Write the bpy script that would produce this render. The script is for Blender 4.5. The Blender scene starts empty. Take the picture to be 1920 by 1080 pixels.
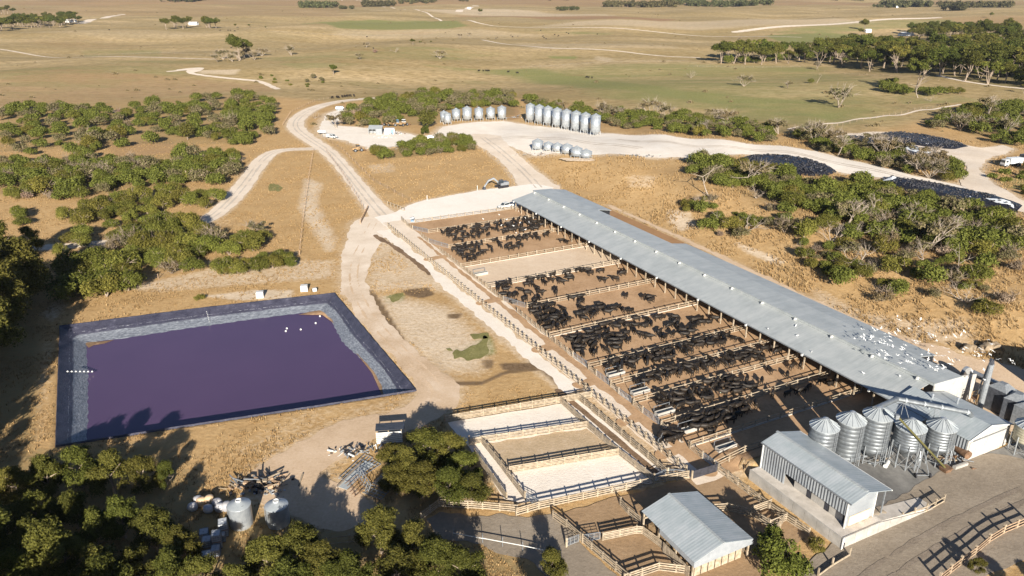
import bpy, math, random
import numpy as np
from mathutils import Vector
random.seed(7); RNG = np.random.default_rng(7)
sc = bpy.context.scene; COL = sc.collection
PI = math.pi
# ---------------------------------------------------------------- camera numbers and the farm's own grid
CH, CF = 64.0, 1430.0
TH = math.atan(575/CF); CT, ST = math.cos(TH), math.sin(TH)
AZ = math.atan2(776, 1541); CA, SA = math.cos(AZ), math.sin(AZ)
def L(b, a): return (b*CA-a*SA, b*SA+a*CA)             # farm grid (across, along the long shed) -> world
def FB(x, y): return (x*CA+y*SA, -x*SA+y*CA)           # world -> farm grid
def sst(e0, e1, x):
    t = np.clip((x-e0)/(e1-e0), 0, 1); return t*t*(3-2*t)
_w = [(RNG.uniform(.6, 1.7), RNG.uniform(0, 2*PI), RNG.uniform(0, 2*PI)) for _ in range(9)]
def waves(x, y, lam, k0=0, n=5, sx=1.0):
    s = 0
    for i in range(n):
        m, d, p = _w[(k0+i) % 9]
        s = s+np.sin((x*math.cos(d)*sx+y*math.sin(d))*2*PI*m/lam+p)
    return s/n
DOCK_B, DOCK_A, DOCK_END = 68.9, 48.2, 84.0
def H(x, y):
    """terrain height"""
    b, a = FB(x, y)
    far = sst(300, 620, y)
    h = far*(8.5*waves(x, y, 430, 0, 5, .7)+3.0*waves(x, y, 170, 3, 4, .6))
    h = h+sst(1200, 3000, y)*14*waves(x, y, 1500, 2, 5, .5)
    # bank and plateau beyond the long shed
    bank = 5.0*sst(129, 160, b)*sst(40, 75, a)*(1-sst(225, 330, a))*(1-sst(210, 330, b))
    h = h+bank
    # hummocks in the scrub left of the sheds
    scrub = sst(10, 60, -b-10+0*a)*sst(150, 190, a)*(1-far)
    h = h+.8*scrub*waves(x, y, 46, 1, 5)
    h = h+.75*sst(128, 150, b)*waves(x, y, 26, 4, 5)*(1-far)*sst(60, 80, a)
    # the raised yard behind the loading dock, its road climbing to it
    up = 1.58*(1-sst(64.5, 72, a))*(1-np.clip((b-75.8)/10.2, 0, 1))
    h = h+np.where((b > DOCK_B+1.1) & (a >= DOCK_A+1.1), up, 0.0)
    return h
def ray(px, py):
    u, v = px-960, py-540
    return np.array([u, CF*CT-v*ST, -(v*CT+CF*ST)])
_TS = np.geomspace(40, 9000, 700)
def P(px, py, z=None):
    """the place on the terrain (or at height z above sea level) seen at a photograph pixel"""
    d = ray(px, py); d = d/np.linalg.norm(d)
    if z is not None:
        t = (CH-z)/-d[2]; return (d[0]*t, d[1]*t, z)
    X, Y, Z = d[0]*_TS, d[1]*_TS, CH+d[2]*_TS
    g = Z-H(X, Y)
    k = np.argmax(g < 0)
    if g[k] >= 0: k = len(_TS)-1
    lo, hi = _TS[k-1], _TS[k]
    for _ in range(30):
        m = (lo+hi)/2
        if CH+d[2]*m-float(H(d[0]*m, d[1]*m)) > 0: lo = m
        else: hi = m
    return (d[0]*lo, d[1]*lo, float(H(d[0]*lo, d[1]*lo)))
def PH(px, py, hh):
    """ground spot of something whose middle, hh above the ground, is seen at the pixel"""
    x, y, z = P(px, py)
    for _ in range(4):
        x, y, _z = P(px, py, z+hh); z = float(H(x, y))
    return (x, y, z)
def PL(pts): return [P(*p)[:2] for p in pts]
# ---------------------------------------------------------------- tags
def tag(o, label=None, cat=None, group=None, kind=None):
    if label: o['label'] = label
    if cat: o['category'] = cat
    if group: o['group'] = group
    if kind: o['kind'] = kind
    return o
def thing(name, label, cat, loc=(0, 0, 0), rz=0, group=None):
    o = bpy.data.objects.new(name, None); COL.objects.link(o)
    o.location = loc; o.rotation_euler = (0, 0, rz); o.empty_display_size = .5
    return tag(o, label, cat, group)
def inst(name, me, parent=None, loc=(0, 0, 0), rz=0, s=1.0, rot=None):
    o = bpy.data.objects.new(name, me); COL.objects.link(o)
    o.location = loc; o.rotation_euler = rot or (0, 0, rz)
    o.scale = (s, s, s) if not hasattr(s, '__len__') else s
    if parent: o.parent = parent
    return o
# ---------------------------------------------------------------- materials
def ramp(nt, fac, stops):
    r = nt.nodes.new('ShaderNodeValToRGB'); e = r.color_ramp.elements
    while len(e) < len(stops): e.new(.5)
    for el, (p, c) in zip(e, stops): el.position = p; el.color = (*c, 1) if len(c) == 3 else c
    nt.links.new(fac, r.inputs[0]); return r.outputs[0]
def mixc(nt, fac, a, b, mode='MIX'):
    m = nt.nodes.new('ShaderNodeMix'); m.data_type = 'RGBA'; m.blend_type = mode
    for s, v in ((m.inputs[0], fac), (m.inputs[6], a), (m.inputs[7], b)):
        if hasattr(v, 'is_output'): nt.links.new(v, s)
        elif isinstance(v, (int, float)): s.default_value = v
        else: s.default_value = (*v, 1)
    return m.outputs[2]
def mth(nt, op, a, b=0.0, clamp=False):
    m = nt.nodes.new('ShaderNodeMath'); m.operation = op; m.use_clamp = clamp
    for s, v in ((m.inputs[0], a), (m.inputs[1], b)):
        if hasattr(v, 'is_output'): nt.links.new(v, s)
        else: s.default_value = v
    return m.outputs[0]
def noise(nt, co, scale, det=4, rough=.6, dist=0.0):
    n = nt.nodes.new('ShaderNodeTexNoise'); n.inputs['Scale'].default_value = scale
    n.inputs['Detail'].default_value = det; n.inputs['Roughness'].default_value = rough
    n.inputs['Distortion'].default_value = dist
    nt.links.new(co, n.inputs['Vector']); return n.outputs['Fac']
def coords(nt, world=False, sc3=(1, 1, 1)):
    if world: o = nt.nodes.new('ShaderNodeNewGeometry').outputs['Position']
    else: o = nt.nodes.new('ShaderNodeTexCoord').outputs['Object']
    if sc3 != (1, 1, 1):
        m = nt.nodes.new('ShaderNodeMapping'); m.inputs['Scale'].default_value = sc3
        nt.links.new(o, m.inputs['Vector']); o = m.outputs[0]
    return o
def bump(nt, h, strength, dist, bs):
    b = nt.nodes.new('ShaderNodeBump'); b.inputs['Strength'].default_value = strength
    b.inputs['Distance'].default_value = dist
    nt.links.new(h, b.inputs['Height']); nt.links.new(b.outputs[0], bs.inputs['Normal'])
def newmat(name, rough=.8, metal=0.0, spec=.3):
    m = bpy.data.materials.new(name); m.use_nodes = True; nt = m.node_tree
    bs = nt.nodes['Principled BSDF']
    bs.inputs['Roughness'].default_value = rough; bs.inputs['Metallic'].default_value = metal
    bs.inputs['Specular IOR Level'].default_value = spec
    return m, nt, bs
def simple(name, c1, c2, scale=2.0, rough=.8, metal=0.0, bmp=0.0, world=False, sc3=(1, 1, 1), spec=.3, lo=.35, hi=.65, perobj=0.0, det=5):
    m, nt, bs = newmat(name, rough, metal, spec)
    n = noise(nt, coords(nt, world, sc3), scale, det)
    c = ramp(nt, n, [(lo, c1), (hi, c2)])
    if perobj:
        oi = nt.nodes.new('ShaderNodeObjectInfo')
        f = mth(nt, 'ADD', mth(nt, 'MULTIPLY', oi.outputs['Random'], perobj), 1-perobj/2)
        c = mixc(nt, 1.0, c, f, 'MULTIPLY')
    nt.links.new(c, bs.inputs['Base Color'])
    if bmp: bump(nt, n, bmp, .1, bs)
    return m
M = {}
def ribbed(name, c1, c2, pitch, axis='Y', rough=.45, metal=.25, depth=.5, dirt=.0):
    """profiled sheet metal, ribs every pitch metres along the local axis"""
    m, nt, bs = newmat(name, rough, metal, .4)
    co = coords(nt)
    w = nt.nodes.new('ShaderNodeTexWave'); w.bands_direction = axis; w.inputs['Scale'].default_value = 2*PI/(pitch*20)
    w.inputs['Distortion'].default_value = 0
    nt.links.new(co, w.inputs['Vector'])
    n = noise(nt, co, .35, 5); n2 = noise(nt, coords(nt, False, (.12, 1.3, 1) if axis == 'Y' else (1.3, .12, 1)), 1.0, 5, .7)
    f = mth(nt, 'ADD', mth(nt, 'MULTIPLY', n, .5), mth(nt, 'MULTIPLY', n2, .5))
    c = ramp(nt, f, [(.33, tuple(x*.86 for x in c1)), (.45, c1), (.58, c2), (.72, tuple(x*1.08 for x in c2))])
    rs_ = noise(nt, coords(nt, False, (.3, 2.0, 1)), .9, 3, .7)
    c = mixc(nt, mth(nt, 'MULTIPLY', ramp(nt, rs_, [(.66, (0, 0, 0)), (.74, (1, 1, 1))]), .3), c, (.30, .26, .22))
    nt.links.new(c, bs.inputs['Base Color'])
    bump(nt, w.outputs['Fac'], depth, pitch*.25, bs)
    return m
M['roof'] = ribbed('roof_sheet', (.36, .385, .385), (.42, .44, .435), .5, 'Y', .5, .15, .06)
M['roof2'] = ribbed('shed_roof_sheet', (.33, .37, .385), (.40, .43, .445), .4, 'Y', .5, .15, .09)
M['clad'] = ribbed('wall_cladding', (.23, .25, .27), (.29, .31, .325), .45, 'Y', .5, .15, .6)
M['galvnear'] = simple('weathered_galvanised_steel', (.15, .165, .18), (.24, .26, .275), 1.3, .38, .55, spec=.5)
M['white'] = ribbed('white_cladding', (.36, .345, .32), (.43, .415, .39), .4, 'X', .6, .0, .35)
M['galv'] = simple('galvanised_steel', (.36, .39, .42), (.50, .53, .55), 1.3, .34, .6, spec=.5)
M['steel'] = simple('grey_steel', (.17, .185, .20), (.26, .275, .29), 3, .5, .3)
M['darksteel'] = simple('dark_grey_steel', (.045, .05, .06), (.085, .09, .105), 2, .5, .2)  # base lowered to put the mill bins' shade into the colour
M['timber'] = simple('weathered_timber', (.22, .175, .12), (.38, .312, .23), 2.2, .85, bmp=.3, world=True, perobj=.25)
M['timber2'] = simple('brown_timber', (.24, .16, .10), (.40, .28, .18), 3, .85, world=True)
M['concrete'] = simple('pale_concrete', (.42, .38, .33), (.56, .51, .45), .8, .9, bmp=.1)
M['panelc'] = simple('concrete_wall_panel', (.27, .255, .23), (.37, .35, .32), .7, .85, bmp=.1)
M['black'] = simple('black_hide', (.009, .007, .0055), (.024, .018, .013), 3, .55, spec=.25, perobj=.9)
M['gull'] = simple('white_feathers', (.72, .72, .70), (.82, .82, .80), 4, .7)
M['rubber'] = simple('black_rubber', (.010, .010, .012), (.026, .026, .032), 4, .6)
M['glass'] = simple('dark_glass', (.02, .03, .04), (.03, .04, .05), 2, .1, spec=.6)
M['paint'] = simple('white_paint', (.52, .52, .50), (.60, .60, .58), 2, .35)
M['tarp'] = simple('pale_tarpaulin', (.55, .58, .60), (.72, .74, .75), 1.2, .5, bmp=.4)
M['yellow'] = simple('faded_yellow_paint', (.24, .15, .07), (.32, .22, .12), 2, .6)
M['yelauger'] = simple('yellow_green_paint', (.075, .07, .022), (.11, .10, .04), 2, .5)
M['rust'] = simple('rusty_steel', (.10, .055, .03), (.19, .115, .07), 2.5, .8)
M['blue'] = simple('blue_paint', (.10, .18, .28), (.16, .26, .36), 2, .5)
M['cream'] = simple('cream_steel', (.24, .225, .16), (.31, .29, .22), 2, .5)
M['bark'] = simple('grey_brown_bark', (.16, .12, .09), (.30, .24, .18), 3, .9)
M['deadwood'] = simple('bleached_wood', (.19, .155, .12), (.33, .275, .22), 3, .85)
M['rock'] = simple('limestone', (.17, .125, .08), (.28, .22, .15), 1.0, .9, bmp=.6)
M['plasticw'] = simple('white_plastic', (.34, .36, .39), (.46, .48, .50), 3, .4)
M['bag'] = simple('bale_wrap', (.28, .28, .31), (.44, .43, .42), 2, .35, perobj=.3)
M['bagtan'] = simple('tan_bale_wrap', (.55, .38, .22), (.66, .48, .30), 2, .4)
M['shade'] = simple('black_shade_cloth', (.02, .02, .025), (.04, .04, .05), 2, .8)
M['hay'] = simple('hay', (.16, .105, .055), (.26, .18, .10), 4, .9, bmp=.5)
def leafmat(name, dark, light, grey=None, perobj=.5):
    m, nt, bs = newmat(name, .7, 0, .08)
    g = nt.nodes.new('ShaderNodeNewGeometry'); oi = nt.nodes.new('ShaderNodeObjectInfo')
    co = coords(nt)
    n = noise(nt, co, .55, 3)
    f = mth(nt, 'ADD', mth(nt, 'MULTIPLY', g.outputs['Random Per Island'], .55), mth(nt, 'MULTIPLY', n, .55))
    c = ramp(nt, f, [(.25, dark), (.75, light)])
    k = mth(nt, 'ADD', mth(nt, 'MULTIPLY', oi.outputs['Random'], perobj), 1-perobj*.55)
    c = mixc(nt, 1.0, c, k, 'MULTIPLY')
    tint = mth(nt, 'MULTIPLY', mth(nt, 'FRACT', mth(nt, 'MULTIPLY', oi.outputs['Random'], 7.31)), .85 if perobj else 0.0)
    c = mixc(nt, tint, c, mixc(nt, 1.0, c, (1.32, 1.0, 1.15), 'MULTIPLY'))
    if grey:
        c = mixc(nt, mth(nt, 'GREATER_THAN', g.outputs['Random Per Island'], .80), c, grey)
    nt.links.new(c, bs.inputs['Base Color'])
    return m
M['leaf'] = leafmat('olive_foliage', (.050, .060, .010), (.124, .132, .026))
M['leafnear'] = leafmat('olive_needle_foliage', (.030, .037, .007), (.084, .091, .018))
M['leafdk'] = leafmat('dark_olive_foliage', (.030, .040, .007), (.078, .092, .017))
M['leafgrey'] = leafmat('grey_green_foliage', (.060, .058, .022), (.135, .125, .058), (.18, .14, .09))
M['twig'] = leafmat('dry_twigs', (.13, .095, .06), (.23, .18, .125))
M['leafpine'] = leafmat('pine_foliage', (.045, .055, .012), (.105, .12, .026))
M['leaffar'] = leafmat('far_foliage', (.035, .040, .016), (.085, .09, .035))
M['leafmass'] = leafmat('scrub_foliage', (.048, .058, .010), (.120, .129, .027), None, .0)
M['straw'] = leafmat('dry_grass_blades', (.185, .115, .048), (.31, .205, .096), (.37, .265, .135), .0)
# ---------------------------------------------------------------- mesh builder
class MB:
    def __init__(s): s.v = []; s.f = []; s.m = []
    def add(s, vs, fs, mi=0):
        o = len(s.v); s.v += [tuple(map(float, q)) for q in vs]
        s.f += [tuple(i+o for i in f) for f in fs]; s.m += [mi]*len(fs); return s
    def box(s, c, d, rz=0.0, mi=0, taper=1.0):
        x, y, z = d[0]/2, d[1]/2, d[2]/2; cr, sr = math.cos(rz), math.sin(rz); vs = []
        for k, (i, j) in enumerate(((-1, -1), (1, -1), (1, 1), (-1, 1))):
            vs.append((i*x, j*y, -z))
        for k, (i, j) in enumerate(((-1, -1), (1, -1), (1, 1), (-1, 1))):
            vs.append((i*x*taper, j*y*taper, z))
        vs = [(c[0]+p*cr-q*sr, c[1]+p*sr+q*cr, c[2]+r) for p, q, r in vs]
        return s.add(vs, [(3, 2, 1, 0), (4, 5, 6, 7), (0, 1, 5, 4), (1, 2, 6, 5), (2, 3, 7, 6), (3, 0, 4, 7)], mi)
    def bar(s, p, q, w, h=None, mi=0):
        h = h or w; p, q = Vector(p), Vector(q); d = (q-p)
        if d.length < 1e-6: return s
        d.normalize()
        sd = d.cross(Vector((0, 0, 1)))
        if sd.length < 1e-3: sd = Vector((1, 0, 0))
        sd.normalize(); u = sd.cross(d)
        vs = []
        for e in (p, q):
            for i, j in ((-1, -1), (1, -1), (1, 1), (-1, 1)): vs.append(e+sd*(i*w/2)+u*(j*h/2))
        return s.add(vs, [(3, 2, 1, 0), (4, 5, 6, 7), (0, 1, 5, 4), (1, 2, 6, 5), (2, 3, 7, 6), (3, 0, 4, 7)], mi)
    def tube(s, p, q, r0, r1=None, n=8, mi=0, cap=True):
        r1 = r0 if r1 is None else r1; p, q = Vector(p), Vector(q); d = (q-p).normalized()
        sd = d.cross(Vector((0, 0, 1)))
        if sd.length < 1e-3: sd = Vector((1, 0, 0))
        sd.normalize(); u = sd.cross(d); vs = []
        for e, r in ((p, r0), (q, r1)):
            for k in range(n):
                t = 2*PI*k/n; vs.append(e+sd*(r*math.cos(t))+u*(r*math.sin(t)))
        fs = [(k, (k+1) % n, n+(k+1) % n, n+k) for k in range(n)]
        if cap: fs += [tuple(range(n-1, -1, -1)), tuple(range(n, 2*n))]
        return s.add(vs, fs, mi)
    def lathe(s, prof, n=16, c=(0, 0, 0), mi=0):
        vs = []
        for r, z in prof:
            for k in range(n):
                t = 2*PI*k/n; vs.append((c[0]+r*math.cos(t), c[1]+r*math.sin(t), c[2]+z))
        fs = []
        for j in range(len(prof)-1):
            for k in range(n): fs.append((j*n+k, j*n+(k+1) % n, (j+1)*n+(k+1) % n, (j+1)*n+k))
        fs.append(tuple(range(n-1, -1, -1))); fs.append(tuple(range((len(prof)-1)*n, len(prof)*n)))
        return s.add(vs, fs, mi)
    def rings(s, rs, n=8, mi=0):
        """closed loft along x of ellipses (x, y, z, ry, rz)"""
        vs = []
        for x, y, z, ry, rz in rs:
            for k in range(n):
                t = 2*PI*k/n; vs.append((x, y+ry*math.cos(t), z+rz*math.sin(t)))
        fs = [(j*n+k, (j+1)*n+k, (j+1)*n+(k+1) % n, j*n+(k+1) % n) for j in range(len(rs)-1) for k in range(n)]
        fs += [tuple(range(n)), tuple(range(len(rs)*n-1, (len(rs)-1)*n-1, -1))]
        return s.add(vs, fs, mi)
    def prism(s, poly, z0, z1, mi=0):
        n = len(poly); vs = [(x, y, z0) for x, y in poly]+[(x, y, z1) for x, y in poly]
        return s.add(vs, [tuple(range(n-1, -1, -1)), tuple(range(n, 2*n))]+[(k, (k+1) % n, n+(k+1) % n, n+k) for k in range(n)], mi)
    def slab(s, quad, t, mi=0):
        """a thin sheet under four (or more) given top corners"""
        n = len(quad); vs = [tuple(q) for q in quad]+[(q[0], q[1], q[2]-t) for q in quad]
        return s.add(vs, [tuple(range(n)), tuple(range(2*n-1, n-1, -1))]+[((k+1) % n, k, n+k, n+(k+1) % n) for k in range(n)], mi)
    def mesh(s, name, mats, smooth=False):
        me = bpy.data.meshes.new(name); me.from_pydata(s.v, [], s.f)
        for m in (mats if isinstance(mats, (list, tuple)) else [mats]): me.materials.append(m)
        if any(s.m): me.polygons.foreach_set('material_index', s.m)
        if smooth: me.polygons.foreach_set('use_smooth', [True]*len(me.polygons))
        me.update(); return me
    def build(s, name, mats, parent=None, loc=(0, 0, 0), rz=0, smooth=False):
        return inst(name, s.mesh(name, mats, smooth), parent, loc, rz)
def npmesh(name, V, Fq, mat, smooth=False):
    me = bpy.data.meshes.new(name); V = np.asarray(V, np.float32); Fq = np.asarray(Fq, np.int32)
    k = Fq.shape[1]; me.vertices.add(len(V)); me.vertices.foreach_set('co', V.ravel())
    me.loops.add(Fq.size); me.loops.foreach_set('vertex_index', Fq.ravel())
    me.polygons.add(len(Fq)); me.polygons.foreach_set('loop_start', np.arange(0, Fq.size, k, dtype=np.int32))
    me.polygons.foreach_set('loop_total', np.full(len(Fq), k, np.int32))
    if smooth: me.polygons.foreach_set('use_smooth', np.ones(len(Fq), bool))
    if mat: me.materials.append(mat)
    me.update(calc_edges=True); me.validate(); return me
# ---------------------------------------------------------------- ground shapes
def sd_poly(pts, X, Y):
    """signed distance, positive inside"""
    pts = np.asarray(pts, float); n = len(pts); d = np.full(X.shape, 1e9); ins = np.zeros(X.shape, bool)
    for i in range(n):
        x0, y0 = pts[i]; x1, y1 = pts[(i+1) % n]; ex, ey = x1-x0, y1-y0
        t = np.clip(((X-x0)*ex+(Y-y0)*ey)/(ex*ex+ey*ey+1e-12), 0, 1)
        d = np.minimum(d, np.hypot(X-x0-t*ex, Y-y0-t*ey))
        if abs(ey) > 1e-9:
            c = ((y0 > Y) != (y1 > Y)) & (X < ex*(Y-y0)/ey+x0); ins ^= c
    return np.where(ins, d, -d)
def sd_line(pts, ws, X, Y):
    d = np.full(X.shape, -1e9)
    for i in range(len(pts)-1):
        (x0, y0), (x1, y1) = pts[i], pts[i+1]; ex, ey = x1-x0, y1-y0
        t = np.clip(((X-x0)*ex+(Y-y0)*ey)/(ex*ex+ey*ey+1e-12), 0, 1)
        d = np.maximum(d, ws[i]+(ws[i+1]-ws[i])*t-np.hypot(X-x0-t*ex, Y-y0-t*ey))
    return d
class Shape:
    def __init__(s, pts, w=None, world=False):
        s.p = pts if world else PL(pts)
        if w is not None:
            s.w = w if hasattr(w, '__len__') else [w]*len(s.p)
            # smooth the centre line
            for _ in range(2):
                q = [s.p[0]]; ww = [s.w[0]]
                for i in range(len(s.p)-1):
                    a, b = s.p[i], s.p[i+1]
                    q += [(.75*a[0]+.25*b[0], .75*a[1]+.25*b[1]), (.25*a[0]+.75*b[0], .25*a[1]+.75*b[1])]
                    ww += [.75*s.w[i]+.25*s.w[i+1], .25*s.w[i]+.75*s.w[i+1]]
                s.p = q+[s.p[-1]]; s.w = ww+[s.w[-1]]
        else: s.w = None
        a = np.array(s.p); mw = max(s.w) if s.w else 0
        s.bb = (a[:, 0].min()-mw, a[:, 0].max()+mw, a[:, 1].min()-mw, a[:, 1].max()+mw)
    def f(s, X, Y): return sd_line(s.p, s.w, X, Y) if s.w else sd_poly(s.p, X, Y)
    def soft(s, X, Y, e0, e1):
        """0..1 mask: 0 at signed distance e0, 1 at e1"""
        out = np.zeros(X.shape); m = abs(e0)+1
        k = (X > s.bb[0]-m) & (X < s.bb[1]+m) & (Y > s.bb[2]-m) & (Y < s.bb[3]+m)
        if k.any(): out[k] = sst(e0, e1, s.f(X[k], Y[k]))
        return out
def sheet(name, shp, z, mat, res=1.0, jit=.5, label=None, kind='structure'):
    x0, x1, y0, y1 = shp.bb; m = jit+res
    xs = np.arange(x0-m, x1+m+res, res); ys = np.arange(y0-m, y1+m+res, res)
    X, Y = np.meshgrid(xs, ys); F = shp.f(X, Y)
    F = F+jit*(waves(X, Y, 9.0, 2, 5)+.7*waves(X, Y, 3.1, 5, 5))
    nx = len(xs); ins = F > 0
    V = []; Fs = []; vid = {}
    def gv(j, i):
        k = (j, i)
        if k not in vid: vid[k] = len(V); V.append((xs[i], ys[j]))
        return vid[k]
    c = ins[:-1, :-1].astype(int)+ins[1:, :-1]+ins[:-1, 1:]+ins[1:, 1:]
    ev = {}
    def ge(p, q):
        k = (p, q) if p < q else (q, p)
        if k not in ev:
            (j0, i0), (j1, i1) = k; f0, f1 = F[k[0]], F[k[1]]; t = f0/(f0-f1)
            ev[k] = len(V); V.append((xs[i0]+(xs[i1]-xs[i0])*t, ys[j0]+(ys[j1]-ys[j0])*t))
        return ev[k]
    for j, i in zip(*np.nonzero(c)):
        j, i = int(j), int(i); cs = [(j, i), (j, i+1), (j+1, i+1), (j+1, i)]
        if c[j, i] == 4: Fs.append(tuple(gv(*q) for q in cs)); continue
        poly = []
        for k in range(4):
            p, q = cs[k], cs[(k+1) % 4]
            if ins[p]: poly.append(gv(*p))
            if ins[p] != ins[q]: poly.append(ge(p, q))
        if len(poly) >= 3: Fs.append(tuple(poly))
    if not V: return None
    A = np.array(V); Z = H(A[:, 0], A[:, 1])+z
    me = bpy.data.meshes.new(name); me.from_pydata(np.column_stack([A, Z]).tolist(), [], Fs)
    me.materials.append(mat); me.polygons.foreach_set('use_smooth', [True]*len(me.polygons)); me.update()
    o = inst(name, me); tag(o, label, None, None, kind); return o
# ================================================================ camera, sun, sky
cam = bpy.data.cameras.new('camera'); co = bpy.data.objects.new('camera', cam); COL.objects.link(co)
co.location = (0, 0, CH); co.rotation_euler = (PI/2-TH, 0, 0)
cam.sensor_width = 36; cam.lens = 36*CF/1920; cam.clip_start = 1; cam.clip_end = 60000
sc.camera = co
SUN_EL = math.radians(19.5); LX, LY = -.09, 1.0; _n = math.hypot(LX, LY); LX, LY = LX/_n, LY/_n
sd_ = Vector((LX*math.cos(SUN_EL), LY*math.cos(SUN_EL), -math.sin(SUN_EL)))
sl = bpy.data.lights.new('sun', 'SUN'); sl.energy = 5.0; sl.angle = math.radians(.53); sl.color = (1.0, .925, .81)
so = bpy.data.objects.new('sun', sl); COL.objects.link(so); so.rotation_euler = sd_.to_track_quat('-Z', 'Y').to_euler()
so.location = (0, -50, 120)
wd = bpy.data.worlds.new('World'); sc.world = wd; wd.use_nodes = True
nt = wd.node_tree; bg = nt.nodes['Background']; sky = nt.nodes.new('ShaderNodeTexSky')
sky.sky_type = 'NISHITA'; sky.sun_disc = False; sky.sun_elevation = SUN_EL
sky.sun_rotation = math.atan2(-LX, -LY); sky.air_density = .6; sky.dust_density = .3; sky.altitude = 500; sky.ozone_density = 2.0
nt.links.new(sky.outputs[0], bg.inputs[0]); bg.inputs[1].default_value = .05
sc.view_settings.view_transform = 'Standard'; sc.view_settings.look = 'None'
sc.view_settings.exposure = 1.3; sc.view_settings.gamma = 1.0
sc.cycles.use_denoising = True
sc.cycles.max_bounces = 4; sc.cycles.diffuse_bounces = 2; sc.cycles.glossy_bounces = 2
sc.cycles.transparent_max_bounces = 4
# ================================================================ ground materials
def earth(name, c1, c2, c3=None, scale=.5, fine=3.0, rough=.95, bmp=.4, streak=None, lo=.35, hi=.68):
    m, nt, bs = newmat(name, rough, 0, .1)
    co = coords(nt, True, streak or (1, 1, 1)); cw = coords(nt, True)
    n1 = noise(nt, co, scale*.25, 5, .65); n2 = noise(nt, cw, fine, 5, .7); n3 = noise(nt, co, scale*1.6, 5, .7)
    f = mth(nt, 'ADD', mth(nt, 'MULTIPLY', n1, .45), mth(nt, 'ADD', mth(nt, 'MULTIPLY', n2, .3), mth(nt, 'MULTIPLY', n3, .25)))
    st = [(lo, c1), (hi, c2)] if c3 is None else [(lo, c1), ((lo+hi)/2, c2), (hi, c3)]
    nt.links.new(ramp(nt, f, st), bs.inputs['Base Color'])
    bump(nt, n2, bmp, .15, bs); return m
R_ = (CA, SA)
M['track'] = earth('pale_track_gravel', (.58, .475, .365), (.69, .585, .47), (.77, .68, .57), .4)
M['dirttrack'] = earth('sandy_track', (.47, .335, .215), (.57, .425, .29), (.65, .51, .37), .4)
M['white'+'yard'] = earth('crushed_limestone', (.64, .56, .47), (.74, .67, .58), (.81, .76, .69), .4)
M['pad'] = earth('white_limestone_pad', (.70, .63, .54), (.78, .72, .64), (.82, .77, .70), .25)
M['penfloor'] = earth('trodden_pen_earth', (.27, .165, .088), (.42, .27, .155), (.50, .34, .205), .7, 2.0, bmp=.15)
M['backpen'] = earth('dark_pen_earth', (.26, .145, .068), (.31, .18, .09), (.36, .215, .115), .35, 2.0, bmp=.1)
M['pensand'] = earth('pale_pen_sand', (.52, .39, .27), (.60, .47, .34), (.68, .56, .43), .35, 2.0)
M['yardfloor'] = earth('brown_yard_earth', (.24, .16, .09), (.32, .215, .125), (.40, .28, .17), .5, 2.0)
M['apron'] = earth('grey_concrete_apron', (.13, .126, .118), (.19, .183, .17), (.26, .25, .232), .35, 1.2, .85, .08, (1, .3, 1), .38, .62)
M['rut'] = earth('worn_wheel_rut', (.44, .37, .30), (.54, .47, .39), (.62, .55, .47), .4)
M['rutdark'] = earth('dark_wheel_rut', (.16, .13, .10), (.22, .18, .14), (.30, .25, .20), .5)
M['road'] = earth('grey_gravel_road', (.19, .155, .117), (.26, .215, .165), (.33, .28, .22), .4, 2.0)
M['mud'] = earth('dark_wet_mud', (.11, .075, .045), (.20, .13, .08), (.30, .21, .13), .8, 2.0)
M['weeds'] = earth('weedy_ground', (.33, .25, .15), (.45, .34, .22), (.56, .45, .33), 1.2, 3.0)
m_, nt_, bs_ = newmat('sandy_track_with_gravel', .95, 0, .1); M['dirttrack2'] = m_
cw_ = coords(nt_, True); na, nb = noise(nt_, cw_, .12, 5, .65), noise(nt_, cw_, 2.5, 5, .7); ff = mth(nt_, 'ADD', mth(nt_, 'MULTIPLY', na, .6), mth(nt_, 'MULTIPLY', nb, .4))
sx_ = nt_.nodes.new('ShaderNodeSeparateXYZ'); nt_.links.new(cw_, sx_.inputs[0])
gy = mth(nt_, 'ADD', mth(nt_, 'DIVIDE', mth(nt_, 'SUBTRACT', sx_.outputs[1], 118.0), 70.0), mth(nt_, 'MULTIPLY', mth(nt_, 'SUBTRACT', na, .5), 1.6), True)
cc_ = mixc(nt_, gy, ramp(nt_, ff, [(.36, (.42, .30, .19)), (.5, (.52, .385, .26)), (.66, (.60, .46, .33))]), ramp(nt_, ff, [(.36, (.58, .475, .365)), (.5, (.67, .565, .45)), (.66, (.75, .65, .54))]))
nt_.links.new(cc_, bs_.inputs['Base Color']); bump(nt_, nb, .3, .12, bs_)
# the land itself
m, nt, bs = newmat('dry_grassland', .95, 0, .05); M['ground'] = m
A1 = nt.nodes.new('ShaderNodeAttribute'); A1.attribute_name = 'cover'; S1 = nt.nodes.new('ShaderNodeSeparateColor'); nt.links.new(A1.outputs['Color'], S1.inputs[0])
A2 = nt.nodes.new('ShaderNodeAttribute'); A2.attribute_name = 'cover2'; S2 = nt.nodes.new('ShaderNodeSeparateColor'); nt.links.new(A2.outputs['Color'], S2.inputs[0])
cw = coords(nt, True); cs = coords(nt, True, (.45, 1.0, 1.0))
nf = noise(nt, cw, 1.1, 6, .75); nm = noise(nt, cw, .12, 5, .65); nl = noise(nt, coords(nt, True, (.35, 1, 1)), .012, 5, .6, .6); nx = noise(nt, cw, 4.0, 3, .7)
f = mth(nt, 'ADD', mth(nt, 'MULTIPLY', nf, .5), mth(nt, 'ADD', mth(nt, 'MULTIPLY', nm, .3), mth(nt, 'MULTIPLY', nx, .2)))
straw = ramp(nt, f, [(.33, (.26, .158, .064)), (.44, (.385, .246, .112)), (.54, (.465, .308, .148)), (.66, (.56, .40, .21))])
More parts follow.
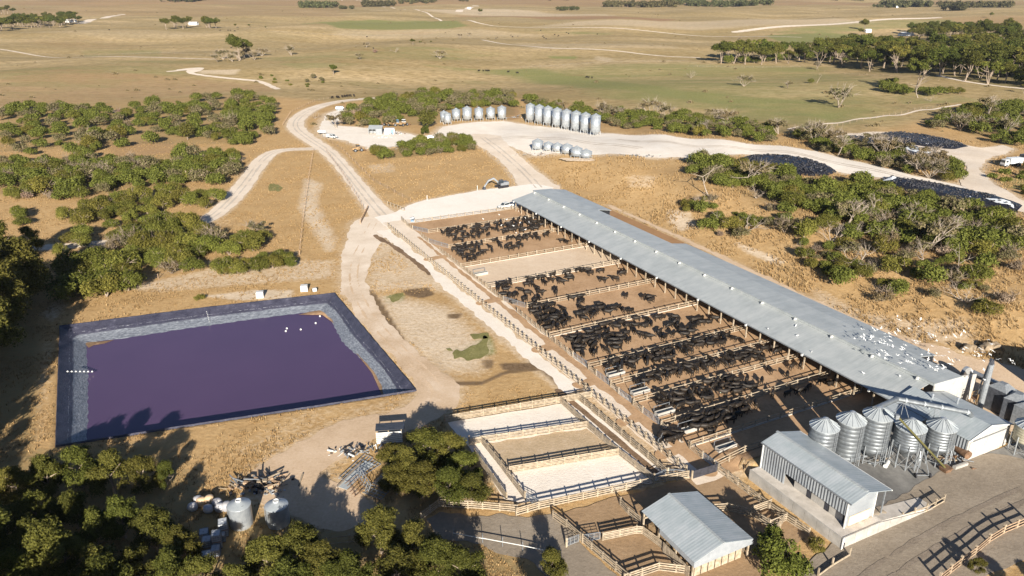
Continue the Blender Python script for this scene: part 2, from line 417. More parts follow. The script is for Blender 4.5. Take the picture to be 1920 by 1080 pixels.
f2 = mth(nt, 'ADD', mth(nt, 'MULTIPLY', nl, .65), mth(nt, 'MULTIPLY', nm, .35))
past = ramp(nt, f2, [(.32, (.27, .19, .085)), (.45, (.37, .27, .13)), (.55, (.46, .335, .175)), (.68, (.59, .44, .255))])
nv = noise(nt, coords(nt, True, (.25, 1, 1)), .03, 6, .7); nw = noise(nt, coords(nt, True, (.5, 1, 1)), .35, 4, .7)
past = mixc(nt, mth(nt, 'MULTIPLY', ramp(nt, nv, [(.42, (0, 0, 0)), (.62, (1, 1, 1))]), .55), past, (.265, .215, .11))
past = mixc(nt, mth(nt, 'MULTIPLY', ramp(nt, nw, [(.38, (1, 1, 1)), (.53, (0, 0, 0))]), .7), past, (.20, .145, .062))
def edge(att, n, k=.6):
    """break a soft mask up with noise"""
    return mth(nt, 'MULTIPLY', mth(nt, 'SUBTRACT', mth(nt, 'ADD', att, mth(nt, 'MULTIPLY', n, k)), k*.55+.25), 2.2, True)
c = mixc(nt, S2.outputs[0], straw, past)
c = mixc(nt, edge(S1.outputs[2], nm), c, ramp(nt, nf, [(.35, (.24, .145, .075)), (.65, (.37, .24, .13))]))
c = mixc(nt, edge(S1.outputs[1], nv, 1.0), c, ramp(nt, nf, [(.35, (.15, .155, .05)), (.65, (.29, .27, .11))]))
c = mixc(nt, edge(S1.outputs[0], nf, .9), c, ramp(nt, f, [(.38, (.48, .37, .25)), (.62, (.66, .54, .40))]))
c = mixc(nt, edge(S2.outputs[1], nf, .9), c, ramp(nt, nf, [(.35, (.10, .065, .035)), (.65, (.22, .15, .09))]))
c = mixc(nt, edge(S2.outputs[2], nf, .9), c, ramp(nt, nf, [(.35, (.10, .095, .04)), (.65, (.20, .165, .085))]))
nt.links.new(c, bs.inputs['Base Color'])
hb = mth(nt, 'ADD', mth(nt, 'MULTIPLY', nf, 1.0), mth(nt, 'MULTIPLY', nm, 1.5)); bump(nt, hb, .45, .3, bs)
# ================================================================ roads, yards, pens: traced outlines
def box_ab(b0, b1, a0, a1): return [L(b0, a0), L(b1, a0), L(b1, a1), L(b0, a1)]
S = {}
S['main_track'] = Shape([(700, 184), (640, 189), (590, 201), (556, 222), (552, 240), (578, 260), (614, 282), (642, 312), (670, 347), (700, 385), (722, 408)], [3, 3.2, 3.8, 4, 4, 3.6, 3.2, 2.8, 2.8, 3.2, 4])
S['branch_track'] = Shape([(592, 279), (550, 280), (515, 283), (490, 300), (463, 340), (430, 380), (398, 408), (350, 428), (300, 440), (215, 454), (100, 464), (-60, 470)], [2.6, 2.6, 3, 3.2, 3.2, 3.2, 2.8, 2.4, 2.2, 2.2, 2.2, 2.2])
S['pond_track'] = Shape([(700, 418), (682, 450), (664, 495), (662, 535), (690, 590), (728, 635), (768, 672), (803, 705), (828, 738), (800, 768), (735, 795), (668, 805), (610, 838), (560, 868), (520, 900), (590, 935), (650, 960)], [6.5, 4.6, 3.4, 2.9, 2.6, 2.4, 2.5, 2.8, 3.8, 3.8, 3.2, 3.8, 4.0, 4.5, 4.5, 4.5, 3.5])
S['silo_yard'] = Shape([(598, 242), (612, 214), (645, 202), (640, 222), (625, 236), (665, 238), (740, 246), (790, 256), (815, 252), (830, 238), (860, 233), (945, 227), (985, 234), (1050, 241), (1130, 250), (1280, 259), (1440, 273), (1530, 284), (1600, 302), (1700, 326), (1800, 348), (1880, 366), (1930, 385), (1930, 402), (1880, 386), (1760, 352), (1650, 334), (1560, 320), (1450, 288), (1390, 289), (1300, 297), (1220, 296), (1110, 291), (1000, 292), (960, 276), (935, 268), (890, 256), (880, 262), (800, 266), (760, 272), (700, 280), (640, 262), (605, 256)])
S['shed_track'] = Shape([(905, 258), (932, 278), (962, 303), (990, 330), (1010, 352)], [8, 5, 4.5, 5, 7])
S['haul_road'] = Shape([(1565, 257), (1625, 248), (1700, 252), (1750, 264), (1830, 277), (1880, 273), (1900, 279), (1850, 300), (1835, 318), (1870, 350), (1930, 385), (1930, 402), (1880, 386), (1800, 348), (1815, 312), (1770, 292), (1700, 287), (1630, 268)])
S['limestone_pad'] = Shape([(728, 428), (700, 408), (740, 400), (765, 386), (790, 377), (900, 357), (1000, 345), (1040, 352), (1010, 372), (962, 391), (860, 408), (776, 421), (760, 432)])
S['feed_lane'] = Shape([L(61.0, 203), L(68.6, 203), L(68.6, 66), L(61.6, 66)], None, True)
S['trough_strip'] = Shape([L(57.2, 196), L(60.8, 196), L(61.4, 96), L(58.6, 96)], None, True)
S['pen_floor'] = Shape([L(66.6, 199), L(117, 199), L(117, 66), L(66.6, 66)], None, True)
S['bare_pen_floor'] = Shape([L(67.2, 158.6), L(105, 159.2), L(105, 145), L(67.2, 144.6)], None, True)
S['back_pen_floor'] = Shape([L(112, 205), L(126.4, 205), L(126.4, 134), L(112, 134)], None, True)
S['white_yard'] = Shape([(838, 793), (1058, 757), (1084, 750), (1252, 892), (1222, 907), (985, 945), (948, 938), (888, 853), (872, 830)])
S['brown_yard'] = Shape([(1036, 968), (1160, 932), (1290, 900), (1345, 886), (1445, 955), (1520, 1005), (1480, 1030), (1400, 1100), (1200, 1100)])
S['lower_lane'] = Shape([(800, 975), (825, 962), (970, 968), (1036, 965), (1090, 1020), (1190, 1110), (1060, 1110), (1000, 1060), (900, 1020), (820, 1010)])
S['concrete_apron'] = Shape([L(76, 66), L(99, 66), L(99, 53), L(130, 53), L(130, 18), L(112, 30), L(98, 42), L(87, 46.5), L(86, 48.7), L(76, 48.7)], None, True)
S['gravel_road'] = Shape([(1925, 925), (1850, 960), (1790, 990), (1720, 1030), (1650, 1075), (1590, 1120)], [9, 8, 7.2, 6.5, 6, 6])
S['back_road'] = Shape([(1140, 385), (1296, 455), (1400, 506), (1500, 556), (1600, 612), (1690, 655), (1770, 690), (1850, 722), (1940, 760)], [.6, .8, 1.2, 1.6, 3.4, 6, 8, 10, 12])
S['pale_junction'] = Shape([(664, 440), (690, 402), (730, 396), (764, 400), (748, 430), (726, 428), (704, 470), (690, 505), (668, 530), (650, 515), (664, 470)])
FARTR = [([(-60, 88), (60, 101), (180, 108), (400, 111)], 1.6), ([(318, 134), (360, 130), (352, 137), (392, 143), (450, 149), (490, 152), (520, 167)], 2.2), ([(340, 131), (378, 127), (362, 134)], 4.0),
  ([(150, 44), (192, 34), (228, 27)], 8), ([(1760, 142), (1800, 152), (1870, 162), (1990, 172)], 1.8), ([(860, 22), (878, 14), (892, 11)], 9), ([(640, 0), (800, 20), (880, 46), (1000, 52), (1260, 62), (1500, 70)], 2.5), ([(1380, 60), (1600, 42), (1760, 33)], 7),
  ([(905, 75), (1000, 90), (1130, 92), (1240, 106), (1310, 108)], 2.2), ([(1480, 242), (1580, 228), (1680, 217), (1800, 196)], 1.0)]
# pond
POND = PL([(113, 613), (370, 580), (627, 551), (700, 638), (780, 733), (600, 762), (330, 803), (105, 838)])
WZ = -1.6
WATER = [P(*q, WZ)[:2] for q in [(163, 643), (240, 633), (400, 609), (540, 590), (598, 584), (622, 602), (640, 640), (668, 665), (700, 700), (712, 722), (716, 741), (600, 766), (400, 798), (240, 822), (163, 836), (166, 740)]]
SP = Shape(POND, None, True)
# ================================================================ the land
def build_ground():
    ys = [-700, -400, -220, -120, -60, -25, 0, 14, 24]; y = 30.0
    while y < 14000: ys.append(y); y += max(.45, .0062*y) if y < 900 else .02*y
    ys = np.array(ys); k = 620
    s = np.linspace(-1.25, 1.25, k)
    X = s[None, :]*(np.maximum(ys, 0)+80)[:, None]; Y = np.repeat(ys[:, None], k, 1)
    Z = H(X, Y)
    cov = np.zeros(X.shape+(4,), np.float32); cov[..., 3] = 1; cov2 = cov.copy()
    # pond pit
    pit = SP.soft(X, Y, .1, 1.9); Z = Z-3.4*pit
    def put(ch, pts, soft, amt=1.0, w=None, world=False, arr=cov):
        sh = pts if isinstance(pts, Shape) else Shape(pts, w, world)
        arr[..., ch] = np.maximum(arr[..., ch], amt*sh.soft(X, Y, -soft, soft*.3))
    for n, e, a in (('main_track', 4, .75), ('branch_track', 3, .7), ('pond_track', 6, .55), ('silo_yard', 8, .85), ('shed_track', 5, .8), ('haul_road', 6, .8), ('limestone_pad', 5, .8), ('feed_lane', 5, .7), ('white_yard', 3, .6), ('back_road', 4, .55), ('gravel_road', 3, .4), ('trough_strip', 4, .75)):
        put(0, S[n], e, a)
    # bare limestone patches
    for pts, e, a in (([(690, 460), (760, 440), (840, 520), (830, 545), (760, 540), (700, 545)], 5, .62), ([(575, 335), (600, 345), (590, 380), (625, 450), (618, 470), (590, 430), (565, 390)], 4, .72), ([(420, 500), (560, 490), (620, 490), (620, 520), (480, 530), (300, 545), (240, 540)], 4, .62),
        ([(390, 555), (480, 545), (545, 545), (545, 558), (450, 562)], 2, .8), ([(1255, 395), (1290, 400), (1300, 425), (1275, 432), (1255, 412)], 3, .75), ([(1380, 455), (1420, 470), (1470, 490), (1460, 498), (1400, 472)], 2, .75), ([(1530, 545), (1620, 590), (1760, 605), (1800, 600), (1820, 640), (1740, 640), (1640, 620), (1540, 575)], 5, .55),
        ([(1140, 255), (1200, 262), (1290, 268), (1400, 282), (1300, 282), (1180, 268)], 3, .8), ([(80, 590), (110, 560), (120, 575), (100, 600)], 3, .55), ([(80, 640), (100, 640), (92, 740), (80, 830), (60, 830)], 2, .35), ([(690, 310), (735, 305), (740, 322), (700, 325)], 3, .5), ([(1180, 330), (1230, 330), (1220, 350), (1180, 350)], 4, .5), ([(365, 132), (450, 130), (440, 140), (380, 138)], 5, .6), ([(1120, 105), (1150, 110), (1140, 116), (1115, 112)], 8, .5),
        ([(720, 560), (830, 580), (900, 650), (890, 690), (830, 690), (760, 630)], 8, .72), ([(330, 410), (420, 400), (450, 420), (380, 430)], 4, .35), ([(640, 770), (760, 745), (800, 750), (700, 785)], 4, .4), ([(560, 770), (640, 765), (520, 850), (430, 850)], 6, .35)):
        put(0, pts, e, a)
    # green
    for pts, e, a in (([(900, 133), (1000, 128), (1120, 148), (1300, 172), (1500, 188), (1640, 205), (1560, 225), (1420, 212), (1250, 180), (1100, 163), (960, 140)], 26, .72), ([(1020, 135), (1300, 118), (1500, 125), (1640, 150), (1640, 215), (1500, 235), (1300, 205), (1130, 175)], 45, .56), ([(780, 118), (900, 130), (860, 133), (800, 124)], 6, .6), ([(480, 108), (640, 95), (820, 88), (960, 100), (820, 115), (560, 130)], 14, .38), ([(155, 95), (300, 92), (300, 105), (150, 106)], 10, .5), ([(0, 130), (200, 112), (380, 112), (380, 130), (150, 170), (0, 190)], 20, .36),
        ([(835, 655), (870, 652), (915, 632), (922, 662), (870, 674)], 2.2, .85), ([(724, 556), (756, 550), (752, 566), (727, 569)], 1.6, .85), ([(572, 44), (700, 38), (800, 40), (870, 48), (840, 53), (640, 53)], 20, .95), ([(1440, 67), (1540, 62), (1600, 66), (1590, 76), (1500, 80), (1460, 76)], 12, .9), ([(1580, 40), (1780, 36), (1800, 50), (1600, 58), (1440, 64)], 20, .55), ([(1030, 106), (1080, 106), (1075, 110), (1035, 109)], 6, .8), ([(1000, 56), (1150, 62), (1140, 66), (1010, 60)], 10, .5),
        ([(1480, 205), (1560, 195), (1580, 215), (1500, 225)], 8, .4), ([(1640, 170), (1800, 180), (1840, 190), (1700, 195)], 10, .5), ([(650, 150), (900, 150), (960, 165), (700, 172)], 10, .3), ([(1880, 335), (1940, 335), (1940, 360), (1890, 352)], 3, .6), ([(1300, 580), (1400, 560), (1420, 580)], 2, .0)):
        put(1, pts, e, a)
    # red soil and burnt-off flats
    for pts, e, a in (([(-80, 160), (0, 150), (120, 128), (320, 145), (500, 160), (520, 172), (430, 172), (200, 190), (-80, 205)], 18, .5), ([(1030, 138), (1092, 140), (1102, 150), (1040, 151)], 6, .75), ([(1280, 168), (1380, 180), (1370, 190), (1290, 182)], 8, .5), ([(680, 57), (820, 60), (800, 66), (690, 64)], 12, .4), ([(620, 760), (780, 740), (790, 755), (700, 775)], 3, .3), ([(200, 270), (320, 262), (330, 285), (220, 300)], 3, .55), ([(935, 195), (968, 190), (975, 222), (945, 228)], 3, .6)):
        put(2, pts, e, a)
    for pts, e, a in (([(700, 18), (1000, 20), (1150, 30), (900, 30)], 60, .55), ([(1080, 40), (1560, 34), (1640, 42), (1300, 56), (1000, 50)], 40, .5), ([(640, 56), (900, 54), (1050, 66), (800, 72), (620, 66)], 30, .42), ([(0, 60), (300, 56), (420, 66), (200, 74)], 25, .35), ([(960, 80), (1240, 84), (1290, 92), (1000, 92)], 20, .4)): put(0, pts, e, a)
    for pts, e, a in (([(0, 14), (640, 14), (640, 32), (200, 30), (0, 30)], 60, .45), ([(830, 27), (1060, 30), (1260, 36), (1240, 41), (1000, 34)], 25, .8), ([(1680, 32), (1920, 30), (1990, 52), (1800, 48)], 40, .5), ([(0, 75), (160, 70), (330, 85), (120, 92)], 30, .35), ([(0, 3), (1920, 3), (1920, 8), (0, 8)], 200, .6)): put(2, pts, e, a)
    # pasture beyond the scrub
    for pts, e, a in (([(-900, 215), (0, 205), (250, 186), (430, 176), (520, 180), (640, 190), (720, 182), (960, 182), (1130, 200), (1300, 222), (1480, 250), (1640, 240), (1740, 215), (1800, 190), (2900, 190), (4000, -20), (-3000, -20)], 12, 1.0),):
        put(0, pts, e, a, arr=cov2)
    cov2[..., 0] = np.maximum(cov2[..., 0], sst(520, 640, Y))
    # damp dark patches
    for pts, e, a in (([(758, 545), (800, 540), (812, 552), (790, 558), (762, 552)], 1.5, .9), ([(840, 590), (865, 588), (860, 597), (842, 596)], 1, .8), ([(700, 545), (722, 578), (760, 640), (800, 690), (840, 715), (905, 715), (960, 690), (1010, 688), (1010, 694), (950, 700), (900, 722), (840, 722), (790, 695), (745, 640), (705, 575), (690, 545)], .8, .75), ([(940, 682), (1000, 682), (1010, 688), (945, 692)], 1.2, .9), ([(905, 675), (925, 676), (922, 690), (908, 690)], 1, .7), ([(980, 570+90), (1040, 700), (1070, 735), (1060, 735), (1020, 700)], 1.2, .7), ([(705, 428), (740, 438), (790, 490), (830, 525), (820, 528), (770, 485), (720, 445)], .6, .55), ([(800, 650), (850, 700), (880, 705), (830, 712)], 2, .35)):
        put(1, pts, e, a, arr=cov2)
    # ground under dense scrub: leaf litter and creepers
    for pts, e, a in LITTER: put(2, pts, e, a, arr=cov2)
    V = np.column_stack([X.ravel(), Y.ravel(), Z.ravel()]); n = len(ys)
    i = np.arange((n-1)*k).reshape(n-1, k)[:, :-1]
    Fq = np.stack([i, i+1, i+k+1, i+k], -1).reshape(-1, 4)
    me = npmesh('ground', V, Fq, M['ground'], True)
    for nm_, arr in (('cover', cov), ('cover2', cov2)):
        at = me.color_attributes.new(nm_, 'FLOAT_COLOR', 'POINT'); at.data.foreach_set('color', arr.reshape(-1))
    return tag(inst('ground', me), 'dry grassland running out to the plain', None, None, 'structure')
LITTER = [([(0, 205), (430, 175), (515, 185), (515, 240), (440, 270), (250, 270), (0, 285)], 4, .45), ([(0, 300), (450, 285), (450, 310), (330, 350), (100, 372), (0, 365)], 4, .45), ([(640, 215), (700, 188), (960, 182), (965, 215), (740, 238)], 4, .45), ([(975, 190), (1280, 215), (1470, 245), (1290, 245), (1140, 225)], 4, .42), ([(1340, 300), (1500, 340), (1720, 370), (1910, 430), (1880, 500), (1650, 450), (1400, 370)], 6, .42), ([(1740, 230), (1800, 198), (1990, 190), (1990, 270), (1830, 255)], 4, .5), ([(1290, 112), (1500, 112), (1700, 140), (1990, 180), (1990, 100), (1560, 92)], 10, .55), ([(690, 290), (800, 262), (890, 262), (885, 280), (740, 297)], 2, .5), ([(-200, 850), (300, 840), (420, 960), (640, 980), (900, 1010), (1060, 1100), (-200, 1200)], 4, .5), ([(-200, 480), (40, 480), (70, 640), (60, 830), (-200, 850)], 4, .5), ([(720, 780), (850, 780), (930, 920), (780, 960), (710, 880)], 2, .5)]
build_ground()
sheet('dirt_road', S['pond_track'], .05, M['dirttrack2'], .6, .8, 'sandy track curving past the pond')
sheet('dirt_road', S['main_track'], .07, M['track'], .7, .5, 'pale gravel track winding up to the silo yard')
sheet('dirt_road', S['branch_track'], .06, M['track'], .7, .5, 'pale side track running into the scrub')
sheet('gravel_yard', S['silo_yard'], .08, M['whiteyard'], 1.0, .9, 'white limestone yard and haul road by the silos')
sheet('dirt_road', S['shed_track'], .10, M['track'], .7, .6, 'pale track from the silo yard to the long shed')
sheet('gravel_yard', S['haul_road'], .11, M['track'], 1.0, .9, 'pale road round the silage heaps')
sheet('gravel_yard', S['limestone_pad'], .12, M['pad'], .6, .5, 'white limestone pad at the end of the long shed')
sheet('dirt_path', S['back_road'], .07, M['dirttrack'], .8, .9, 'bare strip behind the long shed')
sheet('feed_lane', S['feed_lane'], .13, M['track'], .5, .4, 'pale feed lane beside the cattle pens')
sheet('trough_strip', S['trough_strip'], .06, M['whiteyard'], .5, .9, 'broken white strip beside the feed lane fence')
sheet('pen_floor', S['pen_floor'], .15, M['penfloor'], .8, .15, 'brown trodden floor of the cattle pens')
sheet('pen_floor', S['bare_pen_floor'], .17, M['pensand'], .6, .15, 'pale sand floor of the empty pen')
sheet('pen_floor', S['back_pen_floor'], .155, M['backpen'], .8, .12, 'brown strip of pen behind the shed roof')
sheet('gravel_yard', S['white_yard'], .10, M['whiteyard'], .4, .2, 'white gravel of the stock yards')
sheet('weedy_yard_floor', Shape([(903, 833), (1100, 804), (1156, 853), (955, 886)]), .12, M['weeds'], .4, .4, 'weedy straw ground of the middle stock yard')
sheet('yard_floor', S['brown_yard'], .09, M['yardfloor'], .5, .3, 'brown earth of the lower yards')
sheet('dirt_path', S['lower_lane'], .06, M['road'], .5, .5, 'grey earth lane below the stock yards')
sheet('concrete_apron', S['concrete_apron'], .06, M['apron'], .6, .15, 'grey concrete apron round the feed bins')
sheet('gravel_road', S['gravel_road'], .09, M['road'], .6, .4, 'grey gravel road climbing to the concrete apron')
sheet('drain', Shape([L(57.6, 97), L(57.9, 88), L(58.1, 78), L(58.3, 70)], .55, True), .12, M['mud'], .3, .1, 'narrow muddy drain beside the stock yards')
sheet('drain', Shape([L(55.5, 193), L(57.3, 180), L(58.2, 165), L(58.0, 158)], [.6, .7, .7, .5], True), .09, M['mud'], .35, .5, 'broken muddy drain left of the feed lane')
for i, (pts, w) in enumerate(FARTR): sheet('farm_track', Shape(pts, w), .10, M['track'], max(.8, w*.6), w*.25, 'pale track crossing the far paddocks')
def ruts(shp, off, w, z, mat, lab, i0=0, i1=None):
    p = np.array(shp.p[i0:i1]); d = np.gradient(p, axis=0); d /= np.hypot(d[:, 0], d[:, 1])[:, None]+1e-9
    for s_ in (-off, off):
        q = p+np.column_stack([-d[:, 1], d[:, 0]])*s_; sheet('wheel_rut', Shape([tuple(v) for v in q], w, True), z, mat, .45, .22, lab)
ruts(S['main_track'], .95, .30, .10, M['rut'], 'worn wheel rut of the main track'); ruts(S['branch_track'], .85, .26, .09, M['rut'], 'worn wheel rut of the side track'); ruts(S['shed_track'], 1.0, .3, .13, M['rut'], 'worn wheel rut of the shed track')
ruts(S['pond_track'], .9, .16, .08, M['dirttrack'], 'worn wheel rut of the pond track', 0, 36); ruts(S['gravel_road'], 1.0, .35, .115, M['rutdark'], 'dark wheel rut of the gravel road')
ruts(Shape([(1160, 262), (1300, 275), (1450, 281), (1600, 312), (1750, 346), (1880, 377)], 1.0), 1.1, .4, .13, M['rut'], 'worn wheel rut of the haul road'); ruts(Shape([(920, 262), (990, 256), (1100, 268), (1200, 278)], 1.0), 1.6, .45, .13, M['rut'], 'worn wheel rut of the silo yard')
for i in range(13):     # churned cross strips in the feed lane by the gates
    a = (182, 168, 151, 137, 127, 112, 104, 97, 91, 84, 78, 74, 69)[i]
    if i % 2: sheet('mud_patch', Shape([L(61.8, a), L(66.0, a+.4)], 1.1, True), .142, M['penfloor'], .4, .5, 'churned brown earth across the feed lane')
sheet('mud_strip', Shape([L(65.6, 186), L(65.2, 150), L(65.4, 110), L(65.2, 68)], [.4, .5, .9, 1.3], True), .137, M['penfloor'], .4, .5, 'brown earth along the pen gates')
# ================================================================ pond
M['weedgreen'] = earth('green_weeds', (.12, .115, .04), (.20, .185, .07), (.31, .27, .125), 1.5, 4.0)
for i, (pts, lab) in enumerate((([(842, 664), (862, 652), (890, 646), (912, 634), (921, 648), (916, 664), (880, 673), (855, 672)], 'green weeds on the damp flat beside the pond track'), ([(726, 558), (740, 551), (757, 550), (752, 564), (735, 569)], 'small green weed patch at the top of the damp flat'), ([(834, 654), (846, 652), (850, 659), (838, 660)], 'tiny green weed patch left of the larger one'), ([(880, 628), (915, 626), (918, 634), (890, 637)], 'green weed patch above the large one'), ([(505, 345), (530, 350), (528, 362), (508, 358)], 'green weeds on the straw hill beside the side track'))):
    sheet('weeds', Shape(pts), .10, M['weedgreen'], .3, (1.5, .7, .3, .7, 1.1)[i], lab, 'stuff')
def build_pond():
    n = 96
    def resample(pts):
        p = np.array(pts+[pts[0]]); d = np.hypot(*np.diff(p, axis=0).T); s = np.r_[0, d.cumsum()]
        t = np.linspace(0, s[-1], n, endpoint=False); return np.column_stack([np.interp(t, s, p[:, 0]), np.interp(t, s, p[:, 1])])
    cx, cy = np.mean(POND, 0)
    def polar(pts):
        p = resample(pts); p = np.vstack([p]*1); return p
    out = np.array(POND); dens = []
    m = 24
    for i in range(len(out)):
        a, b = out[i], out[(i+1) % len(out)]
        for t in range(m): dens.append(a+(b-a)*t/m)
    O = np.array(dens)
    W = resample(WATER); W = np.array(WATER)
    dw = []
    for i in range(len(W)):
        a, b = W[i], W[(i+1) % len(W)]
        for t in range(20): dw.append(a+(b-a)*t/20)
    dw = np.array(dw)
    def at_angle(pts):
        ang = np.arctan2(pts[:, 1]-cy, pts[:, 0]-cx); r = np.hypot(pts[:, 0]-cx, pts[:, 1]-cy); o = np.argsort(ang)
        return lambda t: np.interp(t, ang[o], r[o], period=2*PI)
    fo, fw = at_angle(O), at_angle(dw)
    ts = np.sort(np.r_[np.linspace(-PI, PI, 260, endpoint=False), [math.atan2(q[1]-cy, q[0]-cx) for q in POND]])
    prof = [(-.035, -.05), (-.012, .30), (.0, .32), (.02, .26), (.25, -.35), (.46, -.86), (.52, -1.0), (.75, -1.28), (1.0, WZ), (1.5, WZ-.7)]
    V = []
    for k, (u, z) in enumerate(prof):
        for j, t in enumerate(ts):
            ro, rw = fo(t), min(fw(t), fo(t)-1.2)
            wob = .012*math.sin(t*37+k)*(1 if 0 < k < 9 else 0)+.02*math.sin(t*11+k*2)*(1 if 3 < k < 9 else 0)
            r = ro+(rw-ro)*(u+wob*.8); zz = z+float(H(cx+r*math.cos(t), cy+r*math.sin(t)))*0
            V.append((cx+r*math.cos(t), cy+r*math.sin(t), zz+.03*math.sin(t*60+k*1.7)*(k > 2)))
    n = len(ts); Fq = [(k*n+j, k*n+(j+1) % n, (k+1)*n+(j+1) % n, (k+1)*n+j) for k in range(len(prof)-1) for j in range(n)]
    m, nt, bs = newmat('pond_liner', .42, 0, .4)
    g = nt.nodes.new('ShaderNodeNewGeometry'); sx = nt.nodes.new('ShaderNodeSeparateXYZ'); nt.links.new(g.outputs['Position'], sx.inputs[0])
    n1 = noise(nt, coords(nt, True), .5, 6, .75); n2 = noise(nt, coords(nt, True, (1, 1, 9)), 1.4, 4, .7)
    hgt = mth(nt, 'ADD', sx.outputs[2], mth(nt, 'MULTIPLY', mth(nt, 'SUBTRACT', n1, .5), .35))
    up = mth(nt, 'MULTIPLY', mth(nt, 'ADD', hgt, .98), 9.0, True)
    lowc = ramp(nt, n2, [(.36, (.10, .11, .135)), (.5, (.16, .175, .205)), (.66, (.27, .29, .32))])
    upc = ramp(nt, n1, [(.35, (.030, .030, .048)), (.6, (.055, .055, .082)), (.75, (.16, .16, .2))])
    c = mixc(nt, up, lowc, upc)
    ln = mth(nt, 'MULTIPLY', mth(nt, 'LESS_THAN', mth(nt, 'ABSOLUTE', mth(nt, 'ADD', hgt, .62)), .02), mth(nt, 'GREATER_THAN', n2, .53))
    c = mixc(nt, ln, c, (.28, .29, .32)); nt.links.new(c, bs.inputs['Base Color']); bump(nt, n2, .8, .2, bs)
    me = npmesh('pond_liner', V, Fq, m, True); tag(inst('pond_liner', me), 'black plastic liner of the pond banks', None, None, 'structure')
    m, nt, bs = newmat('purple_pond_water', .14, 0, .35)
    n1 = noise(nt, coords(nt, True), .02, 4); n3 = noise(nt, coords(nt, True), 1.2, 3)
    nt.links.new(ramp(nt, n1, [(.3, (.064, .041, .088)), (.7, (.083, .051, .106))]), bs.inputs['Base Color']); bump(nt, n3, .06, .05, bs)
    sh = Shape([tuple(q) for q in WATER], None, True)
    xs = [(cx+(min(fw(t), fo(t)-1.2)+1.2)*math.cos(t), cy+(min(fw(t), fo(t)-1.2)+1.2)*math.sin(t), WZ+.01) for t in ts]
    me = bpy.data.meshes.new('pond_water'); me.from_pydata(xs, [], [tuple(range(len(xs)))]); me.materials.append(m)
    tag(inst('pond_water', me), 'still dark purple water of the lined pond', None, None, 'structure')
    # sand spits in two corners of the pond
    for pts, lab in (([(157, 642), (190, 640), (214, 637), (196, 644), (176, 647), (166, 652)], 'brown silt in the upper left pond corner'), ([(560, 590), (590, 582), (612, 577), (622, 590), (634, 612), (626, 606), (610, 588), (585, 588)], 'brown silt in the upper right pond corner'), ([(660, 652), (690, 676), (712, 710), (722, 742), (716, 740), (704, 708), (684, 682)], 'brown silt along the right bank of the pond')):
        w = [P(*q, WZ+.06) for q in pts]; mb = MB()
        ctr = np.mean(np.array(w), 0)
        mb.v = [tuple(q) for q in w]+[(ctr[0], ctr[1], WZ+.16)]; mb.f = [(i, (i+1) % len(w), len(w)) for i in range(len(w))]; mb.m = [0]*len(w)
        tag(mb.build('silt_bank', M['mud'], smooth=True), lab, None, None, 'structure')
build_pond()
# ================================================================ buildings
def farm(name, label, cat, b, a, z=None, group=None):
    x, y = L(b, a); return thing(name, label, cat, (x, y, float(H(x, y)) if z is None else z), AZ, group)
def shed_long():
    t = farm('cattle_shed', 'very long grey metal roofed open cattle shed beside the pens', 'shed', 99.5, 64, 0)
    y1 = 133.5
    mb = MB(); mb.slab([(0, 1.2, 3.4), (7.15, 1.2, 5.0), (7.15, y1, 5.0), (0, y1, 3.4)], .08); mb.build('roof', M['roof'], t)
    mb = MB(); mb.slab([(6.9, 0, 5.62), (13.5, 0, 5.34), (13.5, y1, 5.34), (6.9, y1, 5.62)], .08); mb.build('roof', M['roof'], t)
    for u, v in ((7.7, 74.8), (107.5, y1-.5)):
        mb = MB(); mb.slab([(13.55, u, 5.30), (18.0, u, 4.6), (18.0, v, 4.6), (13.55, v, 5.30)], .08); mb.build('lean_to_roof', M['roof'], t)
        mb = MB(); mb.box((17.6, (u+v)/2, 2.25), (.12, v-u-.4, 4.5)); mb.build('back_wall', M['darksteel'], t)
    mb = MB(); mb.box((13.2, 91, 2.6), (.1, 32, 5.2)); mb.build('back_wall', M['darksteel'], t)
    mb = MB(); mb.box((7.08, (y1+.3)/2, 5.28), (.12, y1-.3, .5)); mb.build('ridge_fascia', M['roof'], t)
    mb = MB()
    mb.v = [(7.2, .25, 0), (17.7, .25, 0), (17.7, .25, 4.6), (13.5, .25, 5.25), (7.2, .25, 5.5), (7.2, .45, 0), (17.7, .45, 0), (17.7, .45, 4.6), (13.5, .45, 5.25), (7.2, .45, 5.5)]
    mb.f = [(0, 1, 2, 3, 4), (9, 8, 7, 6, 5)]+[((k+1) % 5, k, 5+k, 5+(k+1) % 5) for k in range(5)]; mb.m = [0]*7
    mb.build('gable_wall', M['white'], t)
    mb = MB(); mb.box((-.07, y1/2+.6, 3.33), (.14, y1-1.2, .16)); mb.build('gutter', M['steel'], t)
    pm = MB().box((0, 0, 1.68), (.2, .2, 3.36)).mesh('post', M['timber']); p2 = MB().box((0, 0, 2.45), (.2, .2, 4.9)).mesh('post', M['timber2'])
    k = 0
    while 2+3.62*k < y1: inst('post', pm, t, (.62, 2+3.62*k, 0)); k += 1
    for j in range(0, 19): inst('post', p2, t, (7.0, 2+7.24*j, 0))
    vm = MB(); vm.box((0, 0, .28), (.5, .42, .55)); vm.box((-.3, 0, .1), (.3, .3, .2)); vm = vm.mesh('roof_vent', M['paint'])
    for j in range(16): inst('roof_vent', vm, t, (6.75, 3+8.6*j, 5.03), 0, .72)
    lm = MB(); lm.box((0, 0, 0), (.3, .3, .35)); lm.bar((0, 0, .1), (.3, 0, .2), .06); lm = lm.mesh('eave_lamp', M['paint'])
    for j in range(10): inst('eave_lamp', lm, t, (-.3, 6+14*j, 3.25))
    # feed bunk inside
    mb = MB(); mb.box((9.2, y1/2, .35), (.9, y1-6, .7)); mb.build('feed_bunk', M['concrete'], t)
shed_long()
